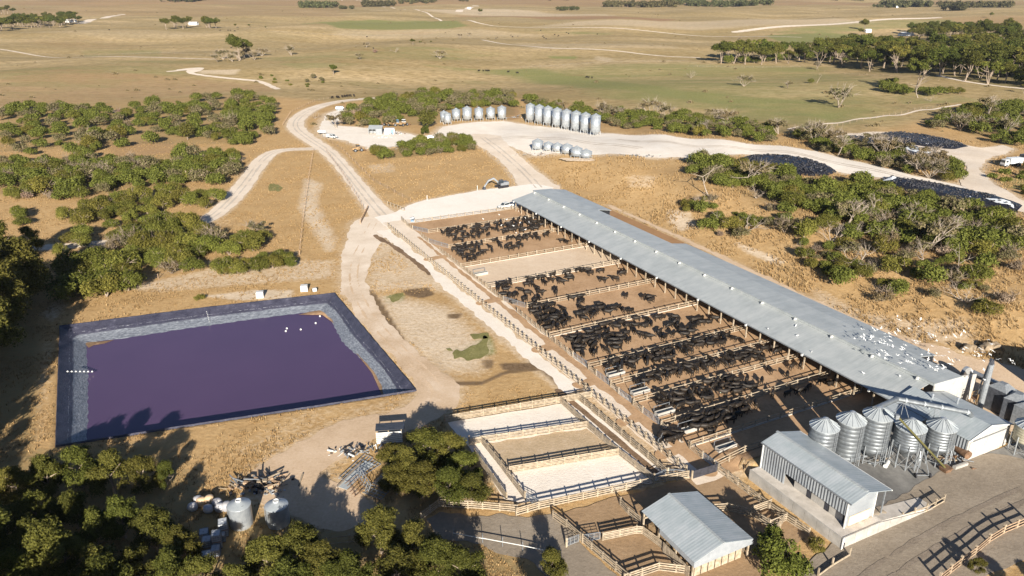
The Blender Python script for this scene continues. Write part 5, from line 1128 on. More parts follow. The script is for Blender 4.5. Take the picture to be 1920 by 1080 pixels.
gulls([(1670, 605), (1760, 620), (1830, 640), (1880, 670), (1900, 690), (1850, 705), (1780, 680), (1720, 650)], 54, 5.0, 9, 'over the bare strip beyond the long roof', 'flying', 4)
lst = []
for i, (px, py) in enumerate(((950, 413), (975, 419), (985, 410), (963, 425), (968, 438), (1000, 410), (985, 432), (940, 424), (992, 418), (906, 412), (936, 404), (972, 397))):
    l = P(px, py, 1.55 if i < 9 else .2); o = inst('gull', GS, None, l, i, 1.25); o['category'] = 'gull'; lst.append((o, 'white gull'))
glab(lst, 'among the farthest herd', 'perched', 'gulls among the farthest herd')
lst = []
for i in range(6):
    b, a = 102+random.uniform(-2, 5), 66+random.uniform(2, 30); z = 3.4+(b-99.5)/7.2*1.6+.02
    x, y = L(b, a); o = inst('gull', GS, None, (x, y, z), random.uniform(0, 6), 1.1); o['category'] = 'gull'; lst.append((o, 'white gull'))
glab(lst, 'on the left slope of the long roof', 'perched', 'gulls resting on the roof')
# ================================================================ vehicles and machines
def wheels(t, spots, r, w):
    for x, y in spots:
        mb = MB(); mb.tube((x, y-w/2, r), (x, y+w/2, r), r, r, 14); o = mb.build('wheel', M['rubber'], t)
        mb = MB(); mb.tube((x, y-w/2-.02, r), (x, y+w/2+.02, r), r*.55, r*.55, 10); mb.build('rim', M['steel'], o)
def loft_side(mb, prof, w, top=.84):
    """car body from a side outline (x, z): full width low, narrower high"""
    zs = [z for _, z in prof]; z0, z1 = min(zs), max(zs); n = len(prof); vs = []
    for s_ in (-1, 1):
        for x, z in prof: vs.append((x, s_*w/2*(1-(1-top)*max(0, (z-.95))/(max(.01, z1-.95))), z))
    mb.add(vs, [tuple(range(n)), tuple(range(2*n-1, n-1, -1))]+[((k+1) % n, k, n+k, n+(k+1) % n) for k in range(n)])
def ute(px, py, rz, lab, tray=True, canopy=False):
    l = P(px, py); t = thing('utility_vehicle', lab, 'ute', (l[0], l[1], l[2]+.06), rz, None)
    mb = MB(); loft_side(mb, [(-2.6, .42), (2.45, .42), (2.55, .62), (2.5, .92), (1.45, 1.08), (.72, 1.72), (-.75, 1.75), (-1.02, 1.08), (-2.6, 1.04)], 1.8, .80); mb.build('body', M['paint'], t)
    mb = MB(); loft_side(mb, [(1.36, 1.12), (.74, 1.64), (-.68, 1.67), (-.92, 1.12)], 1.86, .80); mb.build('side_window', M['glass'], t)
    mb = MB(); mb.add([(1.40, -.70, 1.13), (1.40, .70, 1.13), (.80, .64, 1.67), (.80, -.64, 1.67)], [(0, 1, 2, 3)]); mb.slab([(1.42, -.70, 1.13), (1.42, .70, 1.13), (.82, .62, 1.66), (.82, -.62, 1.66)], .02); mb.build('windscreen', M['glass'], t)
    if canopy: mb = MB(); loft_side(mb, [(-2.58, 1.0), (-1.0, 1.0), (-1.05, 1.74), (-2.5, 1.7)], 1.78, .9); mb.build('canopy', M['paint'], t)
    else: MB().box((-1.8, 0, .95), (1.5, 1.5, .24)).build('tray', M['darksteel'], t)
    for s_ in (-.62, .62): MB().box((2.5, s_, .8), (.12, .34, .18)).build('headlight', M['glass'], t)
    MB().box((2.56, 0, .55), (.14, 1.7, .2)).build('bumper', M['steel'], t)
    wheels(t, [(1.6, -.8), (1.6, .8), (-1.55, -.8), (-1.55, .8)], .38, .26); return t
ute(948, 390, AZ-PI+.35-.1, 'white ute parked on the limestone pad beside the end of the long shed'); ute(623, 259, -.55, 'white ute towing a trailer at the edge of the white yard', True, True); ute(806, 262, .1, 'white ute half hidden behind the hedge below the round pine')
l = P(604, 251); t = thing('trailer', 'white flat trailer hitched behind the ute in the white yard', 'trailer', l, -.55)
MB().box((0, 0, .75), (4.0, 1.9, .16)).build('deck', M['paint'], t); MB().box((-.2, 0, 1.2), (3.4, 1.7, .7), 0, 0, .9).build('load', M['tarp'], t)
wheels(t, [(-.4, -.9), (-.4, .9), (.5, -.9), (.5, .9)], .36, .24); mb = MB(); mb.bar((2, 0, .6), (3.4, 0, .55), .12); mb.build('drawbar', M['steel'], t)
def excavator(px, py, rz, lab):
    l = P(px, py); t = thing('excavator', lab, 'excavator', (l[0], l[1], l[2]+.1), rz)
    for s_ in (-1, 1):
        mb = MB(); mb.rings([(-2.0, s_*1.1, .45, .28, .25), (-1.8, s_*1.1, .45, .28, .43), (1.8, s_*1.1, .45, .28, .43), (2.0, s_*1.1, .45, .28, .25)], 8); mb.build('track', M['rubber'], t)
    MB().box((-.6, 0, 1.45), (3.2, 2.4, 1.0), 0, 0, .93).build('engine_house', M['steel'], t)
    MB().box((.7, .65, 2.0), (1.5, 1.0, 1.7), 0, 0, .85).build('cab', M['darksteel'], t)
    mb = MB(); mb.box((.72, .65, 2.15), (1.52, 1.02, .8), 0, 0, .9); mb.build('cab_window', M['glass'], t)
    mb = MB(); mb.bar((.9, -.3, 1.5), (3.0, -.3, 3.4), .45, .55); mb.bar((2.9, -.3, 3.45), (5.0, -.3, 2.9), .4, .5); mb.build('boom', M['galv'], t)
    mb = MB(); mb.bar((4.8, -.3, 3.1), (6.6, -.3, 1.0), .32, .42); mb.build('stick', M['galv'], t)
    mb = MB(); mb.box((6.6, -.3, .6), (.9, 1.1, .8), 0, 0, .7); mb.build('bucket', M['darksteel'], t)
excavator(941, 352, PI+.55, 'grey excavator with its arm reaching down at the edge of the limestone pad')
def loader(px, py, rz, lab, mat='yellow', cabm='yellow', s_=1.0, bucket=True):
    l = P(px, py); t = thing('wheel_loader', lab, 'loader', l, rz); t.scale = (s_,)*3
    mb = MB(); mb.box((-1.1, 0, 1.35), (2.6, 1.7, .9), 0, 0, .9); mb.box((1.1, 0, 1.1), (1.6, 1.2, .5)); mb.build('body', M[mat], t)
    MB().box((.1, 0, 2.3), (1.3, 1.4, 1.3), 0, 0, .85).build('cab', M[cabm], t); MB().box((.12, 0, 2.4), (1.33, 1.43, .65), 0, 0, .93).build('cab_window', M['glass'], t)
    mb = MB()
    for q in (-.5, .5): mb.bar((.9, q, 1.4), (2.9, q, .7), .18, .3)
    mb.build('lift_arm', M[mat], t)
    if bucket: mb = MB(); mb.slab([(2.8, -1.2, .9), (2.9, 1.2, .9), (3.6, 1.2, .2), (3.6, -1.2, .2)], .12); mb.box((2.8, 0, .55), (.2, 2.4, .8)); mb.build('bucket', M['rust'], t)
    wheels(t, [(1.3, -.85), (1.3, .85), (-1.3, -.85), (-1.3, .85)], .68, .5)
loader(671, 284, .5, 'old tan loader standing alone at the left of the hedge', 'yellow', 'yellow', 1.0)
loader(727, 236, 2.6, 'large tan loader in the row of old machines behind the small shed, left one'); loader(745, 236, .4, 'old loader with a blue cab behind the small shed', 'yellow', 'blue'); loader(757, 236, .9, 'old tan loader at the right end behind the small shed', 'yellow', 'paint', 1.05)
l = P(711, 251); t = thing('machinery_shed', 'small blue grey skillion roofed shed open at the front in the white yard', 'shed', l, .05)
mb = MB(); mb.slab([(-4.6, -2.2, 2.6), (1.6, -2.2, 2.5), (1.6, 2.4, 3.5), (-4.6, 2.4, 3.6)], .08); mb.build('roof', M['roof'], t)
MB().box((.2, -2.0, 1.25), (2.6, .1, 2.5)).build('front_wall', M['blue2'] if 'blue2' in M else M['steel'], t); MB().box((-4.4, .1, 1.3), (.1, 4.2, 2.6)).build('side_wall', M['paint'], t); MB().box((1.5, .1, 1.3), (.1, 4.2, 2.6)).build('side_wall', M['steel'], t); MB().box((-1.5, 2.2, 1.6), (6, .1, 3.2)).build('back_wall', M['steel'], t)
for x in (-4.4, -2.8, -1.2): MB().box((x, -2.0, 1.3), (.14, .14, 2.6)).build('post', M['steel'], t)
l = P(731, 251); t = thing('shipping_container', 'pale open shipping container beside the small blue grey shed', 'container', l, .02)
for y in (-1.2, 1.2): MB().box((0, y, 1.3), (4.2, .08, 2.5)).build('side', M['tarp'], t)
MB().box((0, 0, 2.58), (4.2, 2.48, .1)).build('roof', M['paint'], t); MB().box((-2.05, 0, 1.3), (.08, 2.3, 2.5)).build('end', M['tarp'], t); MB().box((0, 0, .06), (4.2, 2.4, .1)).build('floor', M['timber2'], t); MB().box((1.2, -1.27, 1.1), (1.0, .06, 2.0)).build('door', M['blue'], t)
pile(742, 252, 10, (2.4, .8), .8, ['steel', 'rust', 'paint'], 'scrap_heap', 'scatter of old implements right of the pale container', 'scrap heap', 21); pile(720, 258, 7, (3.2, .6), .5, ['paint', 'tarp'], 'scrap_heap', 'pale sheets lying in front of the small blue grey shed', 'scrap heap', 22)
pile(710, 279, 12, (3.2, .8), .6, ['galv', 'tarp'], 'tin_heap', 'heap of grey tin sheets behind the left end of the hedge', 'tin heap', 23); pile(1022, 289, 14, (4.5, .8), .5, ['deadwood', 'rust', 'steel'], 'timber_heap', 'pile of timber and iron in front of the squat silos', 'timber heap', 24); pile(1190, 293, 14, (5, .8), .5, ['deadwood', 'darksteel', 'steel'], 'timber_heap', 'pile of beams on the grass edge right of the squat silos', 'timber heap', 25)
pile(968, 221, 8, (2.0, .5), 1.0, ['steel', 'galv'], 'auger_heap', 'grey augers parked at the right end of the loose silo row', 'augers', 26); pile(790, 257, 8, (4, .7), .5, ['paint', 'timber'], 'timber_heap', 'pale boards beside the white yard below the round pine', 'timber heap', 27)
for k in range(3): l = P(1090+6*k, 299+1.6*k); tag(MB().bar((-8, 0, .2), (8, -.3, .2), .25).bar((-7.5, .1, .42), (7, -.1, .42), .2).build('pole', M['deadwood'], None, l, -.06), f'long pale pole lying before the squat silos, {O8[k]} from the back', 'pole', 'long poles before the squat silos')
l = P(637, 207); t = thing('tanker_trailer', 'small pale blue grey tank beside the bend of the main track', 'tank', l, .1); mb = MB(); mb.tube((-2, 0, 1.4), (2, 0, 1.4), .95, .95, 16); mb.build('tank_body', M['galv'], t); MB().box((0, 0, .35), (3.6, 1.2, .5)).build('stand', M['steel'], t)
l = P(1893, 312); t = thing('tipper_truck', 'white tipper truck parked at the right edge beside the silage road', 'truck', l, PI+.25)
MB().box((2.5, 0, 1.7), (1.9, 2.2, 2.1), 0, 0, .9).build('cab', M['paint'], t); MB().box((3.42, 0, 2.1), (.1, 1.8, .8)).build('windscreen', M['glass'], t); MB().box((2.6, 0, 2.1), (1.0, 2.22, .7)).build('side_window', M['glass'], t)
MB().box((-1.4, 0, 1.0), (6.6, .9, .3)).build('chassis', M['darksteel'], t); MB().box((-1.5, 0, 2.2), (5.4, 2.4, 1.9), 0, 0, 1.04).build('tipper_body', M['tarp'], t); MB().box((3.5, 0, .75), (.16, 2.2, .4)).build('bumper', M['steel'], t)
wheels(t, [(2.4, -1), (2.4, 1), (-2.2, -1), (-2.2, 1), (-3.4, -1), (-3.4, 1)], .52, .36)
l = P(1925, 303); t = thing('tip_trailer', 'dark trailer behind the white tipper truck at the right edge', 'trailer', l, PI+.25); MB().box((0, 0, 1.9), (5.5, 2.4, 1.9)).build('trailer_body', M['darksteel'], t); wheels(t, [(-1, -1), (-1, 1), (.4, -1), (.4, 1)], .5, .36)
# ================================================================ silage heaps under tyres
TY = []
def silage(poly, lab, tarps=(), hgt=1.1, seed=1):
    w = np.array(PL(poly)); c = w.mean(0); z = float(H(*c)); t = thing('silage_heap', lab, 'silage heap', (c[0], c[1], z), 0, 'silage heaps under tyres')
    n = len(w); V, Fq = [], []; prof = [(1.03, -.1), (.97, .35), (.86, .75), (.6, 1.0), (.3, 1.06)]
    for k, (u, hz) in enumerate(prof):
        for q in w: d = (q-c)*u; V.append((d[0], d[1], float(H(*(c+d)))-z+hz*hgt))
    V.append((0, 0, hgt*1.08+float(H(*c))-z)); Fs = [(k*n+j, k*n+(j+1) % n, (k+1)*n+(j+1) % n, (k+1)*n+j) for k in range(len(prof)-1) for j in range(n)]+[((len(prof)-1)*n+j, (len(prof)-1)*n+(j+1) % n, len(V)-1) for j in range(n)]
    me = bpy.data.meshes.new('cover_sheet'); me.from_pydata(V, [], Fs); me.materials.append(M['sheetblk']); me.polygons.foreach_set('use_smooth', [True]*len(Fs)); inst('cover_sheet', me, t)
    def top(x, y):
        f_ = sd_poly(w, np.array([x]), np.array([y]))[0]; return f_, float(H(x, y))-z+hgt*(sst(-.2, 3.0, f_)*.98)
    for tp in tarps:
        pw = PL(tp); mb = MB(); ct = np.mean(pw, 0); vs = [(q[0]-c[0], q[1]-c[1], top(*q)[1]+.16) for q in pw]+[(ct[0]-c[0], ct[1]-c[1], top(*ct)[1]+.22)]
        mb.add(vs, [(i, (i+1) % len(pw), len(pw)) for i in range(len(pw))]); mb.build('pale_cover', M['tarp'], t)
    rr = random.Random(seed); mb = MB(); cnt = 0; x0, y0 = w.min(0); x1, y1 = w.max(0); area = (x1-x0)*(y1-y0); tpw = [np.array(PL(tp)) for tp in tarps]
    for _ in range(int(area*.85)):
        x, y = rr.uniform(x0, x1), rr.uniform(y0, y1); f_, zz = top(x, y)
        if f_ < .2: continue
        if any(sd_poly(q, np.array([x]), np.array([y]))[0] > .3 for q in tpw) and rr.random() > .06: continue
        r = rr.uniform(.28, .40); n_ = 8; vs = []
        tx, ty = rr.gauss(0, .1), rr.gauss(0, .1)
        for rad, dz in ((r, 0), (r*.9, .2), (r*.5, .2), (r*.4, .06)):
            for k in range(n_): a = 2*PI*k/n_; px_, py_ = rad*math.cos(a), rad*math.sin(a); vs.append((x-c[0]+px_, y-c[1]+py_, zz+.05+dz+tx*px_+ty*py_))
        mb.add(vs, [(j*n_+k, j*n_+(k+1) % n_, (j+1)*n_+(k+1) % n_, (j+1)*n_+k) for j in range(3) for k in range(n_)]); cnt += 1
    tag(mb.build('tyres', M['tyre'], t), None, None, None, 'stuff')
M['sheetblk'] = simple('black_cover_sheet', (.008, .008, .011), (.02, .02, .026), 1.5, .45, bmp=.3)
m, nt, bs = newmat('old_tyres', .55, 0, .4); g = nt.nodes.new('ShaderNodeNewGeometry'); nt.links.new(ramp(nt, g.outputs['Random Per Island'], [(.0, (.006, .006, .008)), (.85, (.02, .02, .026)), (.97, (.05, .05, .065)), (1.0, (.25, .26, .29))]), bs.inputs['Base Color']); M['tyre'] = m
silage([(1385, 299), (1402, 293), (1440, 291.5), (1480, 294), (1520, 302), (1560, 316), (1568, 322), (1545, 331), (1500, 330), (1450, 324), (1405, 312)], 'black tyre covered silage heap beside the haul road above the scrub', (), 1.3, 1)
silage([(1634, 256), (1650, 251.5), (1690, 250), (1730, 254), (1780, 264), (1815, 275), (1790, 280), (1745, 277), (1700, 270), (1660, 262)], 'farthest black tyre covered silage heap with a bare edge all round', (), 1.3, 2)
silage([(1568, 260), (1590, 257), (1640, 263), (1700, 272), (1745, 284), (1772, 291), (1740, 294), (1690, 288), (1640, 281), (1600, 274)], 'black silage heap behind bushes with a pale grey cover at its right end', ([(1694, 284), (1706, 279.5), (1745, 287), (1748, 291), (1720, 292), (1700, 290)],), 1.2, 3)
silage([(1648, 338), (1665, 333), (1690, 338), (1740, 344), (1800, 356), (1870, 371), (1916, 386), (1905, 398), (1870, 392), (1820, 388), (1770, 374), (1710, 362), (1670, 350)], 'nearest black silage heap with white covers showing at both ends', ([(1650, 341), (1672, 338), (1692, 339), (1670, 347)], [(1845, 381), (1872, 371), (1912, 386), (1900, 394), (1870, 389)]), 1.4, 4)
# ================================================================ plants
def leaves(rs, lobes, n, size, up=.35, flat=1.0, shell=.62, squash=1.0):
    """n small cards spread through the outer part of the lobes; rs numpy generator"""
    lb = np.array(lobes, float); w = lb[:, 3]**2; k = rs.choice(len(lb), n, p=w/w.sum())
    d = rs.normal(size=(n, 3)); d /= np.linalg.norm(d, axis=1)[:, None]
    d[:, 2] = np.where((d[:, 2] < -.35) & (rs.random(n) < .7), -d[:, 2], d[:, 2])
    r = lb[k, 3]*(shell+(1.06-shell)*rs.random(n)**.7)*(1+.16*np.sin(d[:, 0]*9+k)+.13*np.sin(d[:, 1]*11+d[:, 2]*7+2*k))
    c = lb[k, :3]+d*r[:, None]*np.array([1, 1, squash]); c[:, 2] = np.maximum(c[:, 2], .05)
    nn = d*.75+rs.normal(size=(n, 3))*.55; nn[:, 2] += up; nn /= np.linalg.norm(nn, axis=1)[:, None]
    t = np.cross(nn, rs.normal(size=(n, 3))); t /= np.linalg.norm(t, axis=1)[:, None]; b = np.cross(nn, t)
    s = size*rs.uniform(.55, 1.25, n); a = s*rs.uniform(.35, .6, n)
    V = np.stack([c+t*s[:, None], c+b*a[:, None], c-t*s[:, None], c-b*a[:, None]], 1).reshape(-1, 3)
    return V, np.arange(4*n).reshape(n, 4)
def limb(mb, p, d, ln, r, depth, rr, bend=.35, kids=3, mi=0):
    p = Vector(p); d = Vector(d).normalized(); n = 3
    for i in range(n):
        q = p+d*(ln/n); mb.tube(p, q, r*(1-.22*i), r*(1-.22*(i+1)), 6 if depth > 1 else 4, mi, False); p = q
        d = (d+Vector((rr.gauss(0, bend), rr.gauss(0, bend), rr.gauss(0, bend*.6)))*.5).normalized()
        if depth > 0 and i >= 1:
            for _ in range(kids if i == n-1 else 1):
                e = (d+Vector((rr.gauss(0, .7), rr.gauss(0, .7), rr.gauss(.1, .4)))).normalized(); limb(mb, p, e, ln*rr.uniform(.5, .75), r*.5, depth-1, rr, bend, kids, mi)
def plant_mesh(kind, seed):
    rs = np.random.default_rng(seed); rr = random.Random(seed); mb = MB()
    if kind == 'shrub':      # about 4.6 m wide, 3 m high, several rounded heads
        lob = []
        for i in range(11): a = rr.uniform(0, 2*PI); d = rr.uniform(.3, 1.75); lob.append((d*math.cos(a), d*math.sin(a)*.9, 1.0+rr.uniform(0, .9)*(1-.28*d), rr.uniform(.55, 1.0)))
        V, F = leaves(rs, lob, 4400, .125); mat = 'leaf'
        for _ in range(5): a = rr.uniform(0, 6.28); limb(mb, (0, 0, 0), (math.cos(a)*.6, math.sin(a)*.6, 1), 1.6, .09, 1, rr, .3, 2)
    elif kind == 'lowshrub':
        lob = [(rr.uniform(-1.1, 1.1), rr.uniform(-.9, .9), rr.uniform(.35, .75), rr.uniform(.4, .75)) for _ in range(7)]
        V, F = leaves(rs, lob, 2000, .115); mat = 'leaf'
        for _ in range(3): a = rr.uniform(0, 6.28); limb(mb, (0, 0, 0), (math.cos(a), math.sin(a), 1), .8, .05, 0, rr)
    elif kind == 'greyshrub':
        lob = [(rr.uniform(-1.2, 1.2), rr.uniform(-1.1, 1.1), rr.uniform(.7, 1.5), rr.uniform(.4, .8)) for _ in range(9)]
        V, F = leaves(rs, lob, 1100, .15, shell=.3); mat = 'leafgrey'
        for _ in range(8): a = rr.uniform(0, 6.28); limb(mb, (0, 0, 0), (math.cos(a)*.7, math.sin(a)*.7, 1), 1.7, .06, 2, rr, .35, 2)
    elif kind == 'twigshrub':
        lob = [(rr.uniform(-1.0, 1.0), rr.uniform(-1.0, 1.0), rr.uniform(.5, 1.2), rr.uniform(.4, .7)) for _ in range(8)]
        V, F = leaves(rs, lob, 900, .14, shell=.2); mat = 'twig'
        for _ in range(7): a = rr.uniform(0, 6.28); limb(mb, (0, 0, 0), (math.cos(a)*.9, math.sin(a)*.9, 1), 1.4, .05, 2, rr, .3, 2)
    elif kind == 'tree':     # near evergreen, 8 m, clustered heads
        lob = []
        for i in range(26):
            a = rr.uniform(0, 2*PI); z = rr.uniform(2.0, 7.0); R = 2.9*math.sin(min(1, (8.0-z)/4.6)*PI/2)*rr.uniform(.35, 1.0); lob.append((R*math.cos(a), R*math.sin(a), z, rr.uniform(.6, 1.15)))
        lob.append((0, 0, 7.1, .8)); V, F = leaves(rs, lob, 15000, .145, .3, shell=.45); mat = 'leafnear'
        limb(mb, (0, 0, 0), (0, 0, 1), 3.6, .24, 1, rr, .10, 3)
        for _ in range(3): a = rr.uniform(0, 6.28); limb(mb, (0, 0, .8), (math.cos(a)*.8, math.sin(a)*.8, 1), 2.0, .12, 1, rr, .2, 2)
    elif kind == 'round':    # dense dark dome
        lob = []
        for i in range(30):
            a = rr.uniform(0, 2*PI); z = rr.uniform(.8, 3.6); R = 2.1*math.sqrt(max(.05, 1-((z-1.6)/2.4)**2))*rr.uniform(.5, .95); lob.append((R*math.cos(a), R*math.sin(a), z, rr.uniform(.5, .85)))
        V, F = leaves(rs, lob, 8000, .15, .2); mat = 'leafdk'; limb(mb, (0, 0, 0), (0, 0, 1), 1.8, .2, 1, rr, .1, 2)
    elif kind == 'wood':     # forest tree, 11 m, trunk showing below a spreading head
        lob = []
        for i in range(18): a = rr.uniform(0, 2*PI); d = rr.uniform(.4, 3.6); lob.append((d*math.cos(a), d*math.sin(a), 6.6+rr.uniform(-1.6, 2.4)*(1-.15*d), rr.uniform(.9, 1.7)))
        V, F = leaves(rs, lob, 4200, .30, .4, squash=.75); mat = 'leafdk'
        for _ in range(2): limb(mb, (rr.uniform(-.3, .3), 0, 0), (rr.gauss(0, .18), rr.gauss(0, .18), 1), 4.6, .26, 1, rr, .15, 3)
    elif kind == 'gum':      # gum, open flat head on pale forked trunks
        lob = []
        for i in range(13): a = rr.uniform(0, 2*PI); d = rr.uniform(.8, 4.0); lob.append((d*math.cos(a), d*math.sin(a), 7.2+rr.uniform(-1.4, 1.8)*(1-.12*d), rr.uniform(.7, 1.25)))
        V, F = leaves(rs, lob, 2600, .27, .5, squash=.65, shell=.4); mat = 'leaf'
        for _ in range(3): limb(mb, (rr.uniform(-.3, .3), 0, 0), (rr.gauss(0, .35), rr.gauss(0, .35), 1), 4.8, .22, 1, rr, .16, 3)
    elif kind == 'scrubtree':   # low leaning tree with a flat windswept head over bare limbs
        lob = []
        for i in range(10): a = rr.uniform(0, 2*PI); d = rr.uniform(.3, 2.2); lob.append((d*math.cos(a)+.6, d*math.sin(a), 3.0+rr.uniform(-.5, .7), rr.uniform(.5, .9)))
        V, F = leaves(rs, lob, 1500, .19, .5, squash=.6, shell=.35); mat = 'leafgrey'
        for _ in range(4): limb(mb, (0, 0, 0), (rr.gauss(.2, .5), rr.gauss(0, .5), 1), 2.8, .13, 2, rr, .25, 3)
    elif kind == 'pine':     # round layered pine
        lob = []
        for i in range(26): z = 1.6+i*.25; R = 3.6*math.sin(PI*min(.97, (z-.6)/8.6))*.95; a = i*2.4; lob.append((R*.62*math.cos(a), R*.62*math.sin(a), z, max(.7, R*.5)))
        V, F = leaves(rs, lob, 5200, .27, .6, squash=.42, shell=.5); mat = 'leafpine'; limb(mb, (0, 0, 0), (0, 0, 1), 5.5, .25, 1, rr, .05, 3)
    elif kind == 'dead':
        V, F = leaves(rs, [(0, 0, 1.5, 1.2)], 24, .06); mat = 'twig'
        for _ in range(4): limb(mb, (0, 0, 0), (rr.gauss(0, .8), rr.gauss(0, .8), .8), 2.2, .12, 3, rr, .35, 2)
    elif kind == 'snag':     # one bare pale stem
        V, F = leaves(rs, [(0, 0, 3, .5)], 10, .05); mat = 'twig'
        limb(mb, (0, 0, 0), (rr.gauss(0, .2), rr.gauss(0, .2), 1), 4.2, .17, 2, rr, .18, 2)
    wood = mb.mesh('trunk', M['deadwood'] if kind in ('dead', 'snag', 'scrubtree') else M['bark'])
    return npmesh('crown', V, F, M[mat]), wood
NV = {'shrub': 6, 'lowshrub': 3, 'greyshrub': 3, 'twigshrub': 2, 'tree': 4, 'round': 2, 'wood': 4, 'gum': 3, 'scrubtree': 3, 'pine': 1, 'dead': 4, 'snag': 2}
PM = {k: [plant_mesh(k, 100+17*i+sum(map(ord, k))) for i in range(n)] for k, n in NV.items()}
PW = {'shrub': 5.0, 'lowshrub': 2.9, 'greyshrub': 3.4, 'twigshrub': 3.0, 'tree': 6.6, 'round': 5.4, 'wood': 9, 'gum': 9, 'scrubtree': 5, 'pine': 7.2, 'dead': 4, 'snag': 1.5}
PHT = {'shrub': 2.6, 'lowshrub': 1.2, 'greyshrub': 2.1, 'twigshrub': 1.7, 'tree': 7.9, 'round': 4.2, 'wood': 9.5, 'gum': 9, 'scrubtree': 3.7, 'pine': 8.4, 'dead': 2.6, 'snag': 4}
NAME = {'shrub': ('shrub', 'shrub'), 'lowshrub': ('shrub', 'shrub'), 'greyshrub': ('shrub', 'shrub'), 'twigshrub': ('shrub', 'shrub'), 'tree': ('evergreen_tree', 'tree'), 'round': ('evergreen_tree', 'tree'), 'wood': ('forest_tree', 'tree'), 'gum': ('gum_tree', 'tree'), 'scrubtree': ('windswept_tree', 'tree'), 'pine': ('pine_tree', 'tree'), 'dead': ('dead_tree', 'dead tree'), 'snag': ('dead_tree', 'dead tree')}
DESC = {'shrub': 'dense olive shrub', 'lowshrub': 'low green shrub', 'greyshrub': 'thin grey-green shrub', 'twigshrub': 'brown twiggy shrub', 'tree': 'tall olive evergreen', 'round': 'dark rounded evergreen', 'wood': 'dark spreading tree', 'gum': 'pale limbed gum', 'scrubtree': 'windswept flat topped tree', 'pine': 'layered round pine', 'dead': 'bleached fallen dead tree', 'snag': 'bare pale dead stem'}
PR = random.Random(5)
def plant(kind, x, y, s=1.0, label=None, grp=None, sz=None, rz=None):
    i = PR.randrange(NV[kind]); cr, wo = PM[kind][i]; nm_, cat = NAME[kind]
    t = thing(nm_, label, cat, (x, y, float(H(x, y))-.03), PR.uniform(0, 2*PI) if rz is None else rz, grp)
    t.scale = (s*PR.uniform(.9, 1.1), s*PR.uniform(.9, 1.1), s*(sz or PR.uniform(.88, 1.12)))
    woody = kind in ('dead', 'snag')
    inst('trunk', wo, t)
    if not woody: inst('crown' if cat == 'tree' else 'foliage', cr, t)
    else: inst('twigs', cr, t)
    return t
KEEP = [S[k] for k in ('main_track', 'silo_yard', 'haul_road', 'limestone_pad', 'shed_track', 'pond_track')]
def clear(x, y, r):
    X, Y = np.array([x]), np.array([y])
    for s_ in KEEP:
        if s_.bb[0]-r < x < s_.bb[1]+r and s_.bb[2]-r < y < s_.bb[3]+r and s_.f(X, Y)[0] > -r: return False
    if SP.f(X, Y)[0] > -r-.5: return False
    b, a = FB(x, y)
    if 60 < b < 119 and 66 < a < 203: return False
    return True
def zone_labels(lst, where, rowsz=12):
    lst.sort(key=lambda t: t.location.y); n = max(1, math.ceil(len(lst)/rowsz))
    for r in range(n):
        row = lst[r*rowsz:(r+1)*rowsz]; row.sort(key=lambda t: t.location.x/t.location.y); rn = 'nearest' if r == 0 else 'farthest' if r == n-1 else ORD[r]
        for i, t in enumerate(row): t['label'] = f"{t['desc']} {ORD[i]} from left, {rn} row {where}"; del t['desc']
MASS = {}
def mass(k, x, y, s, far, r):
    """the shrubs too many to be single objects: gathered for one mass of scrub"""
    if r.random() > far: return False
    MASS.setdefault(k if k in ('shrub', 'lowshrub') else 'greyshrub', []).append((x, y, s, r.uniform(0, 2*PI), r.uniform(.88, 1.12))); return True
def build_mass():
    Vs, Fs, Is, o = [], [], [], 0; ks = list(MASS)
    for mi, k in enumerate(ks):
        base = []
        for i in range(3):
            rs = np.random.default_rng(900+i); rr = random.Random(900+i)
            if k == 'lowshrub': lob = [(rr.uniform(-1.1, 1.1), rr.uniform(-.9, .9), rr.uniform(.35, .75), rr.uniform(.4, .75)) for _ in range(7)]
            else: lob = [(d*math.cos(a), d*math.sin(a), 1.0+rr.uniform(0, .9)*(1-.28*d), rr.uniform(.55, 1.0)) for a, d in ((rr.uniform(0, 6.28), rr.uniform(.3, 1.75)) for _ in range(11))]
            base.append(leaves(rs, lob, 1800 if k == 'shrub' else 1000, .18, shell=.62 if k == 'shrub' else .35))
        for j, (x, y, s, rz, sz) in enumerate(MASS[k]):
            V, F = base[j % 3]; c, d = math.cos(rz)*s, math.sin(rz)*s
            W = np.stack([x+V[:, 0]*c-V[:, 1]*d, y+V[:, 0]*d+V[:, 1]*c, float(H(x, y))-.05+V[:, 2]*s*sz], 1); Vs.append(W); Fs.append(F+o); o += len(V); Is.append(np.full(len(F), mi))
    me = npmesh('scrub', np.vstack(Vs), np.vstack(Fs), None)
    for k in ks: me.materials.append(M['leafgrey' if k == 'greyshrub' else 'leafmass'])
    me.polygons.foreach_set('material_index', np.concatenate(Is).astype(np.int32)); tag(inst('scrub', me), 'the smaller and farther shrubs of the scrub that run together', 'scrub', None, 'stuff')
    print('mass', {k: len(v) for k, v in MASS.items()})
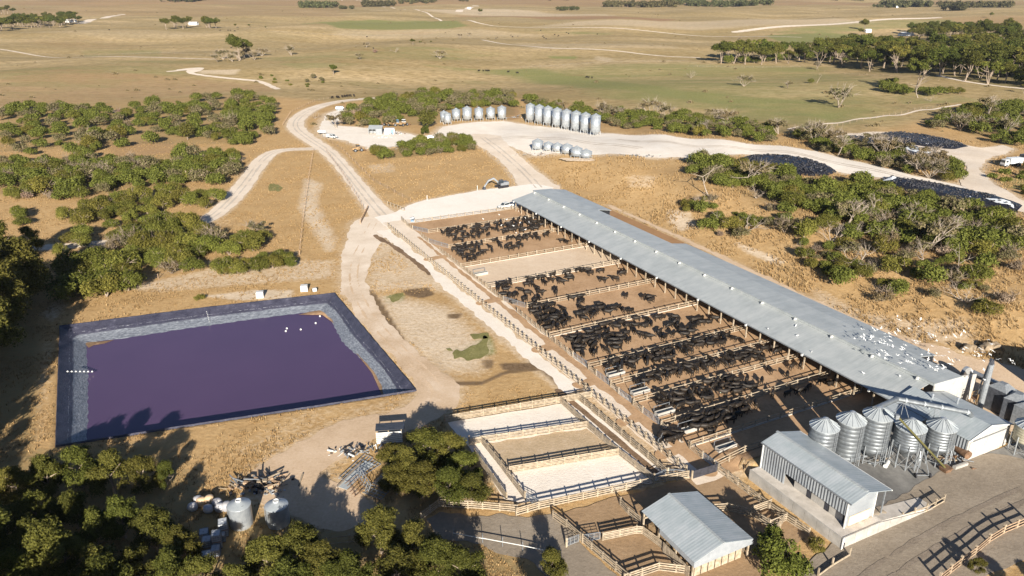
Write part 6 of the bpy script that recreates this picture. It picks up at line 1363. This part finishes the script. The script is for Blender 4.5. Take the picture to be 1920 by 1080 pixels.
def zone(polys, n, mix, smin, smax, dmin, where, grp, seed=1, keep=.6, rowsz=12, far=0, clump=None):
    r = random.Random(seed); out = []; lst = []
    W = [np.array([PH(x, y, 1.2)[:2] for x, y in p]) for p in polys]
    ar = [abs(np.sum(w[:, 0]*np.roll(w[:, 1], 1)-w[:, 1]*np.roll(w[:, 0], 1)))/2 for w in W]
    ks, ws = list(mix), list(mix.values())
    for w, a in zip(W, ar):
        m = max(1, round(n*a/sum(ar))); c = tries = 0; x0, y0 = w.min(0); x1, y1 = w.max(0)
        while c < m and tries < m*90:
            tries += 1; x, y = r.uniform(x0, x1), r.uniform(y0, y1); s = r.uniform(smin, smax)
            if sd_poly(w, np.array([x]), np.array([y]))[0] < 0: continue
            if any((x-q[0])**2+(y-q[1])**2 < (dmin*(s+q[2])/2)**2 for q in out): continue
            if clump is not None and float(waves(x, y, 26, 1, 6)+.6*waves(x, y, 11, 4, 5)) < clump+r.gauss(0, .25): continue
            k = r.choices(ks, ws)[0]
            if not clear(x, y, keep*PW[k]*s*.5): continue
            out.append((x, y, s)); c += 1
            if far and NAME[k][1] == 'shrub' and mass(k, x, y, s, far, r): continue
            t = plant(k, x, y, s, None, grp); t['desc'] = DESC[k]; lst.append(t)
    zone_labels(lst, where, rowsz); return lst
MIXA = {'shrub': 10, 'greyshrub': 2, 'twigshrub': 1.6, 'lowshrub': 1}
zone([[(0, 208), (60, 196), (200, 200), (330, 190), (440, 176), (505, 186), (520, 240), (480, 266), (440, 272), (330, 262), (250, 270), (120, 292), (0, 282)]], 190, MIXA, 1.3, 2.3, 2.5, 'of upper left scrub', 'shrubs of the upper left scrub', 1, far=0.82)
zone([[(0, 300), (110, 308), (150, 288), (200, 300), (330, 300), (345, 285), (440, 292), (450, 318), (400, 345), (330, 345), (230, 352), (100, 372), (0, 362)]], 130, MIXA, 1.3, 2.3, 2.5, 'of the middle left scrub', 'shrubs of the middle left scrub', 2, far=0.66)
zone([[(110, 402), (165, 385), (280, 360), (330, 352), (345, 380), (300, 395), (200, 425), (130, 425)], [(350, 362), (405, 362), (410, 385), (360, 390)]], 26, {'shrub': 9, 'greyshrub': 1}, 1.2, 1.9, 2.8, 'above the side track', 'shrubs above the side track', 3)
zone([[(235, 432), (300, 410), (345, 415), (430, 445), (470, 448), (495, 438), (485, 470), (420, 478), (350, 465), (300, 500), (245, 490)], [(300, 480), (370, 475), (385, 500), (310, 505)]], 38, {'shrub': 9, 'greyshrub': .8}, 1.3, 2.1, 2.6, 'below the side track', 'shrubs below the side track', 4)
zone([[(118, 525), (140, 495), (200, 488), (235, 500), (250, 540), (180, 558), (120, 560)]], 14, {'shrub': 9}, 1.5, 2.3, 2.2, 'at the pond corner', 'shrubs by the pond corner', 5)
zone([[(408, 498), (470, 488), (530, 474), (548, 490), (500, 500), (420, 508)]], 16, {'shrub': 5, 'lowshrub': 3}, 0.9, 1.5, 2.0, 'of the hedge above the pond', 'hedge above the pond', 6, .2)
zone([[(100, 430), (170, 435), (220, 440), (215, 480), (150, 490), (110, 470)]], 9, {'shrub': 4, 'greyshrub': 2}, 1.0, 1.6, 3, 'between the side track and pond', 'shrubs left of the hedge', 61)
zone([[(0, 395), (50, 392), (55, 415), (0, 425)], [(0, 500), (40, 490), (80, 545), (70, 585), (40, 600), (0, 620)], [(-60, 480), (0, 500), (0, 640), (-60, 680)]], 20, {'shrub': 8, 'tree': 3}, 1.1, 1.7, 3, 'at the dark left edge', 'plants at the dark left edge', 7, far=0.0)
zone([[(640, 222), (650, 208), (700, 186), (800, 176), (960, 176), (968, 200), (935, 196), (860, 202), (810, 214), (780, 216), (740, 234), (700, 236), (650, 232)]], 150, {'shrub': 9, 'greyshrub': 4, 'twigshrub': 2, 'lowshrub': 1}, 1.2, 2.2, 2.6, 'behind the small shed', 'scrub behind the small shed', 8, far=0.85)
zone([[(975, 186), (1050, 196), (1120, 206), (1280, 216), (1420, 232), (1470, 245), (1465, 262), (1400, 262), (1290, 250), (1140, 232), (1120, 222), (1000, 200)]], 130, {'shrub': 9, 'greyshrub': 4, 'scrubtree': 1, 'lowshrub': 1}, 1.2, 2.0, 2.6, 'right of the tall silos', 'scrub right of the tall silos', 9, far=0.85)
zone([[(686, 288), (700, 278), (728, 282), (720, 294)], [(742, 286), (752, 272), (800, 262), (830, 250), (845, 258), (892, 262), (892, 276), (830, 284), (760, 290)]], 44, {'shrub': 9, 'greyshrub': 2, 'twigshrub': 1}, 1.0, 1.7, 2.2, 'left of the shed track', 'hedge left of the shed track', 10, .25, far=0.5)
MIXR = {'shrub': 7, 'greyshrub': 4, 'twigshrub': 1.2, 'scrubtree': 1.6, 'dead': 1.0, 'lowshrub': 1.6}
zone([[(1285, 318), (1310, 300), (1360, 300), (1390, 306), (1480, 330), (1540, 340), (1640, 345), (1700, 368), (1790, 382), (1850, 396), (1910, 440), (1905, 500), (1840, 490), (1760, 470), (1680, 440), (1600, 440), (1560, 400), (1480, 380), (1400, 345), (1340, 345)]], 210, {'shrub': 11, 'greyshrub': 2.2, 'twigshrub': .6, 'scrubtree': .4, 'dead': .2, 'lowshrub': 1.2}, 1.2, 2.2, 2.5, 'of scrub above the long shed', 'scrub above the long shed', 11, .3, 16, far=0.68)
zone([[(1262, 380), (1330, 360), (1420, 365), (1480, 395), (1560, 420), (1660, 445), (1700, 470), (1700, 545), (1640, 560), (1560, 520), (1500, 480), (1420, 455), (1330, 430)], [(1700, 460), (1920, 500), (1920, 560), (1840, 590), (1760, 560), (1700, 520)]], 95, {'shrub': 8, 'greyshrub': 4, 'lowshrub': 2, 'dead': .5, 'snag': .3, 'twigshrub': 1}, .55, 1.75, 2.6, 'of the open slope', 'plants of the open slope', 12, .6, 14, far=0.45, clump=.12)
zone([[(1478, 246), (1520, 246), (1545, 262), (1600, 266), (1640, 278), (1690, 282), (1700, 296), (1780, 306), (1800, 322), (1795, 344), (1740, 334), (1640, 306), (1560, 290), (1520, 268)]], 80, {'shrub': 8, 'greyshrub': 3, 'scrubtree': 2}, 1.2, 1.8, 2.3, 'between the pale roads', 'scrub strip between the pale roads', 13, .3, far=0.75)
zone([[(1735, 228), (1790, 205), (1830, 196), (1960, 196), (1960, 270), (1880, 272), (1850, 262), (1800, 246), (1750, 240)]], 90, {'shrub': 9, 'greyshrub': 2, 'scrubtree': 1}, 1.3, 2.2, 2.5, 'of the right edge scrub', 'right edge scrub behind the heaps', 14, far=0.8)
zone([[(1850, 322), (1890, 314), (1960, 310), (1960, 336), (1880, 340)], [(1880, 345), (1960, 340), (1960, 365), (1905, 360)]], 14, {'shrub': 5, 'lowshrub': 5}, 0.9, 1.5, 2.8, 'beside the white truck', 'shrubs beside the white truck', 15, .4, far=0.6)
zone([[(1285, 112), (1340, 106), (1500, 104), (1560, 96), (1640, 92), (1720, 98), (1800, 92), (1990, 96), (1990, 180), (1860, 164), (1760, 140), (1640, 132), (1560, 122), (1480, 118), (1340, 118)]], 200, {'wood': 8, 'gum': 3}, 1.4, 2.2, 4.2, 'of the dark wood', 'trees of the dark wood', 16, .6, 18)
zone([[(1690, 62), (1780, 58), (1960, 66), (1960, 84), (1800, 80), (1720, 76)], [(1600, 66), (1622, 56), (1620, 62)]], 70, {'wood': 8, 'gum': 2}, 1.3, 2.1, 4.5, 'round the far homestead', 'trees round the far homestead', 17, .6)
zone([[(1640, 158), (1680, 152), (1690, 164), (1800, 172), (1795, 178), (1720, 180), (1660, 170)]], 18, {'shrub': 8, 'gum': 1}, 1.4, 2.2, 3, 'across the green paddock', 'hedge across the green paddock', 18, far=0.8)
zone([[(400, 112), (440, 104), (480, 102), (512, 98), (512, 104), (480, 112), (430, 118)]], 10, {'scrubtree': 5, 'wood': 2}, 1.4, 2.2, 3.6, 'of the clump by the far bend', 'clump by the far bend', 19)
zone([[(-30, 52), (60, 44), (148, 36), (148, 42), (70, 52), (-30, 60)], [(-30, 30), (70, 27), (70, 31), (-30, 34)], [(308, 50), (362, 46), (362, 52), (310, 54)], [(374, 50), (408, 46), (410, 52), (376, 54)]], 90, {'wood': 8, 'gum': 2}, 1.1, 1.8, 4.5, 'of far left shelter belts', 'trees of the far left shelter belts', 20, .6, 18)
zone([[(470, 140), (560, 138), (620, 150), (590, 160), (530, 160), (490, 148)]], 12, {'lowshrub': 5, 'greyshrub': 4}, .9, 1.7, 6, 'on the stony far bank', 'shrubs on the stony far bank', 21, far=0.9)
zone([[(1330, 118), (1500, 112), (1640, 118), (1760, 132), (1990, 170), (1990, 100), (1640, 96), (1500, 106)]], 170, {'shrub': 1}, 1.8, 3.0, 2.2, 'under the dark wood', 'undergrowth of the dark wood', 71, .2, far=1.0)
build_mass()
# lone trees of the paddocks and other single plants
for px, py, k, s, lab in ((547, 104, 'scrubtree', 1.9, 'leaning windswept tree alone on the far hill right of the clump'), (625, 140, 'wood', .75, 'dark rounded bush alone on the green slope above the main track'), (825, 110, 'scrubtree', 1.7, 'brown windswept tree alone near the middle of the green hill'), (1395, 162, 'scrubtree', 1.9, 'upright windswept tree alone with a dark shadow in the green paddock'), (1477, 166, 'scrubtree', 1.1, 'grey broken tree in the green paddock beside the green bush'), (1521, 156, 'shrub', 1.2, 'green bush beside a bare stem in the paddock'), (1531, 156, 'snag', 1.1, 'bare stem standing beside the green bush in the paddock'), (1572, 202, 'scrubtree', 2.6, 'brown rounded tree on a leaning trunk, alone in the green paddock'), (1531, 131, 'scrubtree', 1.4, 'small tree under the edge of the dark wood'), (1721, 184, 'snag', 1.7, 'tall bare pale stem standing in front of the hedge'), (1745, 190, 'dead', 1.0, 'grey fallen dead tree right of the tall bare stem'), (1295, 146, 'dead', 1.3, 'dead tree low at the left of the green paddock'), (774, 84, 'wood', .6, 'small dark tree far along the ridge'), (863, 72, 'scrubtree', 1.4, 'windswept tree on the crest of the green hill'), (881, 68, 'scrubtree', 1.0, 'small windswept tree right of the crest tree'), (686, 89, 'scrubtree', 1.2, 'grey windswept tree left on the ridge'), (676, 112, 'scrubtree', 1.2, 'windswept grey tree on the left shoulder of the hill'), (704, 99, 'twigshrub', 1.8, 'brown bush beside a fallen log on the hill'), (742, 98, 'dead', 1.3, 'fallen dead tree on the left of the hill'), (788, 80, 'shrub', .8, 'small green bush on the far ridge'), (808, 79, 'shrub', .7, 'tiny green bush on the far ridge, right one'), (442, 52, 'wood', .65, 'dark single tree left of a pair in the far paddock'), (467, 51, 'wood', .6, 'dark single tree right of a pair in the far paddock'), (498, 54, 'wood', .35, 'small dark bush far right of the pair'), (1386, 74, 'twigshrub', 1.6, 'small bush on the pale far hill'), (1857, 34, 'wood', 1.0, 'single dark tree far away at the upper right'), (900, 27, 'wood', 1.3, 'single dark far tree beside the bare pale field'), (1174, 80+60, 'lowshrub', .4, 'tiny shrub in the middle of the green valley'), (1612, 66, 'wood', 1.2, 'dark tree beside the small far white shed'), (1920, 176, 'gum', .6, 'gum at the right edge below the wood'),
      (801, 241, 'pine', 1.15, 'large round layered pine beside the loose row of silos'), (796, 252, 'round', .95, 'rounded bush in front of the large pine'), (878, 272, 'pine', .62, 'small layered pine at the right end of the hedge'), (352, 262, 'pine', 1.0, 'conical pine in the middle of the left scrub'), (1462, 1068, 'round', 1.25, 'large dark round tree in front of the dock, right of the shelter'), (1532, 1030, 'shrub', .55, 'small green bush between the round tree and the dock wall'), (62, 478, 'tree', .95, 'big evergreen with a long shadow beside the side track at left'), (372, 562, 'lowshrub', .8, 'single green bush on the straw bank above the pond'), (484, 440, 'scrubtree', 1.0, 'thin windswept tree on the bank above the hedge'), (632, 240, 'scrubtree', 1.5, 'flat topped tree on the island of the white yard'), (1402, 348, 'scrubtree', 1.9, 'pale limbed windswept tree at the top of the slope under the first heap'), (1418, 372, 'dead', 1.2, 'dead fallen branches below the pale limbed windswept tree'), (1688, 432, 'dead', 1.6, 'big bleached dead tree with curved limbs in the right scrub'), (1640, 410, 'dead', 1.5, 'bleached twisted dead tree left of the big curved one'), (1610, 498, 'dead', 1.4, 'pale leaning dead tree on the open slope'), (1795, 518, 'snag', 1.0, 'pale bare stem at the lower right of the slope'), (1845, 455, 'dead', 1.3, 'bleached forked dead tree near the right edge of the slope'), (590, 222, 'dead', 1.0, 'bare grey bush beside the bend of the main track'), (300, 330, 'dead', .9, 'grey dead tree in the middle left scrub'), (160, 252, 'dead', 1.0, 'bleached dead tree at the top of the left scrub')):
    plant(k, *P(px, py)[:2], s, lab)
# near trees of the lower left and off the edges of the frame
NEAR = [(758, 862, 1.0), (800, 830, 1.05), (838, 836, .95), (790, 892, .9), (842, 900, .95), (884, 908, .8), (742, 890, .8), (868, 868, .85), (735, 852, .72)]
ND = ['left edge', 'top', 'upper right', 'middle', 'lower middle', 'right end', 'lower left', 'right side', 'upper left']
for (px, py, s), d in zip(NEAR, ND): x, y, z = PH(px, py, 4.0*s); plant('tree', x, y, s, f'olive evergreen at the {d} of the big clump beside the white yards', 'big clump beside the white yards', .78)
FR = [(712, 985, .95), (775, 1015, .9), (820, 1045, .9), (868, 1060, .8), (745, 1062, .9), (1035, 1052, .62), (500, 1040, .9), (560, 1022, .95), (598, 1050, .85), (535, 1085, .9), (620, 1080, .7), (25, 905, .85), (85, 885, .95), (145, 868, .95), (205, 878, .95), (262, 882, .8), (308, 884, .55), (55, 1010, .95), (115, 1035, .9), (175, 985, .85), (225, 962, .85), (285, 985, .9), (315, 1062, .85), (345, 1025, .7), (25, 1065, .9), (245, 1062, .8), (62, 952, .85), (135, 948, .8), (375, 1075, .8), (185, 1062, .95), (330, 1005, .55), (440, 1090, .75), (10, 985, .9)]
lst = []
for px, py, s in FR: x, y, z = PH(px, py, 4.4*s); t = plant('tree', x, y, s, None, 'evergreens along the bottom of the picture', .92); t['desc'] = 'olive evergreen'; lst.append(t)
zone_labels(lst, 'of the lower left trees', 8)
OUT = [(-80.5-(Y-75)*.27-o, Y, 1.9+.15*(k % 3)) for k, (Y, o) in enumerate(((72, 0), (78, 5), (84, 0), (90, 6), (96, 1), (102, 7), (108, 1), (114, 7), (120, 2), (127, 7), (134, 2), (142, 7), (150, 3)))]+[(-78, 66, 1.6), (-70, 62, 1.5), (-68, 52, 1.7), (-61, 52, 1.6), (-54, 51, 1.7), (-47, 52, 1.6), (-75, 54, 1.7), (-43, 55, 1.3), (-58, 62, 1.3), (-46, 60, 1.0), (-24, 58, 1.0), (-12, 60, .95), (-4, 57, .9), (-62, 72, 1.3), (-52, 68, 1.15), (-74, 80, 1.1), (-44, 64, 1.0), (-18, 66, .85), (4, 58, .8), (52, 62, .34), (57, 66, .38), (61, 64, .4), (54, 70, .3)]
for x, y, s in OUT: plant('tree', x, y, s, 'tall evergreen standing just outside the lower left of the picture' if x < 0 else 'small evergreen at the lower right corner outside the road fence', 'trees outside the frame', .98)
# ---- woods on the plain far away (each reads as one dark mass)
def far_wood(px0, px1, py, dep, n, lab, hgt=9):
    rs = np.random.default_rng(int(px0+py*7)); Vs, Fs = [], []; o = 0
    a, b = P(px0, py), P(px1, py); c = ((a[0]+b[0])/2, (a[1]+b[1])/2)
    for i in range(n):
        u = rs.random(); x = a[0]+(b[0]-a[0])*u; y = a[1]+(b[1]-a[1])*u+rs.uniform(0, dep*1.4); z = float(H(x, y)); R = rs.uniform(.45, .8)*hgt*.5
        V, F = leaves(rs, [(0, 0, hgt*.5, R), (R*.6, 0, hgt*.4, R*.8), (-R*.6, R*.3, hgt*.42, R*.8), (0, 0, hgt*.2, R*.7)], 150, hgt*.15, .3)
        V = V+np.array([x-c[0], y-c[1], z-float(H(*c))-.3]); Vs.append(V); Fs.append(F+o); o += len(V)
    me = npmesh('far_wood', np.vstack(Vs), np.vstack(Fs), M['leaffar']); tag(inst('far_wood', me, None, (c[0], c[1], float(H(*c)))), lab, 'wood', None, 'stuff')
for px0, px1, py, dep, n, lab in ((294, 358, 4.5, 120, 40, 'far dark wood at the top left of the plain'), (556, 632, 15, 30, 26, 'low far shelter belt left of the dark farm trees'), (672, 736, 12.5, 60, 34, 'far dark wood round a farm at upper middle left'), (745, 812, 8, 80, 34, 'far dark wood right of the upper middle farm'), (632, 660, 17, 20, 12, 'small bright green far copse'), (1040, 1085, 20, 30, 16, 'low pale green far scrub in the upper middle'), (1130, 1205, 13.5, 60, 26, 'low far belt in the upper middle right'), (1210, 1275, 14, 90, 30, 'far dark wood behind the upper middle right paddocks'), (1255, 1452, 10.5, 120, 80, 'long far dark wood across the top right of middle'), (1685, 1770, 14.5, 90, 50, 'far dark shelter wood at the upper right, left one'), (1782, 1900, 14, 50, 46, 'far dark shelter belt at the upper right, right one'), (1785, 1830, 20, 40, 26, 'far dark clump before the upper right belt'), (1645, 1690, 14.5, 20, 14, 'thin far belt left of the upper right wood'), (860, 880, 3.5, 60, 8, 'tiny far copse at the top edge'), (1020, 1140, 2.5, 200, 40, 'far wood at the very top middle'), (1570, 1640, 2.5, 150, 26, 'far copse at the very top right')):
    far_wood(px0, px1, py, dep, n, lab, 20 if n > 24 else 11)
for px, py, w_, d_, lab in ((1698, 67, 18, 9, 'long white homestead roof among the far trees'), (1627, 61, 8, 5, 'small white far shed beside a dark tree'), (363, 47, 14, 7, 'small pale far house between two dark clumps'), (1725, 62, 9, 5, 'small pale blue far shed among the homestead trees'), (880, 17, 9, 6, 'tiny white far house by the top edge'), (706, 11, 14, 8, 'tiny white far house in a dark wood'), (1683, 14.5, 9, 6, 'tiny white far shed before the upper right wood'), (134, 42, 16, 7, 'pale far shed at the end of the left shelter belt')):
    l = P(px, py); t = thing('farm_house', lab, 'house', l, random.uniform(-.2, .2), 'far farm buildings')
    MB().box((0, 0, 1.5), (w_, d_, 3.0)).build('wall', M['tarp'], t); mb = MB(); mb.slab([(-w_/2-.4, -d_/2-.4, 3.0), (w_/2+.4, -d_/2-.4, 3.0), (w_/2+.4, 0, 5.0), (-w_/2-.4, 0, 5.0)], .1); mb.slab([(-w_/2-.4, 0, 5.0), (w_/2+.4, 0, 5.0), (w_/2+.4, d_/2+.4, 3.0), (-w_/2-.4, d_/2+.4, 3.0)], .1); mb.build('roof', M['paint'], t)
# ---- scattered low growth of the far paddocks
def paddock_scrub():
    rs = np.random.default_rng(21); Vs, Fs, o = [], [], 0; base = leaves(rs, [(0, 0, .45, .6), (.6, .2, .35, .5), (-.5, -.2, .3, .45)], 60, .3, .3)
    for _ in range(620):
        y = 340*math.exp(rs.random()*1.9); x = rs.uniform(-.75, .75)*y
        if float(waves(x, y, 210, 2, 5)) < rs.uniform(-.5, .45): continue
        s = rs.uniform(.5, 1.9); W = base[0]*s+np.array([x, y, float(H(x, y))-.05]); Vs.append(W); Fs.append(base[1]+o); o += len(W)
    tag(inst('paddock_scrub', npmesh('paddock_scrub', np.vstack(Vs), np.vstack(Fs), M['leafgrey'])), 'scattered low dark tufts over the far paddocks', 'scrub', None, 'stuff')
paddock_scrub()
for pts, lab, st in (([(0, 96), (200, 104), (400, 106)], 'wire fence across the far left flat', 9), ([(960, 128), (1120, 118), (1290, 116)], 'wire fence along the ridge of the green paddock', 9), ([(500, 60), (760, 66), (1000, 76), (1260, 84)], 'far wire fence across the upper paddocks', 14), ([(1290, 125), (1500, 126), (1640, 142), (1760, 152)], 'wire fence in front of the dark wood', 8)):
    wire(pts, lab, st)
# ---- dry grass tussocks
def tussocks():
    rs = np.random.default_rng(3); N = 260000
    y = rs.uniform(55, 330, N); x = rs.uniform(-1, 1, N)*(y*.78+12)
    keep = rs.random(N) < np.clip(1.25-y/360, .15, 1)
    b, a = FB(x, y); m = ~((b > 56) & (b < 127) & (a > 64) & (a < 203)) & ~((b > 49) & (a < 68) & (b < 130)) & ~((b > 36.5) & (b < 62) & (a > 68) & (a < 97))
    for s_, e in ((SP, .4), (S['pond_track'], .3), (S['main_track'], .3), (S['branch_track'], .3), (S['silo_yard'], .5), (S['haul_road'], .5), (S['limestone_pad'], .5), (S['shed_track'], .3), (S['lower_lane'], .2), (S['gravel_road'], .3), (S['back_road'], .3), (S['brown_yard'], .3), (Shape([(690, 560), (830, 545), (930, 640), (1040, 690), (1000, 720), (850, 720), (770, 640)]), 0)):
        k = (x > s_.bb[0]-1) & (x < s_.bb[1]+1) & (y > s_.bb[2]-1) & (y < s_.bb[3]+1) & m
        if k.any():
            f_ = s_.f(x[k], y[k]); idx = np.nonzero(k)[0]; m[idx[f_ > -e]] = False
    dens = waves(x, y, 16, 0, 5)+.8*waves(x, y, 5, 3, 5); m &= keep & (dens > .12+rs.uniform(-.6, .35, N))
    x, y = x[m], y[m]; n = len(x); z = H(x, y); b_ = FB(x, y)[0]; Vs = []
    for k in range(5):
        an = rs.uniform(0, 2*PI, n); h = rs.uniform(.14, .42, n)*(.8+.4*np.clip(waves(x, y, 30, 2, 5), -1, 1)); h = h*np.where((b_ > 126) & (y > 60), 2.2, 1.0); w = rs.uniform(.02, .06, n)*(1+y/220); r = rs.uniform(0, .3, n)
        cx, cy = x+r*np.cos(an), y+r*np.sin(an); lean = rs.uniform(.1, .4, n)*h
        p0 = np.stack([cx-w*np.sin(an), cy+w*np.cos(an), z-.03], 1); p1 = np.stack([cx+w*np.sin(an), cy-w*np.cos(an), z-.03], 1); p2 = np.stack([cx+lean*np.cos(an), cy+lean*np.sin(an), z+h], 1)
        Vs.append(np.stack([p0, p1, p2], 1).reshape(-1, 3))
    V = np.vstack(Vs); me = npmesh('dry_grass', V, np.arange(len(V)).reshape(-1, 3), M['straw'])
    tag(inst('dry_grass', me), 'dry straw coloured grass tussocks of the unmown ground', 'grass', None, 'stuff'); return n
print('tussocks', tussocks())
print('objects', len(bpy.data.objects))

# ---- the hazy air over the plain
hz = MB(); hz.box((0, 6600, 150), (34000, 15400, 420)); m = bpy.data.materials.new('thin_haze'); m.use_nodes = True; nt = m.node_tree
nt.nodes.remove(nt.nodes['Principled BSDF']); pv = nt.nodes.new('ShaderNodeVolumePrincipled'); pv.inputs['Color'].default_value = (.80, .88, 1.0, 1); pv.inputs['Density'].default_value = 3.5e-5; pv.inputs['Anisotropy'].default_value = .2
nt.links.new(pv.outputs[0], nt.nodes['Material Output'].inputs['Volume'])
tag(hz.build('haze', m), 'thin blue haze over the far plain', None, None, 'stuff')
